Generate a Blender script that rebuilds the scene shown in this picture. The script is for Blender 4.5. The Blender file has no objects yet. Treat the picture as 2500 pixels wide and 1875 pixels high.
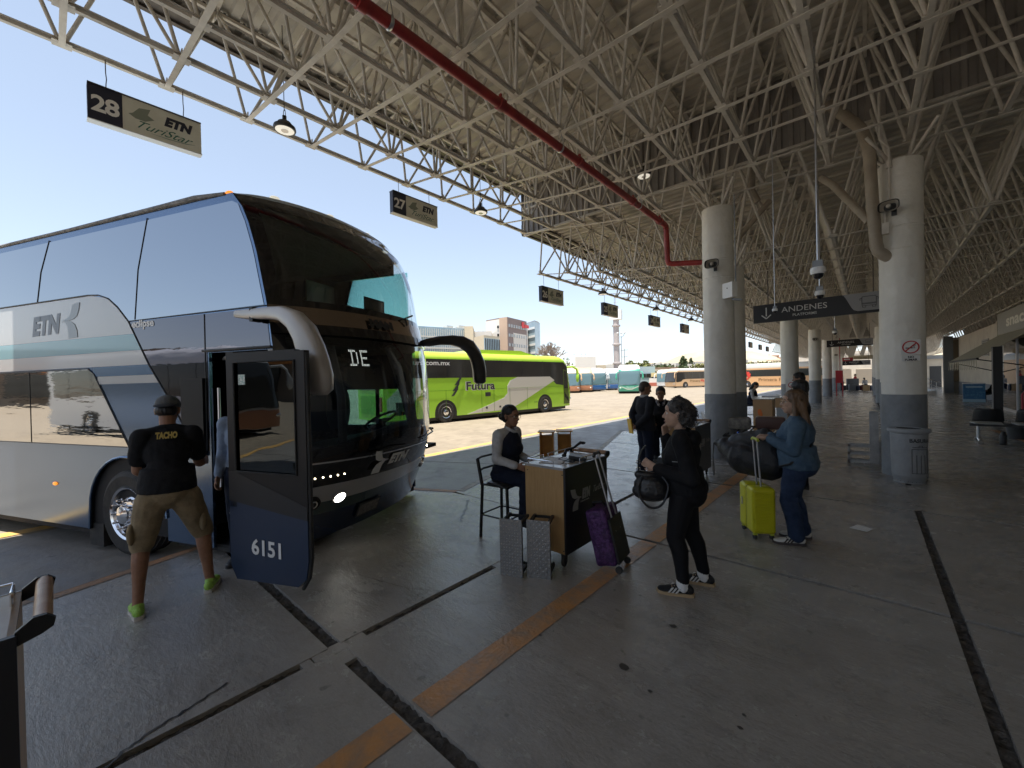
import bpy, math, random
import numpy as np
from mathutils import Vector, Matrix
random.seed(7)
R = math.radians
scene = bpy.context.scene
COL = scene.collection
# ---------------------------------------------------------------- camera
H = 1.7
YAW, PITCH, ROLL, FPX = R(-41.35), R(0.4), R(-1.3), 985.0
cam_d = bpy.data.cameras.new('camera'); cam = bpy.data.objects.new('camera', cam_d); COL.objects.link(cam)
_f = Vector((math.sin(YAW)*math.cos(PITCH), math.cos(YAW)*math.cos(PITCH), -math.sin(PITCH)))
_r = Vector((math.cos(YAW), -math.sin(YAW), 0)); _u = _r.cross(_f)
_r2 = math.cos(ROLL)*_r + math.sin(ROLL)*_u; _u2 = -math.sin(ROLL)*_r + math.cos(ROLL)*_u
_m = Matrix((_r2, _u2, -_f)).transposed().to_4x4(); _m.translation = Vector((0, 0, H))
cam.matrix_world = _m
cam_d.sensor_fit = 'HORIZONTAL'; cam_d.sensor_width = 36; cam_d.lens = FPX/2500*36
cam_d.clip_start = 0.05; cam_d.clip_end = 9000
scene.camera = cam
# ---------------------------------------------------------------- world and sun
SUN = Vector((0.03, -0.20, 1.0)).normalized()
w = bpy.data.worlds.new('World'); scene.world = w; w.use_nodes = True
nt = w.node_tree; bg = nt.nodes['Background']
sky = nt.nodes.new('ShaderNodeTexSky'); sky.sky_type = 'NISHITA'; sky.sun_disc = False
sky.sun_elevation = math.asin(SUN.z); sky.sun_rotation = math.atan2(SUN.x, SUN.y)
sky.altitude = 1800; sky.air_density = 1.0; sky.dust_density = 1.0; sky.ozone_density = 1.0
hs = nt.nodes.new('ShaderNodeHueSaturation'); hs.inputs["Saturation"].default_value = 0.86
gm = nt.nodes.new('ShaderNodeGamma'); gm.inputs[1].default_value = 0.62
nt.links.new(sky.outputs[0], gm.inputs[0]); nt.links.new(gm.outputs[0], hs.inputs['Color']); nt.links.new(hs.outputs[0], bg.inputs[0]); bg.inputs[1].default_value = 0.090
sd = bpy.data.lights.new('sun', 'SUN'); sd.energy = 2.0; sd.angle = R(0.5); sd.color = (1.0, 0.94, 0.84)
so = bpy.data.objects.new('sun', sd); COL.objects.link(so)
so.rotation_euler = (-SUN).to_track_quat('-Z', 'Y').to_euler(); so.location = (0, 0, 60)
vs = scene.view_settings; vs.view_transform = 'Standard'; vs.look = 'None'; vs.gamma = 1; vs.use_curve_mapping = False
vs.exposure = 2.3
scene.cycles.max_bounces = 12; scene.cycles.diffuse_bounces = 8; scene.cycles.transparent_max_bounces = 16
# ---------------------------------------------------------------- materials
MATS = {}
def mat(name, col, rough=0.6, metal=0.0, var=None, vs_=4.0, bump=0.0, bs=20.0, coat=0.0, emit=None, es=1.0,
        rvar=None, stretch=None, alpha=None, spec=None, vthr=(0.35, 0.65), detail=6):
    """Principled material; var = second colour mixed in by noise, bump by a finer noise"""
    if name in MATS: return MATS[name]
    m = bpy.data.materials.new(name); m.use_nodes = True; MATS[name] = m
    n = m.node_tree.nodes; l = m.node_tree.links; b = n['Principled BSDF']
    c4 = tuple(col)+(1,)
    b.inputs['Base Color'].default_value = c4; b.inputs['Roughness'].default_value = rough
    b.inputs['Metallic'].default_value = metal; b.inputs['Coat Weight'].default_value = coat
    b.inputs['Coat Roughness'].default_value = 0.05
    if spec is not None: b.inputs['Specular IOR Level'].default_value = spec
    tc = n.new('ShaderNodeTexCoord'); mp = n.new('ShaderNodeMapping'); l.new(tc.outputs['Object'], mp.inputs[0])
    if stretch: mp.inputs['Scale'].default_value = stretch
    if var is not None or rvar:
        nz = n.new('ShaderNodeTexNoise'); nz.inputs['Scale'].default_value = vs_; nz.inputs['Detail'].default_value = detail
        nz.inputs['Roughness'].default_value = 0.65
        l.new(mp.outputs[0], nz.inputs['Vector'])
        mr = n.new('ShaderNodeMapRange'); mr.inputs[1].default_value = vthr[0]; mr.inputs[2].default_value = vthr[1]
        l.new(nz.outputs[0], mr.inputs[0])
        if var is not None:
            mx = n.new('ShaderNodeMix'); mx.data_type = 'RGBA'
            mx.inputs[6].default_value = c4; mx.inputs[7].default_value = tuple(var)+(1,)
            l.new(mr.outputs[0], mx.inputs[0]); l.new(mx.outputs[2], b.inputs['Base Color'])
        if rvar:
            m2 = n.new('ShaderNodeMapRange'); m2.inputs[3].default_value = rvar[0]; m2.inputs[4].default_value = rvar[1]
            l.new(mr.outputs[0], m2.inputs[0]); l.new(m2.outputs[0], b.inputs['Roughness'])
    if bump:
        nb = n.new('ShaderNodeTexNoise'); nb.inputs['Scale'].default_value = bs; nb.inputs['Detail'].default_value = 5
        l.new(mp.outputs[0], nb.inputs['Vector'])
        bp = n.new('ShaderNodeBump'); bp.inputs['Strength'].default_value = min(1.0, bump); bp.inputs['Distance'].default_value = 0.02*max(1, bump)
        l.new(nb.outputs[0], bp.inputs['Height']); l.new(bp.outputs[0], b.inputs['Normal'])
    if emit:
        b.inputs['Emission Color'].default_value = tuple(emit)+(1,); b.inputs['Emission Strength'].default_value = es
    return m
def glass(name, tint, refl=(0.9, 0.92, 0.95), ior=1.5, rough=0.0, boost=0.0, bump=0.0, bs=1.2):
    """tinted pane: transparent with a fresnel mirror on top"""
    if name in MATS: return MATS[name]
    m = bpy.data.materials.new(name); m.use_nodes = True; MATS[name] = m
    n = m.node_tree.nodes; l = m.node_tree.links; n.remove(n['Principled BSDF'])
    t = n.new('ShaderNodeBsdfTransparent'); t.inputs[0].default_value = tuple(tint)+(1,)
    g = n.new('ShaderNodeBsdfGlossy'); g.inputs['Color'].default_value = tuple(refl)+(1,); g.inputs['Roughness'].default_value = rough
    fr = n.new('ShaderNodeFresnel'); fr.inputs[0].default_value = ior
    ad = n.new('ShaderNodeMath'); ad.operation = 'ADD'; ad.inputs[1].default_value = boost; ad.use_clamp = True
    l.new(fr.outputs[0], ad.inputs[0]); mx = n.new('ShaderNodeMixShader')
    l.new(ad.outputs[0], mx.inputs[0]); l.new(t.outputs[0], mx.inputs[1]); l.new(g.outputs[0], mx.inputs[2])
    l.new(mx.outputs[0], n['Material Output'].inputs[0])
    if bump:
        tc = n.new('ShaderNodeTexCoord'); nb = n.new('ShaderNodeTexNoise'); nb.inputs['Scale'].default_value = bs
        l.new(tc.outputs['Object'], nb.inputs['Vector']); bp = n.new('ShaderNodeBump'); bp.inputs['Strength'].default_value = bump
        bp.inputs['Distance'].default_value = 0.02; l.new(nb.outputs[0], bp.inputs['Height']); l.new(bp.outputs[0], g.inputs['Normal']); l.new(bp.outputs[0], fr.inputs['Normal'])
    return m
# ---------------------------------------------------------------- mesh builder
def basis(d):
    d = Vector(d).normalized(); a = Vector((0, 0, 1)) if abs(d.z) < 0.95 else Vector((1, 0, 0))
    x = a.cross(d).normalized(); return x, d.cross(x)
def curve(P, n=6):
    """Catmull-Rom through the points"""
    P = [Vector(p) for p in P]; Q = [P[0]]
    for i in range(len(P)-1):
        a, b, c, d = P[max(i-1, 0)], P[i], P[i+1], P[min(i+2, len(P)-1)]
        for k in range(1, n+1):
            t = k/n; Q.append(.5*((2*b)+(c-a)*t+(2*a-5*b+4*c-d)*t*t+(3*b-a-3*c+d)*t*t*t))
    return Q
class MB:
    def __init__(s): s.v = []; s.f = []; s.m = []
    def face(s, idx, mi=0): s.f.append(tuple(idx)); s.m.append(mi)
    def pts(s, P): k = len(s.v); s.v.extend([tuple(p) for p in P]); return k
    def poly(s, P, mi=0): k = s.pts(P); s.face(range(k, k+len(P)), mi); return s
    def box(s, x0, x1, y0, y1, z0, z1, mi=0):
        k = s.pts([(x, y, z) for z in (z0, z1) for y in (y0, y1) for x in (x0, x1)])
        for q in ((0, 2, 3, 1), (4, 5, 7, 6), (0, 1, 5, 4), (2, 6, 7, 3), (0, 4, 6, 2), (1, 3, 7, 5)): s.face([k+i for i in q], mi)
        return s
    def obox(s, o, a, b, c, mi=0):
        """box from corner o with edge vectors a, b, c"""
        o, a, b, c = map(Vector, (o, a, b, c))
        if a.cross(b).dot(c) < 0: a, b = b, a
        k = s.pts([o+a*i+b*j+c*h for h in (0, 1) for j in (0, 1) for i in (0, 1)])
        for q in ((0, 2, 3, 1), (4, 5, 7, 6), (0, 1, 5, 4), (2, 6, 7, 3), (0, 4, 6, 2), (1, 3, 7, 5)): s.face([k+i for i in q], mi)
        return s
    def bar(s, p0, p1, w, h=None, mi=0, up=None):
        """rectangular bar between two points"""
        p0, p1 = Vector(p0), Vector(p1); d = p1-p0; h = h or w
        if up is None: x, y = basis(d)
        else: x = d.cross(Vector(up)).normalized(); y = x.cross(d).normalized()
        return s.obox(p0-x*w/2-y*h/2, x*w, y*h, d, mi)
    def tube(s, p0, p1, r0, r1=None, n=10, caps=True, mi=0):
        p0, p1 = Vector(p0), Vector(p1); r1 = r0 if r1 is None else r1; x, y = basis(p1-p0)
        k = s.pts([c+(x*math.cos(2*math.pi*i/n)+y*math.sin(2*math.pi*i/n))*r for c, r in ((p0, r0), (p1, r1)) for i in range(n)])
        for i in range(n): j = (i+1) % n; s.face((k+i, k+j, k+n+j, k+n+i), mi)
        if caps: s.face([k+i for i in range(n)][::-1], mi); s.face([k+n+i for i in range(n)], mi)
        return s
    def path(s, P, r, n=8, caps=True, mi=0, closed=False):
        """tube along a polyline (r a number or a list)"""
        P = [Vector(p) for p in P]; N = len(P); rs = r if isinstance(r, (list, tuple)) else [r]*N
        k = len(s.v); px = None
        for i, p in enumerate(P):
            if closed: d = P[(i+1) % N]-P[i-1]
            else: d = P[min(i+1, N-1)]-P[max(i-1, 0)]
            d.normalize()
            if px is None: x, y = basis(d)
            else: x = (px-d*px.dot(d)).normalized(); y = d.cross(x)
            px = x
            s.pts([p+(x*math.cos(2*math.pi*j/n)+y*math.sin(2*math.pi*j/n))*rs[i] for j in range(n)])
        for i in range(N if closed else N-1):
            a = k+i*n; b = k+((i+1) % N)*n
            for j in range(n): q = (j+1) % n; s.face((a+j, a+q, b+q, b+j), mi)
        if caps and not closed:
            s.face([k+j for j in range(n)][::-1], mi); s.face([k+(N-1)*n+j for j in range(n)], mi)
        return s
    def lathe(s, prof, o=(0, 0, 0), n=24, ax=None, mi=0):
        """prof = [(r, z)...] turned round the axis ax through o"""
        o = Vector(o); d = Vector(ax or (0, 0, 1)).normalized(); x, y = basis(d); k = len(s.v)
        for r, z in prof: s.pts([o+d*z+(x*math.cos(2*math.pi*i/n)+y*math.sin(2*math.pi*i/n))*max(r, 1e-4) for i in range(n)])
        for a in range(len(prof)-1):
            for i in range(n): j = (i+1) % n; s.face((k+a*n+i, k+a*n+j, k+(a+1)*n+j, k+(a+1)*n+i), mi)
        return s
    def prism(s, poly, o, u, v, t, mi=0):
        """2-D polygon poly in the frame o,u,v pushed by vector t"""
        o, u, v, t = map(Vector, (o, u, v, t)); P = [o+u*a+v*b for a, b in poly]; n = len(P)
        area = sum(poly[i][0]*poly[(i+1) % n][1]-poly[(i+1) % n][0]*poly[i][1] for i in range(n))
        if (area > 0) == (u.cross(v).dot(t) > 0): pass
        else: P = P[::-1]
        k = s.pts(P+[p+t for p in P])
        s.face([k+i for i in range(n)][::-1], mi); s.face([k+n+i for i in range(n)], mi)
        for i in range(n): j = (i+1) % n; s.face((k+i, k+j, k+n+j, k+n+i), mi)
        return s
    def ell(s, c, r, nu=14, nv=9, rot=None, mi=0):
        c = Vector(c); r = Vector(r if isinstance(r, (tuple, list, Vector)) else (r, r, r)); k = len(s.v)
        P = []
        for i in range(nv+1):
            th = math.pi*i/nv
            for j in range(nu):
                ph = 2*math.pi*j/nu; q = Vector((r.x*math.sin(th)*math.cos(ph), r.y*math.sin(th)*math.sin(ph), r.z*math.cos(th)))
                if rot is not None: q = rot @ q
                P.append(c+q)
        s.pts(P)
        for i in range(nv):
            for j in range(nu):
                q = (j+1) % nu
                s.face((k+i*nu+j, k+(i+1)*nu+j, k+(i+1)*nu+q, k+i*nu+q), mi)
        return s
    def cone(s, p0, r0, p1, r1, n=14):
        """rounded cone (capsule)"""
        p0, p1 = Vector(p0), Vector(p1); d = p1-p0
        if d.length < 1e-5: return s.ell(p0, r0)
        d.normalize(); P = []; rs = []
        for a in (-80, -50, -25, 0): P.append(p0+d*r0*math.sin(R(a))); rs.append(r0*math.cos(R(a)))
        for a in (0, 25, 50, 80): P.append(p1+d*r1*math.sin(R(a))); rs.append(r1*math.cos(R(a)))
        return s.path(P, rs, n)
    def build(s, name, mats, parent=None, smooth=False, ang=40):
        me = bpy.data.meshes.new(name); me.from_pydata(s.v, [], s.f)
        if not isinstance(mats, (list, tuple)): mats = [mats]
        for m in mats: me.materials.append(m)
        if len(mats) > 1: me.polygons.foreach_set('material_index', s.m)
        me.update()
        if smooth:
            me.polygons.foreach_set('use_smooth', [True]*len(me.polygons))
            if ang < 180: me.set_sharp_from_angle(angle=R(ang))
        o = bpy.data.objects.new(name, me); COL.objects.link(o)
        if parent is not None: o.parent = parent
        return o
def tag(o, label=None, cat=None, group=None, kind=None):
    if label: o['label'] = label
    if cat: o['category'] = cat
    if group: o['group'] = group
    if kind: o['kind'] = kind
    return o
def thing(name, label, cat, loc=(0, 0, 0), rz=0.0, group=None):
    o = bpy.data.objects.new(name, None); COL.objects.link(o); o.location = loc; o.rotation_euler = (0, 0, rz); o.empty_display_size = .2
    return tag(o, label, cat, group)
def dup(root, loc, rz=None, label=None, group=None):
    def rec(o, p):
        c = o.copy(); COL.objects.link(c)
        if p is not None: c.parent = p
        for ch in [x for x in bpy.data.objects if x.parent == o]: rec(ch, c)
        return c
    r = rec(root, None); r.location = loc
    if rz is not None: r.rotation_euler = (0, 0, rz)
    return tag(r, label, None, group)
FONT = None
def text(s, size, o, u, v, m, name, parent=None, depth=0.002, bold=0.0, shear=0.0, width=None, align='LEFT', spacing=1.0):
    """lettering as a thin mesh: baseline starts at o, runs along u, up is v"""
    cu = bpy.data.curves.new(name, 'FONT'); cu.body = s; cu.size = size; cu.extrude = depth/2; cu.offset = bold; cu.shear = shear
    cu.align_x = align; cu.resolution_u = 3; cu.space_character = spacing
    ob = bpy.data.objects.new(name, cu); COL.objects.link(ob)
    me = bpy.data.meshes.new_from_object(ob.evaluated_get(bpy.context.evaluated_depsgraph_get()))
    bpy.data.objects.remove(ob); bpy.data.curves.remove(cu)
    u = Vector(u).normalized(); v = Vector(v).normalized(); n = u.cross(v); o = Vector(o); k = 1.0
    if width:
        xs = [q.co.x for q in me.vertices]; k = width/(max(xs)-min(xs))
    for q in me.vertices: c = q.co.copy(); q.co = o+u*c.x*k+v*c.y+n*(c.z+depth/2+.0005)
    me.materials.clear(); me.materials.append(m)
    r = bpy.data.objects.new(name, me); COL.objects.link(r)
    if parent is not None: r.parent = parent
    return r
def joined(parts, name, parent=None):
    """several meshes of one part joined into one"""
    vs_, fs, ms, mi = [], [], [], []
    for o in parts:
        k = len(vs_); base = len(ms)
        for m in o.data.materials: ms.append(m)
        vs_ += [tuple(v.co) for v in o.data.vertices]
        for p in o.data.polygons: fs.append([k+i for i in p.vertices]); mi.append(base+p.material_index)
        bpy.data.objects.remove(o)
    me = bpy.data.meshes.new(name); me.from_pydata(vs_, [], fs)
    for m in ms: me.materials.append(m)
    me.polygons.foreach_set('material_index', mi); me.update()
    r = bpy.data.objects.new(name, me); COL.objects.link(r)
    if parent is not None: r.parent = parent
    return r
# palette
STEEL = mat('cream painted steel', (.68, .635, .56), .55, var=(.52, .475, .41), vs_=3, bump=.15, bs=30)
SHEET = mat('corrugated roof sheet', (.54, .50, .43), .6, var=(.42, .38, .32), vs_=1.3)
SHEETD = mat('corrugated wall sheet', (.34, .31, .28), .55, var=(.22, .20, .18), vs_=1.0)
DARKST = mat('dark gutter steel', (.10, .085, .07), .5, var=(.05, .04, .035), vs_=6)
BLACK = mat('black plastic', (.012, .012, .013), .45)
RUBBER = mat('black rubber', (.018, .018, .019), .75, var=(.04, .038, .035), vs_=9, bump=.2, bs=60)
CHROME = mat('polished metal', (.75, .75, .77), .12, metal=1)
ALU = mat('brushed aluminium', (.55, .55, .56), .3, metal=1)
WHITEP = mat('white paint', (.78, .78, .76), .5)
GREYP = mat('grey paint', (.28, .30, .32), .5)
DKGREY = mat('dark grey plastic', (.045, .047, .05), .5)
RED = mat('red painted pipe', (.34, .035, .03), .4, var=(.22, .02, .02), vs_=5)
WOOD = mat('pale wood laminate', (.48, .30, .13), .35, var=(.40, .24, .10), vs_=6, stretch=(6, 6, .8))
# ================================================================ SETTING
def concrete(name, a, b, c, r0, r1, stripe, bumpd):
    m = bpy.data.materials.new(name); m.use_nodes = True; MATS[name] = m
    n = m.node_tree.nodes; l = m.node_tree.links; p = n['Principled BSDF']
    tc = n.new('ShaderNodeTexCoord')
    def noise(scale, det=6, rough=.6, stretch=None, dist=0):
        mp = n.new('ShaderNodeMapping'); l.new(tc.outputs['Object'], mp.inputs[0])
        if stretch: mp.inputs['Scale'].default_value = stretch
        z = n.new('ShaderNodeTexNoise'); z.inputs['Scale'].default_value = scale; z.inputs['Detail'].default_value = det
        z.inputs['Roughness'].default_value = rough; z.inputs['Distortion'].default_value = dist; l.new(mp.outputs[0], z.inputs['Vector']); return z.outputs[0]
    def rng(s, a0, a1, b0=0., b1=1.):
        q = n.new('ShaderNodeMapRange'); q.inputs[1].default_value = a0; q.inputs[2].default_value = a1; q.inputs[3].default_value = b0; q.inputs[4].default_value = b1
        l.new(s, q.inputs[0]); return q.outputs[0]
    def mixc(f, x, y):
        q = n.new('ShaderNodeMix'); q.data_type = 'RGBA'; l.new(f, q.inputs[0])
        for s_, i in ((x, 6), (y, 7)):
            if isinstance(s_, tuple): q.inputs[i].default_value = s_+(1,)
            else: l.new(s_, q.inputs[i])
        return q.outputs[2]
    def mth(op, x, y):
        q = n.new('ShaderNodeMath'); q.operation = op
        for s_, i in ((x, 0), (y, 1)):
            if isinstance(s_, (int, float)): q.inputs[i].default_value = s_
            else: l.new(s_, q.inputs[i])
        return q.outputs[0]
    big = noise(.55, 5, .6, dist=.6); mid = noise(2.6, 8, .7); fine = noise(60, 3, .7)
    streak = noise(3.0, 7, .7, stripe, .4); spots = noise(7.5, 2, .5)
    col = mixc(rng(big, .32, .68), a, b)
    col = mixc(rng(mid, .42, .72, 0, .7), col, c)
    col = mixc(rng(streak, .5, .72, 0, .45), col, tuple(x*.55 for x in a))
    col = mixc(rng(spots, .70, .74, 0, .55), col, tuple(x*.3 for x in a))
    col = mixc(rng(noise(.9, 7, .7, None, 1.2), .56, .70, 0, .55), col, tuple(x*.50 for x in a))
    col = mixc(rng(fine, .3, .75, 0, .25), col, tuple(min(1, x*1.5) for x in b))
    l.new(col, p.inputs['Base Color'])
    l.new(rng(mth('ADD', mth('MULTIPLY', mid, .6), mth('MULTIPLY', streak, .4)), .38, .62, r0, r1), p.inputs['Roughness'])
    h = mth('ADD', mth('MULTIPLY', streak, 1.0), mth('ADD', mth('MULTIPLY', fine, .12), mth('MULTIPLY', noise(22, 6, .75, tuple(1+(x-1)*.5 for x in stripe)), .5)))
    bp = n.new('ShaderNodeBump'); bp.inputs['Strength'].default_value = 1.0; bp.inputs['Distance'].default_value = bumpd
    l.new(h, bp.inputs['Height']); l.new(bp.outputs[0], p.inputs['Normal'])
    p.inputs['Specular IOR Level'].default_value = .75 if r0 < .2 else .5
    return m
FLOOR = concrete('platform concrete', (.25, .234, .212), (.35, .33, .303), (.41, .39, .36), .10, .36, (.55, 1.5, 1), .008)
YARD = concrete('yard concrete', (.19, .155, .115), (.27, .225, .168), (.34, .285, .215), .6, .9, (1.4, .35, 1), .01)
BAY = concrete('shade-toned bay concrete', (.17, .16, .15), (.25, .235, .22), (.29, .275, .25), .34, .6, (.7, .9, 1), .008)  # slightly darker than the yard, with canopy shade partly put into the colour
JOINT = mat('crumbling joint filler', (.05, .046, .042), .9, var=(.13, .12, .11), vs_=22, bump=1.0, bs=28)
KERBM = mat('worn kerb paint', (.50, .47, .40), .6, var=(.24, .21, .17), vs_=5, bump=.3, bs=30)
KERBO = mat('worn orange kerb paint', (.48, .24, .11), .6, var=(.24, .19, .15), vs_=4, bump=.3, bs=30)
ORANGE = mat('worn orange line paint', (.58, .29, .11), .35, var=(.33, .24, .17), vs_=7, bump=.3, bs=40, vthr=(.40, .68), detail=9)
YELLOW = mat('yellow line paint', (.75, .42, .08), .6, var=(.45, .30, .15), vs_=4)

# sawtooth kerb: points along the edge of the platform, y increasing
TOOTH = []
for k in range(-7, 19):
    y0 = 4.16+4.31*k
    xc = -4.85
    if k == -1: xc = -5.10
    TOOTH.append((xc, y0)); TOOTH.append((-6.115 if k != -1 else -6.18, y0+3.78 if k != -1 else y0+3.70))
def tooth_x(y):
    for (x0, y0), (x1, y1) in zip(TOOTH, TOOTH[1:]):
        if y0 <= y <= y1: return x0+(x1-x0)*(y-y0)/(y1-y0)
    return TOOTH[0][0] if y < TOOTH[0][1] else TOOTH[-1][0]
g = MB(); S = 2500
g.poly([(-S, -S, -.152), (S, -S, -.152), (S, S, -.152), (-S, S, -.152)])
tag(g.build('ground', YARD), kind='structure')
g = MB(); g.poly([(-8.35, -30, -.147), (-4, -30, -.147), (-4, 75, -.147), (-9.0, 75, -.147), (-8.60, 12, -.147), (-8.2, 2, -.147)])
tag(g.build('bay_pavement', BAY), kind='structure')
g = MB()
for (x0, y0), (x1, y1) in (((-8.25, -30), (-8.31, 6.38)), ((-8.31, 6.38), (-8.60, 12)), ((-8.60, 12), (-9.0, 75))):
    g.poly([(x0-.24, y0, -.143), (x0, y0, -.143), (x1, y1, -.143), (x1-.24, y1, -.143)])
tag(g.build('yellow_line', YELLOW), kind='structure')
# expansion joints in the bay pavement
g = MB()
for k in range(-4, 12):
    y = 5.6+4.31*k
    g.poly([(-8.2, y, -.144), (-6.2, y+.9, -.144), (-6.2, y+.93, -.144), (-8.2, y+.03, -.144)])
tag(g.build('pavement_joints', JOINT), kind='structure')
# platform slabs
JY = [-27.0, -22.9, -20., -17.1, -14.2, -11.3, -8.4, -5.5, -4.62, -1.72, 1.18, 4.07, 6.92, 9.86, 12.72]
while JY[-1] < 78: JY.append(JY[-1]+2.88)
JX = [-2.60, .45, 3.5, 6.6, 12.0]
g = MB()
def slab(P):
    n = len(P); k = g.pts([(x, y, 0) for x, y in P]+[(x, y, -.3) for x, y in P])
    g.face([k+i for i in range(n)])
    for i in range(n): j = (i+1) % n; g.face((k+j, k+i, k+n+i, k+n+j))
for i in range(len(JY)-1):
    ya, yb = JY[i]+.022, JY[i+1]-.022
    if abs(JY[i]-1.18) < .01: ya += .020
    if abs(JY[i+1]-1.18) < .01: yb -= .020
    for j in range(len(JX)-1):
        wa = .034; slab([(JX[j]+wa, ya), (JX[j+1]-wa, ya), (JX[j+1]-wa, yb), (JX[j]+wa, yb)])
    mid = [(x, y) for x, y in TOOTH if ya < y < yb]
    P = [(-2.634, ya), (-2.634, yb), (tooth_x(yb), yb)]+mid[::-1]+[(tooth_x(ya), ya)]
    slab(P)
tag(g.build('platform_floor', FLOOR), kind='structure')
g = MB(); rng_ = random.Random(3)
def rough_strip(x0, y0, x1, y1, wd, z=-.016):
    L = math.hypot(x1-x0, y1-y0); n = max(2, int(L/.028)) if L < 14 else 200
    d = Vector(((x1-x0)/L, (y1-y0)/L)); p = Vector((-d.y, d.x)); k0 = len(g.v); C = 4
    for i in range(n+1):
        for c in range(C):
            q = Vector((x0, y0))+d*L*i/n+p*wd*(c/(C-1)-.5)
            g.v.append((q.x, q.y, z-.022+rng_.random()*.026))
    for i in range(n):
        for c in range(C-1):
            a = k0+i*C+c; g.face((a, a+C, a+C+1, a+1))
g.box(-1.86, -1.69, 1.10, 1.26, -.020, -.006) if False else None
for x in JX[:-1]: rough_strip(x, -2, x, 10, .09); rough_strip(x, 10, x, 76, .09)
for y in JY[1:-1]:
    rough_strip(-6.1 if tooth_x(y) < -6 else tooth_x(y)+.02, y, 3.5, y, .10 if abs(y-1.18) < .01 else .055)
    rough_strip(3.5, y, 11.9, y, .05)
tag(g.build('joint_filler', JOINT, smooth=True), kind='structure')
# patched mortar bridges over the joints
g = MB()
for x, y, w_, l_ in ((-2.6, 1.2, .10, .34), (-2.6, .99, .09, .06), (.45, 7.75, .09, 1.4), (-2.6, 3.0, .085, .7)):
    g.box(x-w_/2, x+w_/2, y-l_/2, y+l_/2, -.05, -.003)
for x0, x1, y in ((-2.63, -2.42, 1.18), (-4.6, -3.4, 4.07), (-5.1, -4.6, 6.92)):
    g.box(x0, x1, y-.055, y+.055, -.05, -.004)
tag(g.build('joint_patches', FLOOR), kind='structure')
# orange walking line
g = MB()
segs = [(-3, 1.125), (1.235, 4.04), (4.095, 6.89), (6.95, 8.2)]
for a, b in segs:
    x0 = -1.86+(a-1)*.020; x1 = -1.86+(b-1)*.020
    g.poly([(x0-.0, a, .004), (x0+.17, a, .004), (x1+.17, b, .004), (x1-.0, b, .004)])
g.poly([(2.75, 14.6, .004), (2.9, 14.6, .004), (2.75, 17.6, .004), (2.6, 17.6, .004)])
tag(g.build('orange_line', ORANGE), kind='structure')
# kerb strip: painted top and face
g = MB()
for (x0, y0), (x1, y1) in zip(TOOTH, TOOTH[1:]):
    mi = 1 if (-2 < y0 < 3.7) else 0
    d = Vector((x1-x0, y1-y0)).normalized(); p = Vector((d.y, -d.x))*.11
    g.poly([(x0, y0, .005), (x0+p.x, y0+p.y, .005), (x1+p.x, y1+p.y, .005), (x1, y1, .005)], mi)
    q = -p.normalized()*.004
    g.poly([(x0+q.x, y0+q.y, .005), (x1+q.x, y1+q.y, .005), (x1+q.x, y1+q.y, -.15), (x0+q.x, y0+q.y, -.15)], mi)
tag(g.build('kerb', [KERBM, KERBO]), kind='structure')
# tyre marks, drips, cracks
STAIN = mat('dark stain', (.03, .028, .027), .35, var=(.075, .07, .065), vs_=14)
g = MB()
def wiggle(P, wd, seed):
    r = random.Random(seed); pts = []
    for a, b in zip(P, P[1:]):
        for i in range(10):
            t = i/10; pts.append(Vector((a[0]+(b[0]-a[0])*t+r.uniform(-1, 1)*wd*.7, a[1]+(b[1]-a[1])*t+r.uniform(-1, 1)*wd*.7)))
    for a, b in zip(pts, pts[1:]):
        d = (b-a).normalized(); p = Vector((-d.y, d.x))*wd*r.uniform(.25, .6)
        g.poly([(a.x-p.x, a.y-p.y, .0035), (b.x-p.x, b.y-p.y, .0035), (b.x+p.x, b.y+p.y, .0035), (a.x+p.x, a.y+p.y, .0035)])
wiggle([(-2.52, .02), (-2.66, .2), (-2.72, .42), (-2.78, .62)][::-1]+[(-2.3, -.2)], .014, 1)
wiggle([(-4.35, 3.92), (-4.0, 3.55), (-3.72, 3.2)], .022, 2)
wiggle([(-3.6, 4.6), (-3.4, 4.1), (-3.3, 3.7)], .014, 3)
wiggle([(-2.55, 2.1), (-2.9, 1.9), (-3.5, 1.75)], .006, 4)
for i in range(110):
    r = random.Random(50+i); x, y = r.uniform(-4.2, 2.2), r.uniform(.5, 9); s_ = r.uniform(.005, .014) if i % 6 else r.uniform(.015, .034)
    g.poly([(x+s_*math.cos(a)*r.uniform(.6, 1.2), y+s_*math.sin(a)*r.uniform(.6, 1.2), .003) for a in [k*math.pi/4 for k in range(8)]])
tag(g.build('floor_stains', STAIN), kind='structure')
g = MB(); g.poly([(-.17, 5.74, .006), (-.02, 5.70, .006), (.03, 5.84, .010), (-.10, 5.90, .012)])
tag(g.build('paper_scrap', WHITEP), 'white scrap of paper lying on the concrete floor', 'paper scrap')
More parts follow.
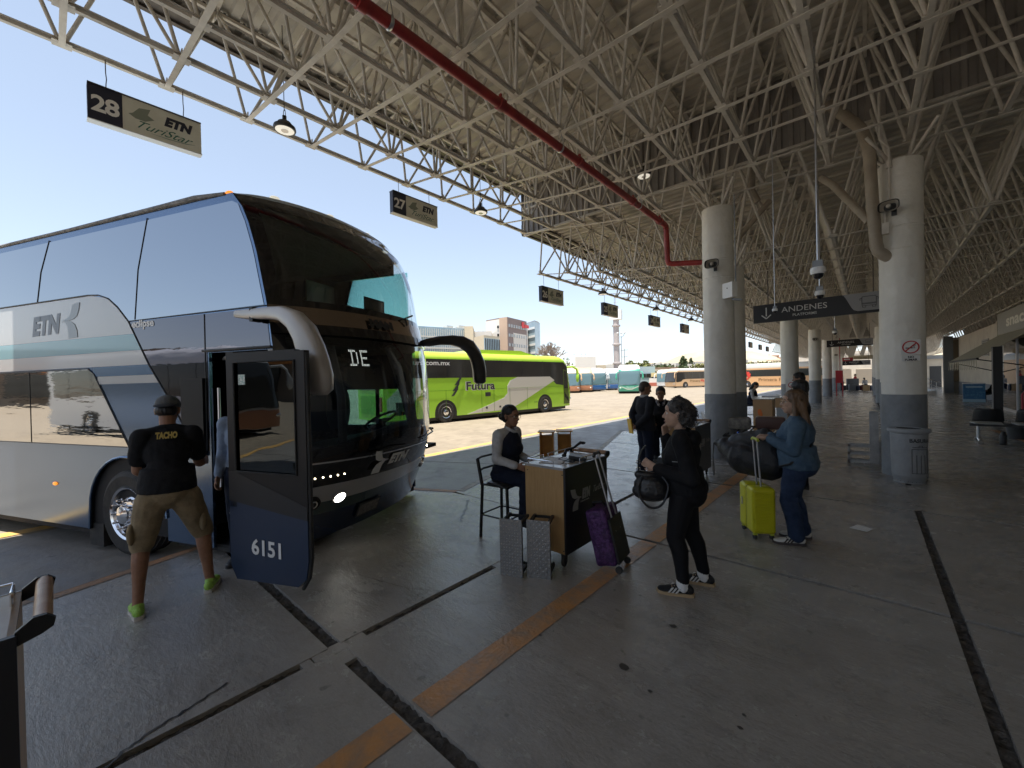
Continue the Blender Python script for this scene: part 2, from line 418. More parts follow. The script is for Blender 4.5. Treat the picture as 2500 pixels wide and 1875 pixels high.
# hills and the town slope
def hill(name, cx, cy, L, Wd, hh, seed, m, rz=0):
    r = random.Random(seed); g = MB(); nx, ny = 60, 14; k = 0
    ph = [r.uniform(0, 6) for _ in range(6)]
    for i in range(nx+1):
        for j in range(ny+1):
            u, v = i/nx, j/ny
            h = math.sin(math.pi*u)**.6*math.sin(math.pi*min(1, v*.9+.05))
            h *= .62+.16*math.sin(u*9+ph[0])+.12*math.sin(u*21+ph[1]+v*3)+.06*math.sin(u*47+ph[2])+.05*math.sin(v*17+u*30+ph[3])
            x, y = (u-.5)*L, (v-.5)*Wd; c, s_ = math.cos(rz), math.sin(rz)
            g.v.append((cx+x*c-y*s_, cy+x*s_+y*c, hh*h-1))
    for i in range(nx):
        for j in range(ny):
            a = i*(ny+1)+j; g.face((a, a+ny+1, a+ny+2, a+1))
    return tag(g.build(name, m, smooth=True, ang=180), kind='structure')
HILLM = mat('scrub hillside', (.30, .27, .19), .9, var=(.46, .38, .28), vs_=.03, detail=9)
FARH = mat('far hillside', (.36, .36, .34), .95, var=(.44, .42, .38), vs_=.01)
hill('hillside', -60, 560, 520, 240, 46, 2, HILLM, R(12))
hill('far_hills', -1500, 2300, 2600, 600, 150, 5, FARH, R(35))
# ================================================================ SPACE-FRAME CANOPIES
PX = 1.035
XB = [-7.72+PX*k for k in range(14)]
ZB = [6.18, 6.03, 5.87, 5.72, 5.62, 5.57, 5.55, 5.54, 5.55, 5.55, 5.55, 5.55, 5.55, 5.55]
def corr(g, x0, x1, y0, y1, z, amp=.045, pitch=.26, slope=0):
    """ribs running along x"""
    n = int(round((y1-y0)/pitch)); prof = []
    for i in range(n):
        a = y0+(y1-y0)*i/n; p = (y1-y0)/n
        prof += [(a, 0), (a+p*.42, 0), (a+p*.52, amp), (a+p*.86, amp), (a+p*.96, 0)]
    prof.append((y1, 0)); k = g.pts([(x, y, z+h+(slope if x == x1 else 0)) for x in (x0, x1) for y, h in prof]); N = len(prof)
    for i in range(N-1): g.face((k+i, k+i+1, k+N+i+1, k+N+i))
def canopy(y0, ny, dz, label, near=True, xo=0.0, nx=14, ztop=7.28, cut=False):
    root = thing('roof_canopy', label, 'roof', (0, y0, 0))
    YB = [PX*j+PX*.5 for j in range(ny)]; y1 = PX*ny-(PX/2-.08 if cut else 0)
    n8, n6 = (8, 8) if near else (5, 5)
    X = [x+xo for x in XB[:nx]]; Z = [z+dz for z in ZB[:nx]]; ZT = ztop+dz
    for k in range(nx):                                            # chords along the platform
        ys_ = YB[0] if dz else 0; g = MB(); g.bar((X[k], ys_, Z[k]), (X[k], y1, Z[k]), .055, .055, up=(0, 0, 1))
        if near:
            g.bar((X[k]+.03, ys_, Z[k]+.022), (X[k]+.03, y1, Z[k]+.022), .05, .012, up=(0, 0, 1))
        g.build('bottom_chord', STEEL, root)
    grp = MB()
    for j, y in enumerate(YB):                                      # chords across the platform
        g = MB()
        for k in range(nx-1): g.bar((X[k], y, Z[k]-.032), (X[k+1], y, Z[k+1]-.032), .062, .012, up=(0, 0, 1))
        if near:
            for k in range(nx): g.box(X[k]-.07, X[k]+.07, y-.09, y+.09, Z[k]-.026, Z[k]-.012)
            for k in range(nx): g.box(X[k]-.05, X[k]+.05, y-.006, y+.006, Z[k], Z[k]+.10)
        g.build('cross_chord', STEEL, root)
    TX = [x+PX/2 for x in X[:-1]]; TY = [PX*j for j in range(ny if cut else ny+1)]
    for k, x in enumerate(TX):                                     # top chords and stubs
        g = MB(); g.bar((x, 0, ZT), (x, y1, ZT), .05, .05, up=(0, 0, 1))
        for y in TY:
            g.bar((x, y, ZT), (x, y, ZT+.16), .04)
            if near: g.prism([(-.13, .02), (-.05, -.09), (.05, -.09), (.13, .02)], (x, y-.004, ZT), (1, 0, 0), (0, 0, 1), (0, .008, 0))
        g.build('top_chord', STEEL, root)
    for y in TY:
        g = MB(); g.bar((TX[0]-.3, y, ZT+.02), (TX[-1], y, ZT+.02), .045, .03, up=(0, 0, 1)); g.build('top_tie', STEEL, root)
    rw = .024
    for k in range(nx):                                            # web members of one row: a truss web
        g = MB()
        for j, y in enumerate(YB):
            for dx in (-.5, .5):
                for dy in (-.5, .5):
                    xt, yt = X[k]+dx*PX, y+dy*PX
                    if xt < TX[0]-.1 or xt > TX[-1]+.1 or yt > TY[-1]+.1: continue
                    g.tube((X[k]+dx*.05, y+dy*.07, Z[k]+.03), (xt-dx*.05, yt-dy*.05, ZT-.02), rw, n=n6, caps=False)
        g.build('web_row', STEEL, root, smooth=True, ang=80)
    for i in range(9):                                             # purlins with the rows of bolts
        x = X[0]+.25+i*1.52
        if x > X[-1]: break
        g = MB(); g.bar((x, 0, ZT+.19), (x, y1, ZT+.19), .07, .09, up=(0, 0, 1))
        if near:
            q = .1
            while q < y1:
                g.box(x+.035, x+.06, q, q+.035, ZT+.20, ZT+.235); q += .26
        g.build('purlin', [STEEL if i else DARKST], root)
    g = MB(); corr(g, X[0]-.22, X[-1]+.6, 0, y1+(.16 if cut else 0), ZT+.245)
    g.build('roof_sheet', SHEET, root)
    g = MB(); g.box(X[0]-.30, X[0]-.22, 0, y1, ZT+.06, ZT+.36); g.box(X[0]-.22, X[0]-.02, 0, y1, ZT+.10, ZT+.12)
    g.build('fascia', DARKST, root)
    g = MB(); g.box(X[0]-.02, X[0]+.03, 0, y1, ZT+.12, ZT+.16); g.build('fascia_trim', STEEL, root)
    return root
HI0 = 9.475-PX*16.5
hi = canopy(HI0, 17, 0, 'high cream space-frame roof over the bus bays numbered 27 and 28', cut=True)
lo = canopy(9.72, 40, -1.10, 'lower cream space-frame roof receding beyond the corrugated step wall', near=True)
fa = canopy(51.4, 22, -1.9, 'farthest and lowest steel lattice roof at the end of the platform', near=False)
# corrugated step wall between the two roof heights
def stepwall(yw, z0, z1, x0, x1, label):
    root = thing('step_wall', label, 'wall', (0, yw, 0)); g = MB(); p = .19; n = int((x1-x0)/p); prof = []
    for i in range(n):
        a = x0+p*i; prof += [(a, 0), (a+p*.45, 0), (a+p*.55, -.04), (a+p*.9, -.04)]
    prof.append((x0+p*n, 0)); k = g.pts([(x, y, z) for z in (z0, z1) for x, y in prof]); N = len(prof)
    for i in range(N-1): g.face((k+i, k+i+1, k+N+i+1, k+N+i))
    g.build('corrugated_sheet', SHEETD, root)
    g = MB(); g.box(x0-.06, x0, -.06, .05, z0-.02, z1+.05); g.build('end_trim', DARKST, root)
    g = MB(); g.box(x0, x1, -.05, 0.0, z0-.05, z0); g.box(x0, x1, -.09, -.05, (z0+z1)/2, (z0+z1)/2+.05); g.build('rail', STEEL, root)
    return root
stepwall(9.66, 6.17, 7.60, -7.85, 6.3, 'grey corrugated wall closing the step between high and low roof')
stepwall(51.2, 5.2, 6.5, -7.85, 6.3, 'far corrugated wall closing the last step of the roof')
# ================================================================ COLUMNS
COLW = mat('rough white column plaster', (.82, .79, .72), .75, var=(.72, .69, .62), vs_=1.4, bump=1.5, bs=6)
COLG = mat('grey painted column base', (.25, .265, .28), .6, var=(.19, .20, .215), vs_=3, bump=1.5, bs=6)
def column(x, y, ht, label, r=.305, group='columns of the platform roof', strut=1.0, seam=True, band=1.34):
    root = thing('column', label, 'column', (x, y, 0), group=group)
    g = MB(); n = 40; zs = [band+(ht-band)*i/14 for i in range(15)]; rr = random.Random(int(x*100+y*7))
    k = len(g.v)
    for z in zs:
        for i in range(n):
            a = 2*math.pi*i/n; q = r+.004*math.sin(3*a+z*1.3)+rr.uniform(-.002, .002)+(.008 if abs(a-4.3) < .1 else 0)
            g.v.append((q*math.cos(a), q*math.sin(a), z))
    for a in range(len(zs)-1):
        for i in range(n): j = (i+1) % n; g.face((k+a*n+i, k+a*n+j, k+(a+1)*n+j, k+(a+1)*n+i))
    g.face([k+14*n+i for i in range(n)]); g.build('shaft', COLW, root, smooth=True)
    g = MB(); g.lathe([(r+.006, 0), (r+.006, band-.002), (r-.01, band)], n=40); g.build('painted_base', COLG, root, smooth=True)
    if seam:
        for zc in (ht*.72, ht*.79):
            g = MB(); g.lathe([(r+.002, zc-.012), (r+.011, zc), (r+.002, zc+.012)], n=36); g.build('pour_seam', COLW, root, smooth=True)
    g = MB()
    for dx in (-.5, .5):
        for dy in (-.5, .5):
            g.tube((dx*.22, dy*.22, ht), (dx*PX*.8, dy*PX*.8, ht+.42*strut), .026, n=8)
            g.tube((dx*.2, dy*.1, ht), (dx*PX*1.0, dy*PX, ht+2.05*strut), .028, n=8)
    g.box(-.12, .12, -.12, .12, ht, ht+.03)
    g.build('head_struts', STEEL, root, smooth=True, ang=60)
    return root
cL1 = column(-2.33, 9.30, 5.2, 'nearer white column with grey base carrying a horn speaker and white box', r=.295)
cL2 = column(-2.33, 10.35, 4.15, 'shorter white column standing directly behind the speaker column', r=.28, seam=False)
cR1 = column(.45, 9.32, 5.15, 'big white column with no-smoking sign behind the grey waste bin', r=.275)
cols = []
for i, y in enumerate((20.7, 31.0)):
    cols.append(column(.66, y, 4.3, ['second white column of the right row, half hidden by the no-smoking column', 'third white column of the right row, a thin strip of it showing'][i], r=.30, seam=False))
for i, y in enumerate((19.6, 30.1, 39.9, 50.3, 58.0)):
    cols.append(column(-2.33, y, 4.35 if y < 55 else 3.9, ['white column with grey base behind the man in a light blue shirt', 'white column with small horn speaker past the second desk',
       'white column beside the red cabinet', 'white column just past the red cabinet, partly hidden', 'farthest white column of the left row before the luggage heap'][i], r=.30, seam=False))
for i, y in enumerate((41.3, 51.6)):
    cols.append(column(.66, y, 4.3, ['fourth column of the right row, a sliver behind the others', 'farthest column of the right row'][i], r=.30, seam=False))
# ---- horn speakers
def horn(p, d, label, s=1.0):
    root = thing('horn_speaker', label, 'loudspeaker', p, math.atan2(d[1], d[0]), 'horn speakers on the columns'); root.scale = (s, s, s)
    HM = mat('beige horn plastic', (.42, .38, .32), .5)
    g = MB(); K = [(-.06, .035, .03), (.04, .06, .045), (.12, .115, .075), (.15, .135, .09)]
    n = 24; k = len(g.v)
    for x, a, b in K:
        for i in range(n):
            t = 2*math.pi*i/n; c, s_ = math.cos(t), math.sin(t); e = .6
            g.v.append((x, a*abs(c)**e*(1 if c > 0 else -1), b*abs(s_)**e*(1 if s_ > 0 else -1)))
    for q in range(3):
        for i in range(n): j = (i+1) % n; g.face((k+q*n+i, k+q*n+j, k+(q+1)*n+j, k+(q+1)*n+i))
    g.build('horn', HM, root, smooth=True)
    g = MB(); k = len(g.v)
    for x, f in ((.149, .97), (.06, .6)):
        for i in range(n):
            t = 2*math.pi*i/n; c, s_ = math.cos(t), math.sin(t)
            g.v.append((x, .135*f*abs(c)**.6*(1 if c > 0 else -1), .09*f*abs(s_)**.6*(1 if s_ > 0 else -1)))
    for i in range(n): j = (i+1) % n; g.face((k+i, k+j, k+n+j, k+n+i))
    g.face([k+n+i for i in range(n)][::-1]); g.build('mouth', BLACK, root, smooth=True)
    g = MB(); g.lathe([(.0, .17), (.028, .16), (.034, .13), (.02, .06)], ax=(1, 0, 0), n=16); g.build('plug', HM, root, smooth=True)
    g = MB(); g.tube((-.16, 0, 0), (-.06, 0, 0), .035, n=14); g.box(-.2, -.16, -.03, .03, -.08, .05); g.build('bracket', DKGREY, root)
    return root
horn((-2.28, 8.77, 3.93), (.05, -1), 'beige horn speaker high on the nearer left column')
horn((.32, 8.86, 4.32), (-.25, -1), 'beige horn speaker on the no-smoking column')
horn((-2.25, 29.65, 3.75), (.1, -1), 'small horn speaker on the column past the second desk')
horn((-2.2, 49.7, 3.5), (.1, -1), 'smallest horn speaker on a far column')
g = MB(); root = thing('junction_box', 'white square box fixed to the speaker column', 'junction box', (-2.02, 9.02, 3.42), R(-35))
g.box(-.13, .13, -.10, .02, -.15, .15); g.build('housing', WHITEP, root); g = MB(); g.tube((.0, -.105, .04), (0, -.1, .04), .012); g.build('lens', BLACK, root)
g = MB(); g.tube((.05, .06, .1), (.05, .06, 1.9), .012); g.bar((.03, -.02, -.18), (.16, .1, -.22), .1, .03); g.build('conduit', GREYP, root)
# ---- signs on the columns
SIGNW = mat('sign white', (.72, .71, .68), .5); SIGNR = mat('sign red', (.45, .03, .03), .5)
def nosmoke(x, y, z, rz, sc, label):
    root = thing('no_smoking_sign', label, 'sign', (x, y, z), rz); root.scale = (sc, sc, sc)
    g = MB(); g.box(-.14, .14, -.008, 0, 0, .29); g.build('panel', SIGNW, root)
    g = MB(); g.lathe([(.125, 0), (.125, .004), (.103, .004), (.103, 0)], (0, -.008, .145), 40, (0, -1, 0))
    g.prism([(-.011, -.105), (.011, -.105), (.011, .105), (-.011, .105)], (0, -.014, .145), Vector((1, 0, -1)).normalized(), Vector((1, 0, 1)).normalized(), (0, .004, 0)); g.build('red_ring', SIGNR, root)
    g = MB(); g.box(-.075, .03, -.011, -.009, .12, .138); g.box(.036, .045, -.011, -.009, .12, .138); g.box(.05, .06, -.011, -.009, .12, .138)
    g.path([(.055, -.0115, .148), (.045, -.0115, .165), (.065, -.0115, .178), (.055, -.0115, .195)], .004, 5); g.path([(.04, -.0115, .148), (.03, -.0115, .17), (.045, -.0115, .185)], .004, 5)
    g.build('cigarette', BLACK, root)
    g = MB(); g.box(-.13, .13, -.008, 0, -.125, -.015); g.build('caption_plate', SIGNW, root)
    a = text('NO', .055, (0, -.009, -.066), (1, 0, 0), (0, 0, 1), BLACK, 'lettering', root, bold=.002, align='CENTER')
    b = text('FUMAR', .055, (0, -.009, -.118), (1, 0, 0), (0, 0, 1), BLACK, 'lettering', root, bold=.002, align='CENTER')
    joined([a, b], 'lettering', root)
nosmoke(.45+.283*math.sin(R(16)), 9.32-.285*math.cos(R(16))-.012, 1.98, R(10), .82, 'no-smoking sign reading NO FUMAR on the big right column')
root = thing('notice_board', 'white no-smoking notice on the grey base behind the second desk', 'notice', (-2.40, 19.15, .72), R(4))
g = MB(); g.box(-.02, .38, -.02, 0, 0, .82); g.build('panel', SIGNW, root)
g = MB(); g.lathe([(.12, 0), (.12, .004), (.095, .004), (.095, 0)], (.18, -.02, .58), 28, (0, -1, 0)); g.prism([(-.01, -.1), (.01, -.1), (.01, .1), (-.01, .1)], (.18, -.026, .58), Vector((1, 0, -1)).normalized(), Vector((1, 0, 1)).normalized(), (0, .004, 0)); g.build('red_ring', SIGNR, root)
g = MB()
for i in range(6): g.box(.04, .32, -.023, -.021, .08+i*.05, .10+i*.05)
g.build('caption_lines', GREYP, root)
# ---- rainwater pipes beside the columns
PIPEM = mat('cream rain pipe', (.40, .34, .26), .55, var=(.30, .25, .19), vs_=3)
def elbowed(P, r, label, name='drain_pipe', m=PIPEM, rings=()):
    root = thing(name, label, 'pipe', P[0]); o = Vector(P[0]); Q = []
    for i, p in enumerate(P):
        p = Vector(p)-o
        if 0 < i < len(P)-1:
            a = (Vector(P[i-1])-o-p).normalized(); b = (Vector(P[i+1])-o-p).normalized()
            for t in (1, .45, 0, -.45, -1): Q.append(p+(a*max(t, 0)+b*max(-t, 0))*r*1.6+(a+b)*r*.28*(1-abs(t)))
        else: Q.append(p)
    g = MB(); g.path(Q, r, 18); g.build('pipe_run', m, root, smooth=True, ang=60)
    if rings:
        for a, b, t in rings:
            g = MB(); a, b = Vector(P[a])-o, Vector(P[b])-o; c = a.lerp(b, t); d = (b-a).normalized(); g.lathe([(r, -.05), (r*1.28, -.045), (r*1.28, .045), (r, .05)], c, 18, d)
            g.box(c.x-.02, c.x+.02, c.y-.012, c.y+.012, c.z+r, c.z+r+.07)
            g.build('coupling', m, root, smooth=True)
    return root
elbowed([(-.46, 9.42, 6.6), (-.03, 9.12, 5.86), (.07, 9.05, 5.45), (.105, 9.05, 4.5), (.15, 9.05, 3.70), (.30, 9.15, 3.60)], .085, 'wide cream drain pipe bending down beside the no-smoking column')
elbowed([(-.60, 9.65, 5.4), (-.42, 9.5, 5.15), (.06, 9.18, 4.27)], .06, 'sloping cream branch pipe joining the drain by the no-smoking column')
elbowed([(-1.18, 10.2, 7.0), (-1.83, 10.2, 6.36), (-1.86, 10.2, 5.75), (-1.75, 10.25, 5.5)], .075, 'cream drain pipe elbow above the shorter column')
elbowed([(-1.55, 10.5, 5.55), (-1.65, 10.48, 5.44), (-2.2, 10.4, 4.82)], .06, 'cream sloping pipe running to the shorter column')
g = MB(); root = thing('conduit', 'thin pale conduit with boxes down the left side of the big column', 'conduit', (.25, 9.05, 4.0))
g.path([(-.05, -.2, 2.2), (-.05, -.1, 1.5), (.06, -.02, 1.35), (.06, -.02, .55), (.0, -.02, .4), (.0, -.02, .12)], .017, 8); g.build('pipe', STEEL, root, smooth=True)
g = MB(); g.box(-.04, .05, -.06, .02, -.04, .14); g.build('fitting', STEEL, root); g = MB(); g.tube((.06, -.02, 1.02), (.06, -.02, 1.14), .04); g.build('fitting', STEEL, root)
# ---- red fire pipe
red = elbowed([(-3.55, -16, 5.32), (-3.55, 9.72, 5.32), (-3.55, 9.78, 4.42), (-2.5, 9.98, 4.30)], .062, 'long dark red fire pipe hung under the roof and dropping beside the left column', 'fire_pipe', RED, [(0, 1, t) for t in (.62, .70, .775, .85, .93, .985)])
for y in (-2.1, .9, 2.3, 5.3, 8.2): g = MB(); g.lathe([(.064, -.02), (.07, 0), (.064, .02)], (0, 16+y, 0), 20, (0, 1, 0)); g.path([(-.07, 16+y, 0), (-.05, 16+y, .1), (0, 16+y, .3)], .006, 5); g.path([(.07, 16+y, 0), (.05, 16+y, .1), (0, 16+y, .3)], .006, 5); g.build('hanger', ALU, red)
# ---- pendant high-bay lamps
LED = mat('pale lamp diffuser', (.75, .72, .64), .5, emit=(1, .93, .78), es=.12)
def pendant(x, y, z, L, label, r=.15):
    root = thing('pendant_lamp', label, 'ceiling lamp', (x, y, z), group='round pendant lamps under the roof')
    g = MB(); g.lathe([(.03, .14), (.09, .12), (.12, .075), (r, .055), (r+.008, .02), (r, 0), (r-.02, 0)], n=32); g.build('housing', DKGREY, root, smooth=True)
    g = MB(); g.lathe([(r-.012, .003), (r*.5, -.002), (0, -.002)], n=32); g.build('diffuser', LED, root, smooth=True)
    g = MB(); g.lathe([(.05, -.006), (.05, -.012), (0, -.012)], n=20); g.build('sensor', ALU, root, smooth=True)
    g = MB(); g.tube((0, 0, .12), (0, 0, .22), .03, n=12); g.path([(-.07, 0, .1), (-.03, 0, .3), (0, 0, .32)], .005, 5); g.path([(.07, 0, .1), (.03, 0, .3), (0, 0, .32)], .005, 5); g.tube((0, 0, .3), (0, 0, L), .006, n=6); g.build('hanger', BLACK, root)
pendant(-6.65, 2.42, 5.62, 1.6, 'round pendant lamp beside the number 28 bay sign')
pendant(-6.65, 6.6, 5.60, 1.6, 'round pendant lamp under the roof past the number 27 sign')
pendant(-3.6, 8.6, 6.1, 1.2, 'round pendant lamp hanging over the counter, nearest the red pipe')
pendant(-6.65, 12.3, 4.55, 1.6, 'small pendant lamp above the number 26 sign')
pendant(-6.65, 16.9, 4.55, 1.6, 'small pendant lamp beyond the number 25 sign')
pendant(-6.65, 21.4, 4.55, 1.6, 'smallest pendant lamp along the roof edge')
pendant(4.0, 14.5, 5.0, 1.0, 'dark pendant lamp under the roof right of the big column')
# ---- bay number signs
SBACK = mat('sign beige plastic', (.74, .71, .58), .5, var=(.66, .63, .50), vs_=4); SNAVY = mat('sign navy', (.014, .016, .035), .45); SIVORY = mat('sign ivory', (.88, .85, .78), .5)
SGREEN = mat('sign green', (.02, .14, .09), .5); SPALE = mat('sign faded green', (.25, .27, .20), .5)
SDARK = mat('sign dark lettering', (.02, .02, .035), .5)
def bay_sign(num, x, y, z, zc, label, detail=True, full=True, rz=0):
    """box hung parallel to the roof edge; the face looks towards +x"""
    root = thing('bay_sign', label, 'sign', (x, y, z), rz, 'numbered bay signs hanging along the roof edge')
    Wd, Hh, T = 1.2, .46, .11
    g = MB(); g.box(-T/2, T/2, -Wd/2, Wd/2, -Hh, 0); g.build('sign_box', SBACK, root)
    g = MB(); g.box(-T/2-.008, T/2+.008, -Wd/2-.008, Wd/2+.008, -Hh-.012, -Hh); g.build('bottom_trim', SIGNW, root)
    g = MB(); g.box(-T/2-.003, T/2+.003, -Wd/2-.003, -Wd/2+.33, -Hh+.001, .003); g.build('number_panel', SNAVY, root)
    xf = T/2+.003; u, v = (0, 1, 0), (0, 0, 1)
    text(num, .29, (xf, -Wd/2+.165, -.335), u, v, SIVORY, 'number', root, bold=.008, align='CENTER', spacing=.9)
    if full:
        text('ETN', .17, (xf-.003, .17, -.21), u, v, SDARK, 'letters', root, bold=.012, shear=.25, width=.33)
        text('TuriStar', .15, (xf-.003, -.17, -.375), u, v, SGREEN, 'script_letters', root, shear=.6, bold=-.0005, width=.62) if detail else None
        if detail:
            g = MB()
            g.path([(xf, .02, -.40), (xf, .2, -.40), (xf, .42, -.385), (xf, .52, -.36)], [.001, .003, .003, .001], 5); g.build('swash', SGREEN, root)
            g = MB()
            g.prism([(-.13, .0), (-.06, .10), (.06, .13), (.03, .04), (.1, 0)], (xf-.003, -.04, -.20), u, v, (.002, 0, 0)); g.prism([(-.17, -.02), (-.1, -.06), (.0, -.06), (.1, 0), (-.02, .02), (-.1, .02)], (xf-.003, -.04, -.20), u, v, (.0035, 0, 0)); g.build('leaf_mark', SPALE, root)
    g = MB(); g.box(-T/2-.025, T/2+.02, -Wd/2-.002, Wd/2, .0, .012)
    for yy in (-.42, .40): g.path([(0, yy, 0), (.01, yy, .08), (-.008, yy+.008, .16), (.006, yy, .24), (0, yy, zc)], .006, 5)
    g.build('chain', DARKST, root)
    return root
bay_sign('28', -7.66, .97, 5.74, .42, 'bay sign numbered 28, largest, above the big bus')
bay_sign('27', -7.66, 5.50, 5.86, .30, 'bay sign numbered 27 above the green bus')
bay_sign('26', -7.66, 10.75, 4.66, .36, 'bay sign numbered 26 at the start of the lower roof')
YS = [14.7, 19.2, 23.5, 27.9, 36.4, 40.6, 44.9, 48.6]
for i, yy in enumerate(YS):
    nm = ['25', '24', '23', '22', '20', '19', '18', '17'][i]
    bay_sign(nm, -7.66, yy, 4.66-.004*i, .36, 'bay sign numbered %s hanging along the lower roof edge' % nm if i < 4 else ['far dark bay sign, first one right of the left columns', 'far dark bay sign, second right of the left columns', 'far dark bay sign, third right of the left columns', 'far dark bay sign, fourth and smallest above the orange bus'][i-4], detail=(i < 2), full=(i < 3))
# ---- ANDENES direction signs
ABLK = mat('direction sign black', (.012, .011, .014), .4); AGRY = mat('direction sign grey', (.34, .34, .35), .5); AWHT = mat('direction sign lettering', (.62, .61, .58), .5)
def andenes(x0, x1, y, z0, z1, label, zc):
    W_, Hh = x1-x0, z1-z0
    root = thing('direction_sign', label, 'sign', (x0, y, z0), group='ANDENES direction signs')
    k = Hh/.49
    g = MB(); g.box(0, W_, 0, .08, 0, Hh); g.build('panel', ABLK, root)
    c = W_-.78*k
    pl = [(c, Hh)]+[(c+.26*k*t, Hh-(Hh-.075*k)*(3*t*t-2*t**3)) for t in (.15, .3, .45, .6, .75, .88)]+[(c+.30*k, .06*k), (W_, .06*k), (W_, Hh)]
    g = MB(); g.prism(pl, (0, 0, 0), (1, 0, 0), (0, 0, 1), (0, -.004, 0)); g.build('grey_panel', AGRY, root)
    text('ANDENES', .205*k, (W_*.245, -.001, Hh*.46), (1, 0, 0), (0, 0, 1), AWHT, 'lettering', root, width=W_*.36)
    text('PLATFORMS', .095*k, (W_*.335, -.001, Hh*.20), (1, 0, 0), (0, 0, 1), AWHT, 'small_lettering', root, width=W_*.19, bold=.001)
    ax = W_*.115; g = MB(); t = .014*k
    g.box(ax-t, ax+t, -.005, 0, Hh*.34, Hh*.82)
    for s_ in (-1, 1): g.bar((ax, -.003, Hh*.20), (ax+s_*.11*k, -.003, Hh*.20+.10*k), t*2, .005, up=(0, 1, 0))
    g.build('arrow', AWHT, root)
    bx, bz = W_-.27*k, Hh*.56; g = MB(); q = .004*k+.002
    def ln(P, r=q): g.path([(bx+a*k, -.008, bz+b*k) for a, b in P], r, 5)
    ln([(-.13, .09), (-.12, .12), (.12, .12), (.13, .09), (.13, -.10), (-.13, -.10), (-.13, .09)]); ln([(-.13, -.04), (.13, -.04)]); ln([(-.13, -.06), (.13, -.06)])
    for s_ in (-1, 1): ln([(s_*.13, .09), (s_*.165, .08), (s_*.165, .03)]); ln([(s_*.12, -.10), (s_*.12, -.14), (s_*.06, -.14), (s_*.06, -.10)])
    g.build('bus_pictogram', DKGREY, root)
    g = MB()
    for f in (.13, .93): g.tube((W_*f, .04, Hh), (W_*f, .04, Hh+zc), .012, n=6)
    g.build('hanger_rod', DARKST, root)
andenes(-2.37, .33, 13.0, 3.16, 3.65, 'nearest ANDENES sign with down arrow hanging between the columns', 1.0)
andenes(-1.87, .30, 32.0, 3.37, 3.78, 'second, smaller ANDENES sign hanging farther along the platform', .9)
andenes(-1.62, .25, 46.0, 2.42, 2.84, 'third and smallest ANDENES sign above the luggage heap', 1.6)
# ---- hanging dome cameras
def domecam(x, y, z, L, s, label):
    root = thing('dome_camera', label, 'security camera', (x, y, z), group='dome cameras on ceiling rods'); root.scale = (s, s, s)
    g = MB(); g.tube((0, 0, .1), (0, 0, L/s), .014, n=8); g.build('rod', ALU, root)
    g = MB(); g.box(-.06, .06, -.06, .06, .07, .17); g.build('mount', GREYP, root)
    g = MB(); g.lathe([(.03, .08), (.085, .075), (.092, .05), (.092, .0), (.078, -.02), (.07, -.02)], n=28); g.build('housing', WHITEP, root, smooth=True)
    g = MB(); g.lathe([(.07, -.02), (.064, -.05), (.045, -.078), (.02, -.09), (0, -.092)], n=24); g.build('dome', mat('smoked dome', (.02, .02, .022), .08), root, smooth=True)
domecam(-.42, 6.0, 2.90, 2.7, .82, 'nearest white dome camera on a long rod in front of the ANDENES sign')
domecam(-.63, 9.3, 3.16, 2.0, .85, 'smaller dome camera hanging over the letter S of the sign')
domecam(-.9, 6.3, 2.55, 2.7, .35, 'thin hanging rod with tiny fitting crossing the letter D of the sign')
domecam(-1.0, 22, 3.45, 1.0, 1.0, 'far dome camera above the second ANDENES sign')
# ================================================================ THE BIG COACH
# local frame: x forward, y across to the far side, z up from the road (road at z=-.15 in world)
BA = math.atan2(.38429, .92321)
bus = thing('coach', 'tall dark blue and silver coach parked with its door open, white lettering on its side', 'bus', (-6.05, .56, 0), BA)
NAVY = mat('navy coach paint', (.006, .022, .065), .16, coat=.6)
SILV = mat('blue silver coach paint', (.13, .185, .28), .17, metal=.85, bump=.06, bs=1.1, stretch=(.6, 1, 1.6))
CWHITE = mat('coach white', (.50, .50, .50), .22, coat=.5)
CTEAL = mat('coach pale teal', (.20, .38, .43), .22, coat=.5)
CBLUE = mat('coach mid blue', (.05, .13, .25), .22, coat=.5)
DTEAL = mat('coach dark teal', (.05, .085, .085), .25, coat=.5)
MIRG = mat('mirrored side glass', (.30, .33, .375), .015, metal=1, bump=.05, bs=.8)
MIRG2 = mat('mirrored lower glass', (.50, .49, .47), .02, metal=1, bump=.22, bs=1.3, stretch=(.35, 1, 3.0))
GBLK = mat('gloss black panel', (.006, .006, .007), .07, coat=.5)
DKGL = mat('dark bronze side glass', (.12, .12, .14), .02, metal=1, bump=.14, bs=.9, stretch=(.5, 1, 2))
WSG = glass('windshield glass', (.62, .70, .69), boost=.05)
WSGL = glass('lower windshield glass', (.42, .46, .46), boost=.02)
TEALG = glass('teal rear glass', (.55, .80, .76), boost=.0)
INTER = mat('dark coach interior', (.012, .012, .013), .8)
LETW = mat('white vinyl lettering', (.75, .75, .74), .4); LETG = mat('grey vinyl lettering', (.16, .18, .21), .35); LETS = mat('pale grey vinyl', (.36, .41, .45), .35)
W2 = 2.6
def lerp_t(tab, z):
    if z <= tab[0][0]: return tab[0][1]
    for (a, b), (c, d) in zip(tab, tab[1:]):
        if z <= c: return b+(d-b)*(z-a)/(c-a)
    return tab[-1][1]
XC = [(.1, 1.85), (.4, 1.98), (.7, 2.06), (2.04, 2.07), (2.46, 2.01), (3.0, 1.89), (3.3, 1.79), (3.5, 1.69), (3.6, 1.58)]
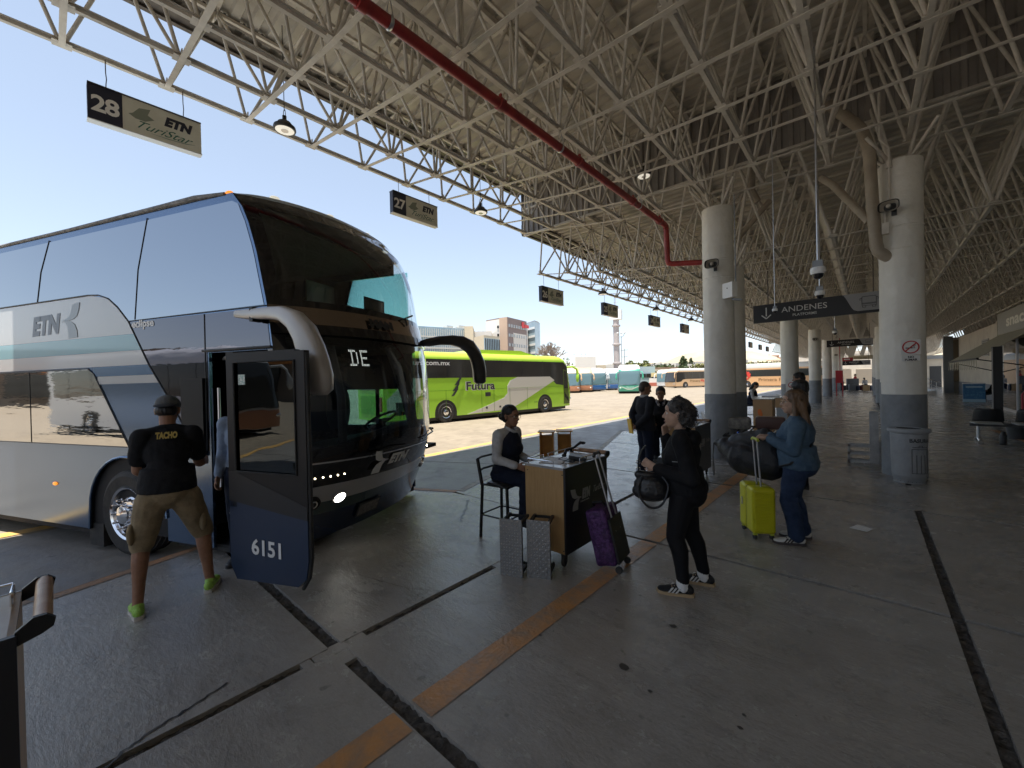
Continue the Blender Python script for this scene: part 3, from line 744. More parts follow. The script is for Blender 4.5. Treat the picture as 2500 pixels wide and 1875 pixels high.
XM = [(.1, 2.14), (.3, 2.20), (.45, 2.30), (.6, 2.42), (.75, 2.53), (1.0, 2.64), (1.5, 2.66), (2.0, 2.60), (2.28, 2.50), (2.5, 2.42), (2.8, 2.40), (3.1, 2.34), (3.35, 2.24), (3.5, 2.12), (3.6, 2.0)]
def sm(tab, z): return sum(lerp_t(tab, z+d) for d in (-.08, -.04, 0, .04, .08))/5
def front(t, z, off=0.0):
    c, m = lerp_t(XC, z), sm(XM, z); b = 1-abs(2*t-1)**2.4
    x = c+(m-c)*b; y = W2*t
    if off:
        e = .01; x2 = c+(m-c)*(1-abs(2*(t+e)-1)**2.4); x1 = c+(m-c)*(1-abs(2*(t-e)-1)**2.4)
        d = Vector((2*e*W2, -(x2-x1))).normalized(); x += d.x*off; y += d.y*off
    return (x, y, z)
def patch(g, t0, t1, z0, z1, nt=40, nz=10, off=0.0, mi=0):
    z0f = z0 if callable(z0) else (lambda t: z0); z1f = z1 if callable(z1) else (lambda t: z1)
    k = len(g.v)
    for i in range(nt+1):
        u = i/nt; t = t0+(t1-t0)*(.5-.5*math.cos(math.pi*u)) if (t0 < .05 and t1 > .95) else t0+(t1-t0)*u
        for j in range(nz+1): a = z0f(t); b = z1f(t); g.v.append(front(t, a+(b-a)*j/nz, off))
    for i in range(nt):
        for j in range(nz): a = k+i*(nz+1)+j; g.face((a, a+nz+1, a+nz+2, a+1), mi)
    return g
def bpart(name, g, m, parent=None, smooth=True, ang=35): return g.build(name, m, parent or bus, smooth, ang)
# ---- front
WU0 = lambda t: 2.50-.0*t
WU1 = lambda t: 3.44+.03*math.sin(math.pi*t)
bpart('upper_windshield', patch(MB(), .035, .965, WU0, WU1), WSG)
g = patch(MB(), 0, 1, 3.44, 3.58, nz=6); patch(g, 0, .036, 2.3, 3.45, 4, 16, .004); patch(g, .964, 1, 2.3, 3.45, 4, 16, .004); patch(g, 0, 1, 2.46, 2.54, nz=2, off=.004)
bpart('upper_surround', g, GBLK)
bpart('divider_strip', patch(MB(), .0, 1, lambda t: 2.30, 2.47, nz=4, off=.012), mat('bronze chrome strip', (.30, .24, .19), .12, metal=.9, bump=.25, bs=9))
g = MB(); k = 0
patch(g, .0, 1, 2.20, 2.30, nz=3, off=.03)
bpart('visor_ledge', g, GBLK)
WL0 = lambda t: 1.16-.13*abs(2*t-1)**2
bpart('lower_windshield', patch(MB(), .03, .97, WL0, 2.21), WSGL)
g = patch(MB(), 0, .032, .72, 2.21, 4, 12, .003); patch(g, .968, 1, .72, 2.21, 4, 12, .003); patch(g, 0, 1, lambda t: .70, WL0, nz=8)
bpart('front_panel', g, GBLK)
g = patch(MB(), 0.02, .98, lambda t: .93, lambda t: .945, nz=1, off=.004); bpart('panel_crease', g, CHROME)
SB = lambda t: .50+.06*abs(2*t-1)**3
bpart('white_bumper_band', patch(MB(), 0, 1, SB, .70, nz=5, off=.002), CWHITE)
bpart('teal_bumper_band', patch(MB(), 0, 1, lambda t: SB(t)-.13, SB, nz=4, off=.002), DTEAL)
bpart('bumper', patch(MB(), 0, 1, .10, lambda t: SB(t)-.13, nz=6), NAVY)
# licence plate, lamps, emblem
def fpt(t, z, o=.02): return Vector(front(t, z, o))
def flat_on_front(t, z, hw, hh, o=.02):
    a, b = fpt(t-hw/W2, z, o), fpt(t+hw/W2, z, o); u = (b-a).normalized(); v = (fpt(t, z+.05, o)-fpt(t, z-.05, o)).normalized(); return (a+b)/2, u, v
c, u, v = flat_on_front(.42, .27, .17, .1, .02); g = MB(); g.obox(c-u*.18-v*.085, u*.36, v*.17, u.cross(v)*.012)
plate = bpart('licence_plate', g, DKGREY, smooth=False); g = MB(); g.obox(c-u*.16-v*.065+u.cross(v)*.012, u*.32, v*.13, u.cross(v)*.002); pp = bpart('plate_face', g, mat('dirty plate', (.30, .29, .26), .5, var=(.12, .12, .12), vs_=30), plate, False)
HL = mat('lit headlamp', (.9, .9, .85), .2, emit=(1, .97, .88), es=2.2)
for t, lit in ((.115, 0), (.21, 1), (.90, 1), (.965, 0)):
    c, u, v = flat_on_front(t, .545 if t > .15 else .53, .06, .06, .006); nrm = u.cross(v)
    if nrm.x < 0: nrm = -nrm
    g = MB(); g.lathe([(.078, -.02), (.078, .02), (.062, .028), (.058, .006)], c, 28, nrm); h = bpart('headlight', g, CHROME if lit else BLACK)
    g = MB(); g.lathe([(.058, .008), (.03, .024), (0, .028)], c, 24, nrm); bpart('lens', g, HL if lit else mat('dark lamp lens', (.05, .05, .055), .05, coat=1), h)
    if not lit: g = MB(); g.lathe([(.03, .028), (.045, .032), (.03, .034)], c, 24, nrm); bpart('lens_ring', g, CHROME, h)
DOTS = mat('daytime running lights', (1, .9, .6), .3, emit=(1, .9, .6), es=3)
g = MB()
for i in range(5): g.ell(fpt(.10+i*.024, .79, .004), .008, 8, 6)
for i in range(5): g.ell(fpt(.86+i*.022, .80, .006), .009, 8, 6)
bpart('running_lights', g, DOTS)
def emblem(o, u, v, s, m, parent, mirror=False, depth=.004):
    """two curved strokes meeting in a point, like an opened ribbon"""
    n = Vector(u).cross(Vector(v)); g = MB(); f = -1 if mirror else 1
    up = [(.0, .02), (.20, .05), (.42, .14), (.52, .30), (.56, .46), (.93, .50), (.88, .30), (.78, .12), (.60, .035), (.34, .0)]
    dn = [(.0, -.02), (.20, -.03), (.30, -.16), (.33, -.34), (.34, -.52), (.78, -.50), (.76, -.30), (.66, -.12), (.48, -.03), (.25, .0)]
    for P in (up, dn): g.prism([(a*s*f, b*s) for a, b in P], o, u, v, n*depth)
    return g.build('emblem', m, parent)
c, u, v = flat_on_front(.43, .85, .2, .1, .025)
if u.cross(v).x < 0: u = -u
text('ETN', .155, c-u*.10-v*.05, u, v, mat('front lettering', (.85, .85, .83), .4), 'front_lettering', bus, bold=.01, shear=.25, width=.33)
emblem(c-u*.12+v*.01, u, v, .28, MATS['front lettering'], bus, mirror=True)
c, u, v = flat_on_front(.41, 2.385, .2, .1, .04)
text('MAN', .12, c-u*.19-v*.05, u, v, BLACK, 'brand_lettering', bus, bold=.012, width=.38)
# destination display behind the glass: dot rows
g = MB(); LEDM = mat('display dots', (.9, .9, .85), .4, emit=(1, 1, .95), es=.35)
LET = {'D': ['11110', '01001', '01001', '01001', '01001', '01001', '11110'], 'E': ['11111', '10000', '10000', '11110', '10000', '10000', '11111']}
for li, ch in enumerate('DE'):
    for r_, row in enumerate(LET[ch]):
        for c_, b in enumerate(row):
            if b == '1':
                for sub in (0, 1):
                    y = .63+li*.125+c_*.019; z = 2.07-r_*.025-sub*.0125; x0 = front(y/W2, z)[0]-.09
                    g.box(x0-.003, x0, y, y+.015, z-.006, z)
bpart('destination_display', g, LEDM, smooth=False)
# wipers
g = MB(); g.path([front(.50, .97, .03), front(.40, .985, .05), front(.28, .96, .05)], .009, 6); g.path([front(.62, 1.0, .03), front(.80, 1.03, .05), front(.95, 1.01, .06)], .010, 6)
g.path([front(.86, 1.05, .05), front(.97, 1.02, .05)], .016, 8); bpart('wipers', g, BLACK)
g = MB(); g.path([front(.62, 2.44, .03), front(.60, 2.52, .05), front(.70, 2.60, .04)], .012, 6); bpart('upper_wiper', g, BLACK)
# ---- sides
def edge_pts(z0, z1, n=10, d=0.0): return [(lerp_t(XC, z0+(z1-z0)*i/n)+d, z0+(z1-z0)*i/n) for i in range(n+1)]
def decal(name, pl, m, y=-.003, parent=None, t=.003):
    g = MB(); g.prism(pl, (0, y, 0), (1, 0, 0), (0, 0, 1), (0, t, 0)); return bpart(name, g, m, parent, False)
XR = -9.6
ARC = [(-.12+.66*math.cos(R(a)), .34+.62*math.sin(R(a))) for a in range(0, 181, 12)]
side = [(XR, .10), (-.82, .10), (-.78, .34)]+[(x, z) for x, z in ARC[::-1]][1:]+[(.54, .10), (1.22, .10), (1.22, 2.05), (2.06, 2.05)]+edge_pts(2.06, 3.58)+[(XR, 3.58)]
decal('side_body', side, SILV, y=0, t=.03)
# near-side front pillar right of the doorway
decal('front_pillar', [(2.0, .10), (1.86, .10)]+edge_pts(.12, 2.05, 8)+[(2.0, 2.05)], GBLK, y=.002, t=.05)
def up_to(x, z): return (x, z)
swo = [(XR, 2.79), (-.72, 2.79), (-.52, 2.775), (-.34, 2.72), (-.18, 2.61), (0, 2.44), (.20, 2.13), (.32, 1.96), (.60, 1.62), (1.02, 1.07)]
def swx(z):
    P = swo[1:]
    for (a, b), (c, d) in zip(P, P[1:]):
        if d <= z <= b: return a+(c-a)*(b-z)/(b-d)
    return P[0][0]
def band(z0, z1, xl=XR):
    zs = [z1-(z1-z0)*i/10 for i in range(11)]
    return [(xl, z1)]+[(swx(z), z) for z in zs]+[(xl, z0)]
decal('upper_side_window', [(XR, 3.50)]+[(1.60, 3.50), (1.68, 3.46)]+[(x-.035, z) for x, z in edge_pts(3.4, 2.47, 8)]+[(0.0, 2.455), (-.18, 2.63), (-.34, 2.735), (-.52, 2.79), (-.72, 2.805), (XR, 2.805)], MIRG, y=-.004)
g = MB()
for xa, za, xb, zb in ((.36, 3.52, .11, 2.46), (-1.44, 3.52, -1.73, 2.80), (-3.3, 3.52, -3.6, 2.8), (-5.2, 3.5, -5.4, 2.8)):
    g.path([(xa, -.006, za), ((xa+xb)/2-.05, -.006, (za+zb)/2), (xb, -.006, zb)], .005, 5)
g.path([(XR, -.006, 2.795), (-.72, -.006, 2.795), (-.52, -.006, 2.78), (-.34, -.006, 2.725), (-.18, -.006, 2.615), (0, -.006, 2.445), (.32, -.006, 1.96), (.6, -.006, 1.62), (1.02, -.006, 1.07)], .007, 6)
g.path([(0, -.006, 2.45), (2.0, -.006, 2.46)], .006, 5); bpart('window_seals', g, BLACK)
decal('white_upper_band', band(2.31, 2.785), CWHITE); decal('teal_band', band(2.13, 2.308), CTEAL); decal('white_middle_band', band(1.97, 2.128), CWHITE)
lwx = lambda z: -.71+(1.94-z)*(.64/.87)
decal('blue_band', band(1.86, 1.965, -.66), CBLUE, y=-.0035); decal('white_lower_band', band(1.77, 1.857, -.58), CWHITE)
decal('lower_side_window', [(XR, 1.945), (-.76, 1.945), (-.66, 1.89), (-.07, 1.075), (XR, 1.075)], MIRG2, y=-.005)
g = MB(); g.path([(-1.95, -.0065, 1.94), (-1.95, -.0065, 1.075)], .004, 5); g.path([(XR, -.0065, 1.955), (-.76, -.0065, 1.955), (-.64, -.0065, 1.89), (-.05, -.0065, 1.07), (XR, -.0065, 1.065)], .006, 5); bpart('lower_window_seals', g, BLACK)
decal('front_side_glass', [(swx(2.44)+.02, 2.44), (2.0, 2.44)]+[(2.04, 2.06)]+[(1.20, 2.06), (1.20, 1.07), (1.04, 1.07), (.62, 1.62), (.34, 1.96)], DKGL, y=-.004)
g = MB(); g.path([(1.18, -.006, 2.44), (1.17, -.006, 1.07)], .005, 5); g.path([(1.18, -.03, 2.07), (2.08, -.03, 2.07)], .014, 6); bpart('door_frame_trim', g, DKGREY)
g = MB(); g.obox((.84, -.03, 1.02), (.32, 0, 0), (0, .03, 0), (0, 0, .78)); bpart('side_vent_panel', g, mat('matt black panel', (.006, .006, .006), .55, spec=.25))
bus_l = text('ETN', .30, (-1.86, -.004, 2.40), (1, 0, .02), (0, 0, 1), LETG, 'side_lettering', bus, bold=.018, shear=.2, width=.60)
emblem((-1.24, -.004, 2.53), Vector((1, 0, 0)), Vector((0, 0, 1)), .40, LETS, bus)
text('eclipse', .11, (.06, -.006, 2.375), (1, 0, 0), (0, 0, 1), LETW, 'model_lettering', bus, bold=.004, width=.36)
# roof with rounded shoulders
g = MB(); NT = 30; xs = [XR, -7, -4, -2, -.5, .3, .7, 1.0, 1.2, 1.35, 1.5, 1.6, 1.7, 1.8, 1.88, 1.94, 2.0, 2.04]
for i in range(NT+1):
    t = .5-.5*math.cos(math.pi*i/NT); xf = front(t, 3.58)[0]
    for q in range(15):
        u = q/14; x = XR+(xf-XR)*(1-(1-u)**2.2); d = xf-x
        cr = .15*(1-abs(2*t-1)**9); fr = min(1, d/.75); z = 3.58+cr*math.sqrt(max(0, 1-(1-fr)**2))
        g.v.append((x, W2*t, z))
for i in range(NT):
    for q in range(14): a = i*15+q; g.face((a, a+1, a+16, a+15))
bpart('roof', g, mat('coach roof paint', (.42, .50, .55), .3, coat=.3), smooth=True, ang=60)
g = MB(); g.path([(XR, -.005, 3.585), (-1, -.005, 3.59), (.6, -.006, 3.60), (1.1, -.004, 3.605), (1.5, .0, 3.585)], [.018, .018, .024, .028, .016], 8); bpart('roof_gutter', g, mat('scuffed gutter', (.10, .10, .10), .5, var=(.3, .3, .3), vs_=12))
MK = mat('clear marker lamp', (.8, .78, .7), .2, emit=(1, .95, .8), es=.12)
g = MB()
for t in (.14, .36, .60, .86):
    p = front(t, 3.58); g.ell((p[0]-.12, p[1], 3.655), (.045, .05, .022), 10, 6)
bpart('marker_lamps', g, MK)
g = MB(); g.ell((1.52, .03, 3.60), (.05, .025, .022), 10, 6); bpart('amber_marker', g, mat('amber lamp', (.8, .2, .02), .3, emit=(1, .3, .03), es=.25))
g = MB(); g.ell((-1.47, -.006, .585), (.045, .012, .022), 12, 6); bpart('side_marker', g, MATS['amber lamp'])
# far side with window openings, rear, floors
g = MB()
g.box(XR, 1.9, W2-.03, W2, .1, 1.05); g.box(XR, 1.9, W2-.03, W2, 2.15, 2.62); g.box(XR, 1.6, W2-.03, W2, 3.40, 3.58)
for x0, x1 in ((XR, -.1), ): g.box(x0, x1, W2-.03, W2, 2.6, 3.42)
g.box(.5, 1.9, W2-.03, W2, 1.62, 2.15)
for x0, x1 in ((XR, .65), (1.22, 1.27)): g.box(x0, x1, W2-.03, W2, 1.0, 2.2)
g.box(XR-.04, XR, 0, W2, .1, 3.58); bpart('far_side_wall', g, NAVY, smooth=False)
g = MB(); g.box(-2.6, 1.85, W2-.012, W2-.006, 2.6, 3.42); g.box(-1.4, 1.95, W2-.012, W2-.006, 1.04, 2.2); bpart('far_windows', g, TEALG, smooth=False)
g = MB(); g.box(XR, 1.95, .04, W2-.04, 2.16, 2.2); g.box(XR, 1.1, .04, W2-.04, .5, .54); g.box(1.1, 2.3, .95, W2-.04, .75, .8); g.box(-2.7, -2.66, .04, W2-.04, .5, 3.5); g.box(XR, 1.6, .05, W2-.05, 3.50, 3.52); g.box(XR, 1.2, .031, .036, .12, 3.5)
g.box(1.7, 1.98, .05, W2-.05, 2.18, 2.42)
bpart('inner_floors', g, INTER, smooth=False)
g = MB(); k = 0
for x, z0, z1 in ((2.10, .55, 1.02),):
    g.box(1.75, x+.05, .5, W2-.3, .8, 1.06)
g.path([front(.1, 1.02, -.12), front(.3, 1.08, -.2), front(.55, 1.12, -.25), front(.8, 1.1, -.2), front(.93, 1.05, -.12)], [.03, .07, .10, .12, .06], 10)
bpart('dashboard', g, mat('dark dashboard', (.02, .02, .021), .55), smooth=True)
g = MB(); c = Vector((1.78, 1.95, 1.20)); ax = Vector((-.5, 0, .86)).normalized(); x_, y_ = basis(ax)
g.path([c+(x_*math.cos(2*math.pi*i/24)+y_*math.sin(2*math.pi*i/24))*.23 for i in range(24)], .017, 8, closed=True); g.tube(c, c-ax*.3, .03); g.bar(c-x_*.22, c+x_*.22, .03)
bpart('steering_wheel', g, BLACK)
SEAT = mat('dark seat fabric', (.03, .032, .036), .8)
def seat(x, y, z, s=1.0):
    g = MB(); g.ell((x-.16, y, z+.42), (.09, .23*s, .40), 12, 9); g.ell((x-.18, y, z+.86), (.07, .14, .13), 10, 8); g.ell((x+.08, y, z+.08), (.27, .24, .09), 12, 7)
    bpart('passenger_seat', g, SEAT)
for y in (.42, 1.45, 2.18): seat(1.25, y, 1.92)
for y in (.42, 1.45, 2.18): seat(.2, y, 1.92)
seat(1.2, 1.95, .95)
g = MB()
for y in (.70, 1.62): g.box(1.96, 1.975, y-.20, y+.20, 2.56, 2.82)
bpart('seat_screens', g, mat('grey screen back', (.06, .065, .062), .4), smooth=False)
CURT = mat('grey curtain', (.10, .10, .105), .8)
g = MB()
for t0 in (.50, .56): g.path([front(t0, 2.15, -.15), front(t0+.06, 1.9, -.2), front(t0+.10, 1.5, -.18), front(t0+.11, 1.15, -.12)], [.05, .06, .05, .03], 8)
g.path([front(.18, 2.1, -.2), front(.2, 1.6, -.22), front(.2, 1.1, -.2)], .045, 8); bpart('curtain', g, CURT)
g = MB(); g.box(1.98, 2.02, 2.15, 2.35, 1.25, 1.3); g.obox((1.9, 1.1, 1.75), (.05, 0, 0), (0, .32, 0), (0, 0, .16)); bpart('inner_mirror', g, BLACK)
# undercarriage dark box, wheel arch liner
g = MB(); g.box(XR, -.85, .05, W2-.05, .02, .14); g.box(.62, 1.9, .05, W2-.05, .05, .12); g.box(-.85, .62, .55, W2-.5, .0, .9); bpart('underbody', g, INTER, smooth=False)
g = MB(); k = len(g.v)
for y in (-.012, .5):
    for x, z in ARC: g.v.append((x, y, z))
n = len(ARC)
for i in range(n-1): g.face((k+i, k+i+1, k+n+i+1, k+n+i))
g.poly([(ARC[-1][0], .0, .34), (ARC[-1][0], .5, .34), (-.80, .5, .1), (-.80, .0, .1)])
bpart('wheel_arch', g, BLACK)
g = MB(); g.path([(x, -.008, z) for x, z in ARC]+[(-.80, -.008, .1)], .014, 6); bpart('arch_lip', g, SILV)
g = MB(); g.box(-.86, -.60, .02, .42, -.10, .16); bpart('mud_flap', g, RUBBER, smooth=False)
# ---- wheel
def coach_wheel(parent, c, r, wd, out=-1, fancy=True, rimr=.29):
    c = Vector(c); ax = Vector((0, out, 0)); e = bpy.data.objects.new('wheel', None)
    g = MB(); g.lathe([(rimr, wd*.05), (rimr+.02, wd*.0), (r*.86, .012), (r*.955, -.01), (r, -.05), (r, -wd+.05), (r*.95, -wd), (rimr, -wd)], c, 48, ax)
    t = g.build('wheel', RUBBER, parent, True, 30)
    g = MB()
    for q in (-.07, -.13, -.19): g.lathe([(r+.001, q-.006), (r+.001, q+.006)], c, 40, ax)
    g.lathe([(rimr+.012, .004), (rimr, .014), (rimr-.02, .0), (rimr-.035, -.05), (rimr*.72, -.075), (rimr*.60, -.02), (rimr*.5, .0), (rimr*.36, .005), (rimr*.33, .055), (rimr*.15, .075), (0, .078)], c, 40, ax)
    rim = g.build('rim', CHROME, t, True, 25)
    if fancy:
        for i in range(10):
            g = MB(); a = 2*math.pi*i/10; p = c+Vector((math.cos(a), 0, math.sin(a)))*rimr*.56
            g.lathe([(.016, 0), (.017, .03), (.012, .035), (.012, .06), (.014, .066), (.009, .074), (0, .075)], p-ax*.004, 10, ax)
            g.build('wheel_nut', CHROME, t, True, 40)
        g = MB()
        for i in range(10):
            a = 2*math.pi*(i+.5)/10; p = c+Vector((math.cos(a), 0, math.sin(a)))*rimr*.80-ax*.062
            g.lathe([(.030, .004), (.0, .004)], p, 12, ax)
        g.build('hand_holes', BLACK, t)
    return t
coach_wheel(bus, (-.12, -.0, .33), .485, .28)
coach_wheel(bus, (-.12, W2, .33), .485, .28, 1, False)
for x in (-6.2, -7.5): coach_wheel(bus, (x, .02, .33), .485, .28, -1, False); coach_wheel(bus, (x, W2, .33), .485, .28, 1, False)
# ---- mirrors
MIRW = mat('mirror arm cream', (.46, .43, .40), .3, coat=.3); MIRD = mat('mirror arm dark', (.045, .04, .036), .35, coat=.3)
def strap(P, Wt, th, side_):
    """flattened arm: P centre line, Wt widths"""
    g = MB(); k = len(g.v); n = 16
    for i, p in enumerate(P):
        p = Vector(p); d = (Vector(P[min(i+1, len(P)-1)])-Vector(P[max(i-1, 0)])).normalized(); s_ = Vector(side_); s_ = (s_-d*s_.dot(d)).normalized(); q = d.cross(s_)
        for j in range(n):
            a = 2*math.pi*j/n; ca, sa = math.cos(a), math.sin(a); e = .65
            g.v.append(tuple(p+q*Wt[i]*abs(ca)**e*(1 if ca > 0 else -1)+s_*th[i]*abs(sa)**e*(1 if sa > 0 else -1)))
    for i in range(len(P)-1):
        for j in range(n): q = (j+1) % n; g.face((k+i*n+j, k+i*n+q, k+(i+1)*n+q, k+(i+1)*n+j))
    g.face([k+j for j in range(n)][::-1]); g.face([k+(len(P)-1)*n+j for j in range(n)])
    return g
P1 = [(1.66, -.03, 2.40), (1.80, -.05, 2.385), (2.02, -.10, 2.365), (2.25, -.16, 2.345), (2.45, -.22, 2.315), (2.63, -.27, 2.24), (2.76, -.30, 2.12), (2.83, -.31, 1.98), (2.87, -.31, 1.86), (2.90, -.31, 1.76), (2.91, -.31, 1.66), (2.91, -.31, 1.625)]
m1 = bpart('side_mirror', strap(P1, [.035, .045, .05, .055, .065, .085, .105, .115, .12, .12, .105, .06], [.03, .035, .045, .05, .055, .065, .07, .075, .075, .07, .06, .03], (0, 1, 0)), MIRW, ang=60)
g = MB(); g.box(1.93, 1.97, -.12, -.02, 2.30, 2.43); bpart('hinge', g, BLACK, m1, False)
g = MB(); g.obox((2.76, -.30, 1.66), (0, .10, 0), (.02, 0, -.02), (.02, 0, .40)); bpart('mirror_glass', g, mat('mirror glass', (.7, .7, .7), .02, metal=1), m1, False)
P2 = [(2.18, 2.15, 2.26), (2.40, 2.24, 2.28), (2.50, 2.38, 2.315), (2.60, 2.56, 2.33), (2.68, 2.74, 2.315), (2.74, 2.90, 2.25), (2.77, 3.02, 2.14), (2.79, 3.08, 2.02), (2.80, 3.11, 1.90), (2.80, 3.12, 1.80), (2.80, 3.12, 1.70), (2.80, 3.12, 1.67)]
bpart('side_mirror', strap(P2, [.05, .055, .065, .075, .09, .11, .125, .13, .13, .13, .12, .08], [.04, .05, .055, .065, .075, .09, .10, .11, .11, .11, .10, .06], (1, .5, 0)), MIRD, ang=60)
# ---- open door standing off the side
D0, D1, DY = 2.20, 2.92, -.52
door = bpart('door', MB().prism([(D0, 1.03), (D1, 1.00), (D1+.04, 1.0), (D1+.045, 1.7), (D1, 1.97), (D0, 1.985)], (0, DY, 0), (1, 0, 0), (0, 0, 1), (0, .035, 0)), GBLK, smooth=False)
# rebuild as a frame with glass: outer frame pieces
bpy.data.objects.remove(door)
g = MB()
g.box(D0-.03, D0+.05, DY, DY+.05, .75, 1.985); g.box(D1-.04, D1+.05, DY, DY+.05, .75, 1.965); g.box(D0+.05, D1-.04, DY, DY+.05, 1.90, 1.975)
g.box(D0+.05, D1-.04, DY, DY+.05, .80, 1.03)
door = bpart('door', g, mat('door frame black', (.010, .008, .008), .45, spec=.3), smooth=False)
g = MB(); g.prism([(D0+.05, 1.03), (D1-.04, 1.03), (D1-.04, 1.90), (D0+.05, 1.90)], (0, DY+.01, 0), (1, 0, 0), (0, 0, 1), (0, .006, 0))
bpart('door_glass', g, glass('door glass', (.10, .11, .12), (.55, .6, .62), boost=.04, bump=.25, bs=1.6), door, False)
g = MB(); g.path([(D0+.055, DY-.004, 1.035), (D1-.045, DY-.004, 1.035), (D1-.045, DY-.004, 1.895), (D0+.055, DY-.004, 1.895), (D0+.055, DY-.004, 1.035)], .008, 6); bpart('glass_seal', g, RUBBER, door)
lo_ = [(D0-.03, .28), (D0+.03, .175), (D1-.06, .195), (D1+.02, .26), (D1+.045, .40), (D1+.045, .70), (D0-.03, .80)]
g = MB(); g.prism(lo_, (0, DY, 0), (1, 0, 0), (0, 0, 1), (0, .045, 0)); bpart('lower_panel', g, mat('door blue paint', (.004, .018, .055), .28, coat=.1), door, False)
g = MB(); g.prism([(D0-.03, .80), (D1+.045, .70), (D1+.045, .80), (D0+.05, 1.03), (D0-.03, 1.03)], (0, DY-.002, 0), (1, 0, 0), (0, 0, 1), (0, .045, 0)); g.build('middle_panel', mat('door grey band', (.016, .016, .018), .35, spec=.4), door)
g = MB(); g.path([(D1+.052, DY+.02, 1.95), (D1+.06, DY+.02, 1.2), (D1+.055, DY+.02, .42), (D1+.03, DY+.02, .27), (D1-.03, DY+.02, .18)], .016, 8); g.path([(D0-.035, DY+.02, 1.98), (D0-.035, DY+.02, .27)], .012, 8); bpart('door_seal', g, RUBBER, door)
text('6151', .165, (D0+.20, DY-.003, .40), (1, 0, -.03), (0, 0, 1), LETW, 'fleet_number', door, bold=.004, width=.30)
g = MB(); g.box(D0+.095, D0+.165, DY+.004, DY+.008, 1.72, 1.80); bpart('sticker', g, mat('pale sticker', (.35, .5, .45), .5, var=(.7, .7, .65), vs_=60, vthr=(.48, .52)), door, False)
g = MB(); g.path([(1.3, .1, 1.99), (1.8, -.2, 1.99), (D0+.2, DY+.06, 1.95)], .022, 8); g.path([(1.3, .1, .5), (1.8, -.2, .5), (D0+.2, DY+.06, .6)], .022, 8); g.path([(D0+.01, DY+.09, 1.9), (D0+.01, DY+.09, .5)], .016, 8); bpart('door_arms', g, DKGREY, door)
# steps inside the doorway
g = MB(); g.box(1.2, 2.0, .05, .9, .05, .09); g.box(1.2, 2.0, .35, .9, .09, .32); g.box(1.2, 2.0, .65, .95, .32, .55); bpart('entry_steps', g, mat('step rubber', (.03, .03, .03), .7), smooth=False)
g = MB(); g.path([(1.26, .06, .7), (1.26, .06, 1.7)], .014, 8); bpart('grab_rail', g, ALU)
# ================================================================ RIGHT-HAND BUILDING
WALLC = mat('cream wall plaster', (.66, .60, .50), .8, var=(.56, .50, .42), vs_=1.2, bump=.2, bs=25)
WALLG = mat('grey wall skirting', (.16, .17, .185), .7)
ALUF = mat('window frame', (.30, .29, .27), .4)
DGL = mat('dark window glass', (.02, .022, .024), .08)
root = thing('station_building', 'cream station building wall with louvred windows along the right side', 'building', (5.3, 0, 0))
g = MB(); g.box(0, .3, -22, 28.2, 0, 5.4); g.box(0, .3, 28.2, 46, .0, 4.25); g.box(0, 8, -22.4, -22, 0, 5.4); g.build('wall', WALLC, root)
g = MB(); g.box(.9, 1.0, -22, 9.7, 5.4, 7.6); g.box(.9, 1.0, 9.7, 51, 4.2, 6.5); g.box(.3, .9, -22, 51, 4.15, 4.22); g.build('clerestory', mat('dark clerestory', (.34, .31, .27), .7), root)
g = MB(); g.box(-.02, 0, 28.2, 46, 0, .9); g.box(-.02, 0, -21, 12, 0, .9); g.build('skirting', WALLG, root)
g = MB(); g.box(-.10, 0, 27.9, 28.2, 0, 4.6); g.box(-.08, 0, 33.2, 33.45, 3.5, 4.3); g.build('pilaster', WALLC, root)
for y in (31.0, 35.6):
    g = MB(); g.box(-.03, 0, y, y+1.8, 2.55, 3.55); w_ = g.build('window', ALUF, root)
    g = MB()
    for i in range(9): g.obox((-.05, y+.08, 2.62+i*.10), (0, 1.64, 0), (.03, 0, .05), (.01, 0, -.005))
    g.build('louvre', DKGREY, w_)
for y in (-12, -5, 2, 9):
    g = MB(); g.box(-.03, 0, y, y+4, .9, 3.0); w_ = g.build('window', ALUF, root); g = MB(); g.box(-.04, -.03, y+.1, y+1.95, 1.0, 2.9); g.box(-.04, -.03, y+2.05, y+3.9, 1.0, 2.9); g.build('pane', DGL, w_)
# kiosk
root = thing('snack_kiosk', 'glass-fronted snack kiosk with cream awning and grey lettered fascia on the right', 'kiosk', (4.4, 0, 0))
g = MB(); g.box(0, .9, 14.5, 27.6, 2.9, 3.35); g.box(.2, .9, 19.0, 27.7, 3.3, 4.25); g.build('roof_box', WALLC, root)
g = MB(); g.box(-.03, .2, 18.4, 27.7, 3.25, 4.15); fas = g.build('fascia', mat('kiosk fascia grey', (.32, .31, .28), .6), root)
text('snack', .62, (-.035, 26.2, 3.52), (0, -1, 0), (0, 0, 1), mat('kiosk lettering', (.75, .72, .64), .5), 'lettering', fas, bold=.02, width=3.4)
GGL = glass('kiosk glass', (.55, .62, .58), boost=.04)
g = MB(); g.box(0, .01, 12.2, 27.4, .1, 2.9); g.build('glazing', GGL, root)
g = MB()
for y in (12.2, 14.5, 17.0, 19.5, 22.2, 24.8, 27.4): g.box(-.03, .04, y-.03, y+.03, 0, 2.9)
g.box(-.03, .04, 12.2, 27.4, 0, .1); g.build('frame', ALU, root)
g = MB(); g.box(.6, .85, 12.5, 27.2, 0, .95); g.build('counter', mat('kiosk inside counter', (.35, .42, .40), .5), root)
AW = mat('cream awning canvas', (.42, .38, .28), .8, var=(.34, .30, .22), vs_=2)
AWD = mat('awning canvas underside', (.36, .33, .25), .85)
g = MB(); g.obox((.0, 21.4, 3.22), (-1.5, 0, -1.1), (0, 6.3, 0), (0, 0, .02)); aw = g.build('awning', AWD, root)
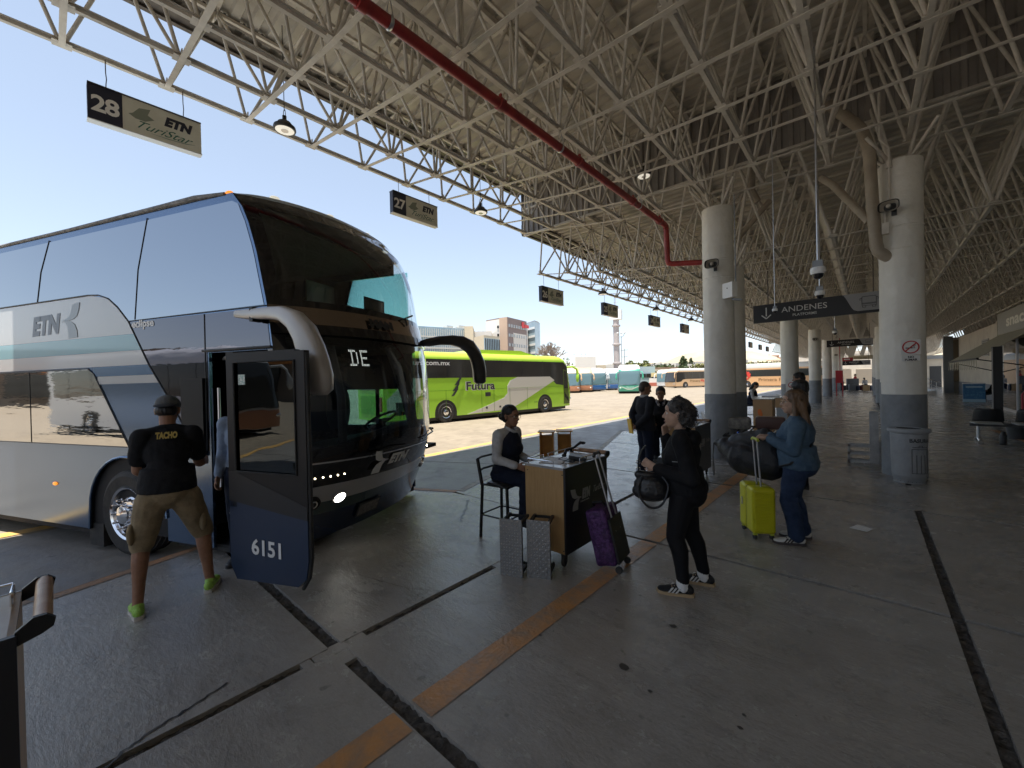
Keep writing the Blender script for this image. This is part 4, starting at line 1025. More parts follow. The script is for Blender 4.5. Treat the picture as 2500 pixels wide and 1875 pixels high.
g = MB(); n = 42
for i in range(n):
    y = 21.4+6.3*i/n; y2 = 21.4+6.3*(i+1)/n; h = .36+.04*math.sin(i*1.9)
    g.poly([(-1.5, y, 2.12), (-1.5, y2, 2.12), (-1.5+.03*math.sin(i*2.1), y2, 2.12-h), (-1.5+.03*math.sin(i*2.1), y, 2.12-h)])
g.build('valance', AW, aw)
g = MB(); g.tube((-1.5, 21.3, 2.12), (-1.5, 27.8, 2.12), .035); g.path([(-1.5, 21.5, 2.1), (-.5, 21.3, 1.85), (.0, 21.5, 1.55)], .022, 6); g.path([(-1.5, 27.4, 2.1), (-.6, 27.3, 1.8), (0, 27.4, 1.6)], .022, 6); g.build('awning_arm', BLACK, aw)
root = thing('dark_post', 'dark square steel post standing in front of the kiosk', 'post', (3.12, 19.9, 0)); g = MB(); g.box(-.10, .10, -.10, .10, 0, 2.45); g.box(-.16, .16, -.16, .16, 0, .02); g.build('shaft', mat('dark post paint', (.03, .027, .026), .5), root)
# waiting bench
def bench(x, y, label):
    root = thing('waiting_bench', label, 'bench', (x, y, 0)); g = MB(); g.box(0, 2.6, -.03, .03, .36, .42); g.build('beam', DKGREY, root)
    for i in range(4):
        cx = .28+i*.66
        g = MB(); k = len(g.v); nx, nz = 12, 8
        for a in range(nx+1):
            for b in range(nz+1):
                u = a/nx-.5; v = b/nz; hw = .25*(1-.08*v)*(1 if v < .8 else math.sqrt(max(.0, 1-((v-.8)/.2)**2*.35))); g.v.append((cx+u*2*hw, -.24+.10*(2*u)**2-.05*v, .50+.30*v))
        for a in range(nx):
            for b in range(nz): q = k+a*(nz+1)+b; g.face((q, q+nz+1, q+nz+2, q+1))
        o = g.build('backrest', BLACK, root, True); sm_ = o.modifiers.new('s', 'SOLIDIFY'); sm_.thickness = .02
        g = MB(); g.prism([(-.22, -.24), (.22, -.24), (.25, .18), (.2, .24), (-.2, .24), (-.25, .18)], (cx, 0, .43), (1, 0, 0), (0, 1, 0), (0, 0, .025)); g.build('seat', mat('bench seat pale', (.33, .33, .32), .5), root)
    for lx in (.14, 2.44):
        g = MB(); g.path([(lx, -.28, .03), (lx, -.04, .08), (lx, 0, .36)], .03, 8); g.path([(lx, .28, .03), (lx, .04, .08), (lx, 0, .3)], .03, 8); g.tube((lx-.05, -.28, .0), (lx+.05, -.28, .0), .03); g.build('leg', ALU, root)
    return root
b_ = bench(1.86, 14.75, 'black-backed waiting bench seen from behind near the kiosk')
g = MB(); g.box(1.10, 1.28, -.31, -.305, .62, .72); g.build('orange_tag', mat('orange tag', (.75, .22, .03), .5), b_)
root = thing('flask', 'black drinks flask standing on the floor by the bench', 'bottle', (2.30, 14.18, 0)); g = MB(); g.lathe([(0, 0), (.055, 0), (.06, .02), (.06, .22), (.04, .25), (.04, .30), (0, .31)], n=20); g.build('body', BLACK, root, True)
root = thing('bucket', 'grey bucket standing behind the waiting bench', 'bucket', (2.75, 15.6, 0)); g = MB(); g.lathe([(0, 0), (.15, 0), (.19, .34), (.20, .34), (.20, .36), (.185, .36), (.15, .03), (0, .03)], n=24); g.build('body', DKGREY, root, True); g = MB(); g.path([(-.19, 0, .34), (-.12, .0, .24), (.12, 0, .24), (.19, 0, .34)], .006, 6); g.build('handle', ALU, root)
# advertising box
root = thing('display_box', 'blue printed display box standing on the platform before the kiosk', 'display box', (3.95, 33.0, 0), R(-6)); BLU = mat('display blue print', (.03, .14, .30), .4, var=(.12, .30, .45), vs_=7, vthr=(.5, .7))
g = MB(); g.box(0, .8, 0, .6, .03, .98); g.build('body', BLU, root); g = MB(); g.box(-.01, .81, -.01, .61, .0, .16); g.box(.1, .7, -.004, 0, .78, .86); g.build('pale_panel', mat('display pale print', (.35, .5, .6), .4), root); g = MB(); g.box(-.02, .82, -.02, .62, .98, 1.03); g.build('top', ALU, root)
root = thing('hand_truck', 'red folding stand leaning inside the kiosk glass', 'stand', (3.75, 20.6, 0), R(20)); g = MB(); g.path([(0, 0, 0), (0, 0, .9), (.1, 0, 1.05), (.28, 0, 1.05), (.36, 0, .9), (.36, 0, 0)], .025, 8); g.tube((0, 0, .5), (.36, 0, .5), .015); g.tube((0, 0, .25), (.36, 0, .25), .015); g.build('frame', mat('red plastic', (.45, .02, .05), .4), root)
root = thing('ramp_railing', 'pale steel handrail of the ramp beyond the big column', 'railing', (2.9, 44, 0)); g = MB()
for z in (.95, .6): g.path([(0, 0, z+.55), (.9, -1.4, z), (1.1, -1.6, z-.05)], .022, 6)
for i in range(5): f = i/4; g.tube((f*.9, -1.4*f, .0), (f*.9, -1.4*f, .95+.55*(1-f)), .018, n=6)
g.poly([(-1.2, .3, .01), (.95, -1.4, .01), (.95, -1.1, .3), (-1.2, .6, 1.0)]); g.build('rails', mat('galvanised steel', (.55, .54, .52), .35, metal=.6), root)
root = thing('end_building', 'cream block with doors closing the view at the end of the hall', 'building', (3.0, 64, 0)); g = MB(); g.box(0, 12, 0, .4, 0, 3.1); g.box(2.0, 12, -18, -17.6, 0, 4.3); g.build('wall', WALLC, root)
g = MB(); g.box(0, 12, -.3, 0, 3.1, 3.5); g.build('parapet', GREYP, root)
for x in (.6, 2.2, 3.6): g = MB(); g.box(x, x+.9, -.03, 0, 0, 2.3); g.build('door', DKGREY, root)
g = MB(); g.box(2.0, 3.6, -18.1, -18, .9, 4.1); g.build('bronze_panel', mat('bronze panel', (.22, .17, .11), .35), root); g = MB(); g.box(1.5, 2.0, -18.3, -17.7, 0, 4.4); g.build('pier', WALLG, root)
# ================================================================ YARD
def dpt(px, depth):
    t = (px-1250)/FPX*depth; return (math.cos(YAW)*t+math.sin(YAW)*depth, -math.sin(YAW)*t+math.cos(YAW)*depth)
def zpt(px, py, depth): return H+(931-(px-1250)*.0227-py)/FPX*depth
TYRE = RUBBER
def coach(name, label, loc, rz, body, roofm, glassm, L=12.2, Hh=3.45, group=None, band=(1.55, 2.85), low=None, swoop=True, mirror=None, front_low=None, wheels=True, cap=None, far=False):
    """x forward, right side at y=-1.28; origin on the road below the middle"""
    root = thing(name, label, 'bus', loc, rz, group); W = 1.28; xf, xr = L/2, -L/2
    def prof(z): return xf-.05-max(0, z-1.1)*.16-max(0, z-2.4)**2*.55-(.06 if z < .6 else 0)
    zs = [.28, .5, .8, 1.1, 1.5, 1.9, 2.3, 2.7, 3.0, Hh-.22, Hh-.08, Hh-.01]; ins = [0]*9+[.02, .12, .3]
    # body: rings
    g = MB(); n = 12; k = 0; C = []
    for z, i_ in zip(zs, ins):
        P = [(xr+.05+i_, -W+i_), ]
        P += [(x, -W+i_) for x in (xr+1.0, xr+3.2, 0, xf-3.4, prof(z)-.45)]
        for q in range(n+1):
            a = -math.pi/2+math.pi*q/n; c, s_ = math.cos(a), math.sin(a)
            P.append((prof(z)-.38-i_+.38*abs(c)**.5, (W-i_)*abs(s_)**.55*(1 if s_ > 0 else -1)))
        P += [(x, W-i_) for x in (prof(z)-.45, xf-3.4, 0, xr+3.2, xr+1.0)]; P.append((xr+.05+i_, W-i_)); C.append([(x, y, z) for x, y in P])
    N = len(C[0]); g.pts([p for c in C for p in c])
    for a in range(len(C)-1):
        for i in range(N): j = (i+1) % N; g.face((a*N+i, a*N+j, (a+1)*N+j, (a+1)*N+i), 1 if a >= 8 else 0)
    g.face([(len(C)-1)*N+i for i in range(N)], 1); g.face([i for i in range(N)][::-1], 0)
    g.build('body', [body, roofm], root, True, 35)
    def sidepl(pts, m, nm, o=.012, both=True):
        g = MB()
        for s_ in ((-1, 1) if both else (-1,)): g.prism(pts, (0, s_*(W+o), 0), (1, 0, 0), (0, 0, 1), (0, -s_*.02, 0))
        return g.build(nm, m, root)
    z0, z1 = band
    xg = xf-.62
    if swoop: pl = [(xr+.5, z0), (xf-2.7, z0), (xf-2.0, z0-.10), (xf-1.55, z0-.45), (xg-.1, z0-.55), (xg+.18, z0-.45), (xg+.05, z1-.25), (xg-.25, z1-.03), (xr+.9, z1), (xr+.35, z1-.1)]
    else: pl = [(xr+.5, z0), (xg, z0), (xg-.05, z1-.3), (xg-.4, z1), (xr+.5, z1)]
    sidepl(pl, glassm, 'side_windows')
    g = MB()
    for x in [xr+1.6+1.62*i for i in range(6)]:
        for s_ in (-1, 1): g.box(x, x+.03, s_*(W+.014)-.002, s_*(W+.014)+.002, z0, z1)
    g.build('window_posts', BLACK, root)
    if low: sidepl([(xr+.3, .35), (xf-.9, .35), (xf-.9, .6), (xr+.3, .6)], low, 'lower_band')
    # windshield, following the nose
    g = MB(); k = 0; rows = [z for z in (1.02, 1.2, 1.5, 1.9, 2.3, 2.6, 2.78)]
    for z in rows:
        for q in range(n+1):
            a = (-math.pi/2+math.pi*q/n)*.93; c, s_ = math.cos(a), math.sin(a); g.v.append((prof(z)-.38+.395*abs(c)**.5+.015, (W+.004)*abs(s_)**.55*(1 if s_ > 0 else -1), z))
    for a in range(len(rows)-1):
        for i in range(n): g.face((a*(n+1)+i, a*(n+1)+i+1, (a+1)*(n+1)+i+1, (a+1)*(n+1)+i))
    g.build('windshield', glassm if far else glassm, root, True)
    if front_low:
        g = MB(); rows = (.30, .6, .95); 
        for z in rows:
            for q in range(n+1):
                a = (-math.pi/2+math.pi*q/n)*.97; c, s_ = math.cos(a), math.sin(a); g.v.append((prof(z)-.38+.395*abs(c)**.5+.018, (W+.004)*abs(s_)**.55*(1 if s_ > 0 else -1), z))
        for a in range(2):
            for i in range(n): g.face((a*(n+1)+i, a*(n+1)+i+1, (a+1)*(n+1)+i+1, (a+1)*(n+1)+i))
        g.build('front_bumper', front_low, root, True)
    for s_ in (-1, 1):
        g = MB(); g.ell((prof(.7)-.10, s_*(W-.22), .72), (.10, .20, .09), 12, 8); g.build('headlight', CHROME, root, True)
        g = MB(); xm = prof(2.5); g.path([(xm-.2, s_*(W-.05), 2.62), (xm+.15, s_*(W+.12), 2.66), (xm+.38, s_*(W+.26), 2.5), (xm+.42, s_*(W+.28), 2.2)], [.05, .06, .07, .08], 8)
        g.ell((xm+.42, s_*(W+.28), 1.98), (.09, .12, .30), 10, 8); g.build('wing_mirror', mirror or body, root, True)
        g = MB(); g.path([(xf-.1, s_*.1, 1.04), (xf+.02, s_*.5, 1.10), (xf-.1, s_*.95, 1.12)], .015, 5); g.build('wiper', BLACK, root)
    if wheels:
        for x in ((xf-2.55, xr+3.1) if not far else (xf-2.55, xr+3.1)):
            for s_ in (-1, 1):
                coach_wheel(root, (x, s_*(W+.005), .48), .48, .28, s_, False, .27)
                g = MB(); P = [(x+.60*math.cos(R(a)), .46+.60*math.sin(R(a))) for a in range(0, 181, 15)]
                g.prism(P+[(x-.60, .27), (x+.60, .27)], (0, s_*(W-.01), 0), (1, 0, 0), (0, 0, 1), (0, s_*.012, 0)); g.build('wheel_arch', BLACK, root)
    g = MB(); g.box(xr+.4, xf-.6, -W+.12, W-.12, .12, .30); g.build('underbody', BLACK, root)
    if cap: g = MB(); g.prism([(-2.3, 0), (-1.6, .22), (1.6, .26), (2.6, .05), (2.7, 0)], (cap, -.85, Hh-.03), (1, 0, 0), (0, 0, 1), (0, 1.7, 0)); g.build('roof_unit', roofm, root)
    return root
LIME = mat('lime green coach paint', (.34, .62, .05), .25, coat=.4); LIMER = mat('lime roof paint', (.46, .64, .06), .3)
OFFW = mat('coach off-white', (.58, .57, .52), .3, coat=.3); GLK = mat('dark coach glass', (.035, .034, .032), .08, coat=.5); GLB = mat('blue-grey windshield', (.10, .17, .19), .06, coat=.6)
gaz = R(90-5.9)
gb = coach('coach', 'lime green and off-white coach parked in the sun behind the big bus', (-14.32-1.28, 15.2, -.15), gaz, LIME, LIMER, GLK, L=12.4, Hh=3.3, band=(2.07, 2.95), cap=.6)
# its pale swooshes, lettering and hatches (right side, y=-1.28)
def gd(name, pl, m, o=.004, t=.012): g = MB(); g.prism(pl, (0, -1.28-o-t, 0), (1, 0, 0), (0, 0, 1), (0, t, 0)); return g.build(name, m, gb)
gd('pale_swoosh', [(-1.9, 0.3), (1.0, 0.39), (2.6, 1.04), (4.5, 1.85), (4.1, 2.07), (1.5, 2.07), (.95, 1.88), (.75, 1.61), (.75, 1.23), (.5, 1.0), (-.5, 0.69)], OFFW)
gd('pale_swoosh', [(-6.0, 1.16), (-5.0, 2.07), (-4.4, 2.07), (-4.4, 1.37), (-4.7, 1.07), (-6.0, 0.49)], OFFW)
g = MB(); 
for x in (-4.6, -3.1, -1.0, -.2, .9, 2.2): g.box(x, x+.012, -1.304, -1.298, .35, 1.5)
g.box(-6, 5.3, -1.304, -1.298, 1.48, 1.49); g.build('panel_gap', mat('panel gap green', (.10, .22, .02), .6), gb)
DKL = mat('dark charcoal lettering', (.03, .03, .032), .5)
text('Futura', .56, (-2.0, -1.305, 1.47), (1, 0, 0), (0, 0, 1), OFFW, 'lettering_outline', gb, bold=.028, width=1.86)
text('Futura', .54, (-1.97, -1.312, 1.48), (1, 0, 0), (0, 0, 1), DKL, 'lettering', gb, bold=.012, width=1.80)
text('futura.com.mx', .30, (-5.2, -1.315, 2.66), (1, 0, 0), (0, 0, 1), LETW, 'web_lettering', gb, bold=.004, width=2.35)
g = MB()
for i, (a, b) in enumerate(((0, .0), (-.12, -.28), (-.2, -.52))):
    g.prism([(a, b), (a+.30, b+.34), (a+.42, b+.62), (a+.40, b+.32), (a+.16, b+.02)], (-2.62, -1.318, 1.72), (1, 0, 0), (0, 0, 1), (0, .01, 0))
g.build('logo_mark', DKL, gb)
gd('door', [(5.32, .42), (5.32, 2.5), (5.62, 2.42), (5.78, 1.2), (5.86, .42)], mat('lime dark trim', (.08, .12, .02), .3), .006)
gd('door_glass', [(5.36, 1.35), (5.36, 2.42), (5.58, 2.36), (5.70, 1.35)], GLK, .014); gd('door_glass', [(5.36, 1.15), (5.74, .75), (5.74, .55), (5.4, .85)], GLK, .014)
for x in (-.75, .15): gd('hatch_lock', [(x, .5), (x+.12, .5), (x+.12, .6), (x, .6)], DKL, .01)
gd('grille', [(-5.6, .5), (-5.25, .5), (-5.25, 1.05), (-5.6, 1.05)], DKL, .01); gd('fuel_flap', [(-.75, 1.12), (-.42, 1.12), (-.42, 1.32), (-.75, 1.32)], DKL, .01)
text('EZ-KC-68', .10, (2.75, -1.30, .62), (1, 0, 0), (0, 0, 1), DKL, 'registration', gb)
# its rear, seen through the big windshield
g = MB(); g.box(-6.19, -6.17, -1.0, 1.0, 1.6, 2.7); g.build('rear_window', GLK, gb); g = MB(); g.box(-6.19, -6.17, -.9, .9, .55, 1.35); g.build('rear_engine_grille', mat('dark lime panel', (.12, .30, .02), .4), gb)  # rear grille panel in a darker lime than the body
g = MB(); g.box(-6.2, -6.16, -1.2, -.95, .7, 1.3); g.build('rear_lamp', mat('dark red lamp', (.25, .02, .02), .3), gb)
gaz2 = lambda px, d: math.atan2(-dpt(px, d)[1], -dpt(px, d)[0])
TEALP = mat('teal green coach paint', (.06, .36, .24), .3, coat=.3)
x, y = dpt(1537, 49.5); a = gaz2(1537, 48)+R(2)
x -= math.cos(a)*6.0; y -= math.sin(a)*6.0
tb = coach('coach', 'teal green coach driving towards the platform, seen head on', (x, y, -.15), a, TEALP, OFFW, GLB, Hh=3.6, front_low=TEALP)
g = MB(); g.prism([(-1.1, .95), (-.3, .62), (.3, .62), (1.1, .95), (1.1, .88), (.3, .50), (-.3, .50), (-1.1, .88)], (6.10, 0, 0), (0, 1, 0), (0, 0, 1), (.06, 0, 0)); g.build('pale_grille_band', OFFW, tb)
text('Mexicali', .20, (6.17, -.45, .74), (0, 1, 0), (0, 0, 1), LETW, 'front_lettering', tb, width=.9)
BEIG = mat('peach coach paint', (.66, .44, .25), .35, coat=.3); ORNG = mat('orange red coach paint', (.50, .22, .12), .35, coat=.2); WHC = mat('white coach paint', (.72, .73, .74), .3, coat=.3); BLC = mat('royal blue coach paint', (.03, .14, .42), .3, coat=.3)
for px, d, body, fl, lab in ((1392, 56, BEIG, ORNG, 'peach and orange coach parked just right of the green coach'), (1424, 59, BEIG, ORNG, 'second peach and orange coach, beside the white and blue one'),
     (1462, 61, WHC, BLC, 'white and blue coach parked between the peach and another blue coach'), (1503, 66, WHC, BLC, 'second white and blue coach, partly hidden by the teal one')):
    x, y = dpt(px, d); a = gaz2(px, d)+R(-2 if body is BEIG else 24); x -= math.cos(a)*6; y -= math.sin(a)*6
    coach('coach', lab, (x, y, -.15), a, body, BEIG if body is BEIG else WHC, GLB, Hh=3.6, front_low=fl, low=None if body is BEIG else BLC, far=True, group='coaches parked across the yard')
# Primera Plus coaches
PRL = mat('brown lettering', (.22, .13, .05), .5); PRR = mat('red lettering', (.55, .03, .03), .4); BIGR = mat('coral flower red', (.65, .05, .03), .4)
x0, y0 = dpt(1640, 72); x1, y1 = dpt(1752, 76); a = math.atan2(y0-y1, x0-x1)
pb = coach('coach', 'peach coach with brown and red lettering parked beyond the tower', ((x0+x1)/2, (y0+y1)/2, -.15), a, BEIG, OFFW, GLK, L=12.3, far=True, group='peach coaches with lettering')
for s_ in (1,):
    text('Primera', .55, (2.6, 1.31, 1.0), (-1, 0, 0), (0, 0, 1), PRL, 'lettering', pb, bold=.01, width=2.3); text('Plus', .55, (.1, 1.31, 1.0), (-1, 0, 0), (0, 0, 1), PRR, 'lettering', pb, bold=.02, width=1.4)
x, y = dpt(1618, 80); a = math.atan2(y0-y1, x0-x1)+R(28)
coach('coach', 'white and grey coach at the left of the lettered peach coach', (x-math.cos(a)*6, y-math.sin(a)*6, -.15), a, WHC, WHC, GLB, far=True)
x0, y0 = dpt(1822, 66); x1, y1 = dpt(2000, 57.5); a = math.atan2(y0-y1, x0-x1); L_ = math.hypot(x0-x1, y0-y1)
bb = coach('coach', 'long peach coach with red flower emblem behind the left column row', ((x0+x1)/2, (y0+y1)/2, -.15), a, mat('deep peach coach paint', (.68, .40, .20), .35, coat=.3), OFFW, GLK, L=13.6, Hh=3.75, swoop=False, band=(1.72, 2.75), far=True)
text('Primera Plus', .62, (2.55, 1.31, 1.02), (-1, 0, 0), (0, 0, 1), PRL, 'lettering', bb, bold=.008, width=4.2)
g = MB()
for i in range(7):
    th = R(205-i*38); c = Vector((4.35-.0, 0, 1.95))+Vector((-.42*math.cos(th), 0, .36*math.sin(th)))
    g.ell((c.x, 1.31, c.z), (.30, .012, .17), 14, 6, rot=Matrix.Rotation(th if True else 0, 3, 'Y'))
for i in range(4): g.ell((4.0+.16*i*.9, 1.31, 1.55-.12*i), (.11, .012, .30), 12, 6, rot=Matrix.Rotation(R(-35-8*i), 3, 'Y'))
g.build('flower_emblem', BIGR, bb)
# ---- buildings behind the yard
def prismbuild(label, corners, z1, wallm, cat='building', loc=None, roof=None):
    ox, oy = corners[0]; root = thing('building', label, cat, (ox, oy, -.15)); P = [(x-ox, y-oy) for x, y in corners]
    g = MB(); g.prism(P, (0, 0, 0), (1, 0, 0), (0, 1, 0), (0, 0, z1+.15)); g.build('wall', wallm, root)
    g = MB(); g.prism(P, (0, 0, z1+.15), (1, 0, 0), (0, 1, 0), (0, 0, .5)); g.build('parapet', roof or wallm, root); return root, P
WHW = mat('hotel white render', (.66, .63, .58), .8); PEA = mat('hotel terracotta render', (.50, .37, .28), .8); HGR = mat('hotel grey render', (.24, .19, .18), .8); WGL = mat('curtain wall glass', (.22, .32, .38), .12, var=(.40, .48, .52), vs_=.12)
FRM = mat('pale mullions', (.55, .54, .50), .6); BGE = mat('beige block wall', (.55, .48, .36), .85)
def facade(root, p0, p1, z0, z1, nx, nz, ww, wh, m, nm='window', off=.15, names=True):
    """windows on the vertical face p0-p1 (local xy), each its own part"""
    p0, p1 = Vector(p0+(0,)), Vector(p1+(0,)); u = (p1-p0); L = u.length; u.normalize(); n = Vector((u.y, -u.x, 0))
    for i in range(nx):
        for j in range(nz):
            o = p0+u*((i+.5)*L/nx-ww/2)+Vector((0, 0, z0+(j+.5)*(z1-z0)/nz-wh/2))+n*off
            g = MB(); g.obox(o, u*ww, (0, 0, wh), n*-.3); g.build(nm, m, root)
D = 170
a1, a2, a3, a4 = dpt(1190, 176), dpt(1223, D), dpt(1242, D-2), dpt(1288, 182)
hz_ = zpt(1240, 779, D)
far1, far2 = dpt(1200, 230), dpt(1292, 215)
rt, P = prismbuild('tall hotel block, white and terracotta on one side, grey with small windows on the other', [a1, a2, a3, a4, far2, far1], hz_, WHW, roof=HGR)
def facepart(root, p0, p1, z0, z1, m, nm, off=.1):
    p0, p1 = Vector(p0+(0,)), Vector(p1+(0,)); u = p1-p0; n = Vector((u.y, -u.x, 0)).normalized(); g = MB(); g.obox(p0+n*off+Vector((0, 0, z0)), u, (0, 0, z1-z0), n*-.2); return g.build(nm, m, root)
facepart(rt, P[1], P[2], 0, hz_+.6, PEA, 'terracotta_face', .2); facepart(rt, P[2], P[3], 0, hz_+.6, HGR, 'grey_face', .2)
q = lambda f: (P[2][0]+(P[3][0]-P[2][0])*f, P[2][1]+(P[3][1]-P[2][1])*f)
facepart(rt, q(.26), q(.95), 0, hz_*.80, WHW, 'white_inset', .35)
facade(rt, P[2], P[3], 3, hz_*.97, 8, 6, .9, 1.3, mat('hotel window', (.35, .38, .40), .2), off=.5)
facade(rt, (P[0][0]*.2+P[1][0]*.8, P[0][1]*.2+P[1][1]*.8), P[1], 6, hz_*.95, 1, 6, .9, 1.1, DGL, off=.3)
g = MB(); o = Vector(q(.70)+(0,)); u = (Vector(P[3]+(0,))-Vector(P[2]+(0,))).normalized(); n = Vector((u.y, -u.x, 0))
g.obox(o+n*.5+Vector((0, 0, hz_*.90)), u*2.0, (0, 0, 2.6), n*.2); g.obox(o+u*2.6+n*.5+Vector((0, 0, hz_*.91)), u*3.4, (0, 0, 1.4), n*.2); g.build('red_roof_sign', mat('red roof sign', (.65, .03, .03), .4), rt)
b1, b2, b3 = dpt(1286, 215), dpt(1309, 205), dpt(1321, 215)
rt, P = prismbuild('blue-white glass office tower with slanted edge right of the hotel', [b1, b2, b3, dpt(1322, 250), dpt(1290, 250)], zpt(1300, 785, 205), WGL, roof=GREYP)
for j in range(7):
    facepart(rt, P[0], P[1], 3+j*4.2, 4.1+j*4.2, WHITEP, 'floor_band', .3)
g = MB(); z_ = zpt(1300, 785, 205); s0, s1 = Vector(P[1]+(0,)), Vector(P[2]+(0,)); g.poly([s0+Vector((-.5, -1, 6)), s1+Vector((0, -1, 4)), s1+Vector((0, -1, z_+1.5)), s0.lerp(s1, .45)+Vector((0, -1, z_+1))]); g.build('slanted_fin', WHITEP, rt)
rt, P = prismbuild('long low glass office building with rooftop plant behind the green coach', [dpt(1022, 140), dpt(1137, 150), dpt(1160, 175), dpt(1040, 175)], zpt(1080, 803, 145), WGL)
facade(rt, P[0], P[1], 1, zpt(1080, 803, 145), 22, 1, .14, zpt(1080, 803, 145)-1, FRM, 'mullion', .3)
for j in (5, 9.5, 14, 18): facepart(rt, P[0], P[1], j, j+.5, FRM, 'floor_band', .35)
g = MB()
for i, (px, w_, h_) in enumerate(((1085, 2.5, 3), (1095, 3, 1.5), (1108, 2, 2.2), (1118, 1.6, 3), (1128, 3, 1.2))):
    x, y = dpt(px, 158); g.box(x-P[0][0]-dpt(1022, 140)[0], x-dpt(1022, 140)[0]+w_, y-dpt(1022, 140)[1], y-dpt(1022, 140)[1]+3, zpt(1080, 803, 145), zpt(1080, 803, 145)+h_)
g.build('rooftop_plant', FRM, rt)
rt, P = prismbuild('concrete stair tower between glass office and hotel', [dpt(1137, 148), dpt(1158, 148), dpt(1162, 165), dpt(1140, 165)], zpt(1148, 800, 148), BGE)
rt, P = prismbuild('beige block with gridded glass front before the hotel', [dpt(1160, 128), dpt(1184, 122), dpt(1222, 128), dpt(1222, 150), dpt(1165, 150)], zpt(1190, 824, 124), BGE)
facepart(rt, P[1], P[2], 1, zpt(1190, 826, 124), WGL, 'glass_front', .2); facade(rt, P[1], P[2], 1, zpt(1190, 826, 124), 9, 1, .15, zpt(1190, 826, 124)-1.2, DKGREY, 'mullion', .4)
rt, P = prismbuild('white terraced block behind, with dark window strips', [dpt(1160, 165), dpt(1203, 165), dpt(1205, 185), dpt(1160, 185)], zpt(1180, 812, 165), WHW)
facade(rt, P[0], P[1], 6, zpt(1180, 812, 165), 5, 3, 1.5, 1.2, DGL, off=.3)
for px0, px1, d, py, m, lab in ((1378, 1480, 110, 897, BGE, 'long beige wall and shed behind the peach coaches'), (1405, 1456, 100, 876, WHW, 'white low flat-roofed building behind the parked coaches'), (1480, 1545, 120, 893, WHW, 'white flat building behind the teal coach'),
     (1555, 1600, 105, 900, WGL, 'small glazed building right of the teal coach'), (1575, 1680, 125, 901, BGE, 'cream single-storey building with brown roof edge'), (1679, 1745, 118, 893, WHW, 'white walled block behind the lettered coach'), (1590, 1650, 98, 915, mat('ochre wall', (.62, .50, .25), .8), 'ochre boundary building behind the white coach')):
    p0, p1 = dpt(px0, d), dpt(px1, d); q0, q1 = dpt(px0, d+12), dpt(px1, d+12)
    rt, P = prismbuild(lab, [p0, p1, q1, q0], zpt((px0+px1)/2, py, d), m, roof=mat('roof edge brown', (.25, .16, .10), .8) if 'brown' in lab else None)
    facade(rt, P[0], P[1], .8, zpt((px0+px1)/2, py, d), max(3, int((px1-px0)/11)), 1, 1.1, 1.0, DGL, off=.1)
g = MB(); x, y = dpt(1585, 92); x2, y2 = dpt(1640, 90); rt = thing('boundary_wall', 'low white wall with red base and fence at the back of the yard', 'wall', (x, y, -.15)); g.bar((0, 0, 1.2), (x2-x, y2-y, 1.2), .2, 1.2, up=(0, 0, 1)); g.build('wall', WHW, rt); g = MB(); g.bar((0, -.12, .4), (x2-x, y2-y-.12, .4), .24, .8, up=(0, 0, 1)); g.build('red_base', mat('red brown wall base', (.40, .12, .08), .8), rt)
# pylon sign, lamp mast, power pole
x, y = dpt(1507, 108); rt = thing('pylon_sign', 'tall pylon carrying a blank white square sign box', 'sign', (x, y, -.15)); zt = zpt(1507, 748, 108)
g = MB(); g.tube((0, 0, 0), (0, 0, zt), .9, .75, n=14)
for z in (6, 11, 16): g.lathe([(.8, z-.3), (1.15, z-.2), (1.15, z+.2), (.8, z+.3)], n=14)
g.tube((0, 0, zt), (0, 0, zt+3.4), .06); g.tube((-.6, 0, zt+1.2), (.6, 0, zt+1.2), .05); g.build('mast', mat('grey tower paint', (.42, .38, .37), .6), rt, True)
zb, zc = zpt(1507, 780, 108), zpt(1507, 756, 108)
for k_, a in enumerate((YAW+R(35), YAW-R(25))):
    pass
g = MB(); ux = Vector((math.cos(-YAW*-1), math.sin(-YAW*-1)*1, 0)); ux = Vector((math.cos(YAW), -math.sin(YAW), 0)); n = Vector((ux.y, -ux.x, 0))
g.prism([(-1.7, 0), (.8, -1.6), (1.75, 0), (.8, 1.4)], (0, 0, zb), ux, Vector((-n.x, -n.y, 0)), (0, 0, zc-zb)); g.build('sign_box', mat('bright white panel', (.85, .85, .83), .5), rt)
x, y = dpt(1519, 95); rt = thing('floodlight_mast', 'slim mast with three floodlights beside the pylon', 'light mast', (x, y, -.15)); zt = zpt(1519, 820, 95)
g = MB(); g.tube((0, 0, 0), (0, 0, zt), .12, .08); g.path([(-.9, 0, zt+.7), (-.5, 0, zt), (0, 0, zt-.2), (.5, 0, zt), (.9, 0, zt+.7)], .06, 6); g.build('mast', GREYP, rt)
for s_ in (-1, 0, 1): g = MB(); g.ell((s_*.9, 0, zt+.8), (.28, .3, .22), 10, 6); g.build('floodlight', mat('floodlight housing', (.6, .6, .6), .4), rt, True)
x, y = dpt(1526, 120); rt = thing('power_pole', 'distant utility pole with crossarms right of the floodlight mast', 'utility pole', (x, y, -.15)); zt = zpt(1526, 850, 120)
g = MB(); g.tube((0, 0, 0), (0, 0, zt), .15, .1); g.build('pole', GREYP, rt); g = MB(); g.box(-1.2, 1.2, -.05, .05, zt-.6, zt-.4); g.box(-1, 1, -.05, .05, zt-2.6, zt-2.4); g.build('crossarm', GREYP, rt)
x, y = dpt(1403, 105); rt = thing('roof_antenna_frame', 'thin frame of poles on the roof behind the parked coaches', 'antenna', (x, y, zpt(1403, 884, 105))); g = MB(); u = Vector((math.cos(YAW), -math.sin(YAW), 0))
for s_ in (0, 1.9, 3): g.tube(u*s_, u*s_+Vector((0, 0, 2.3)), .05)
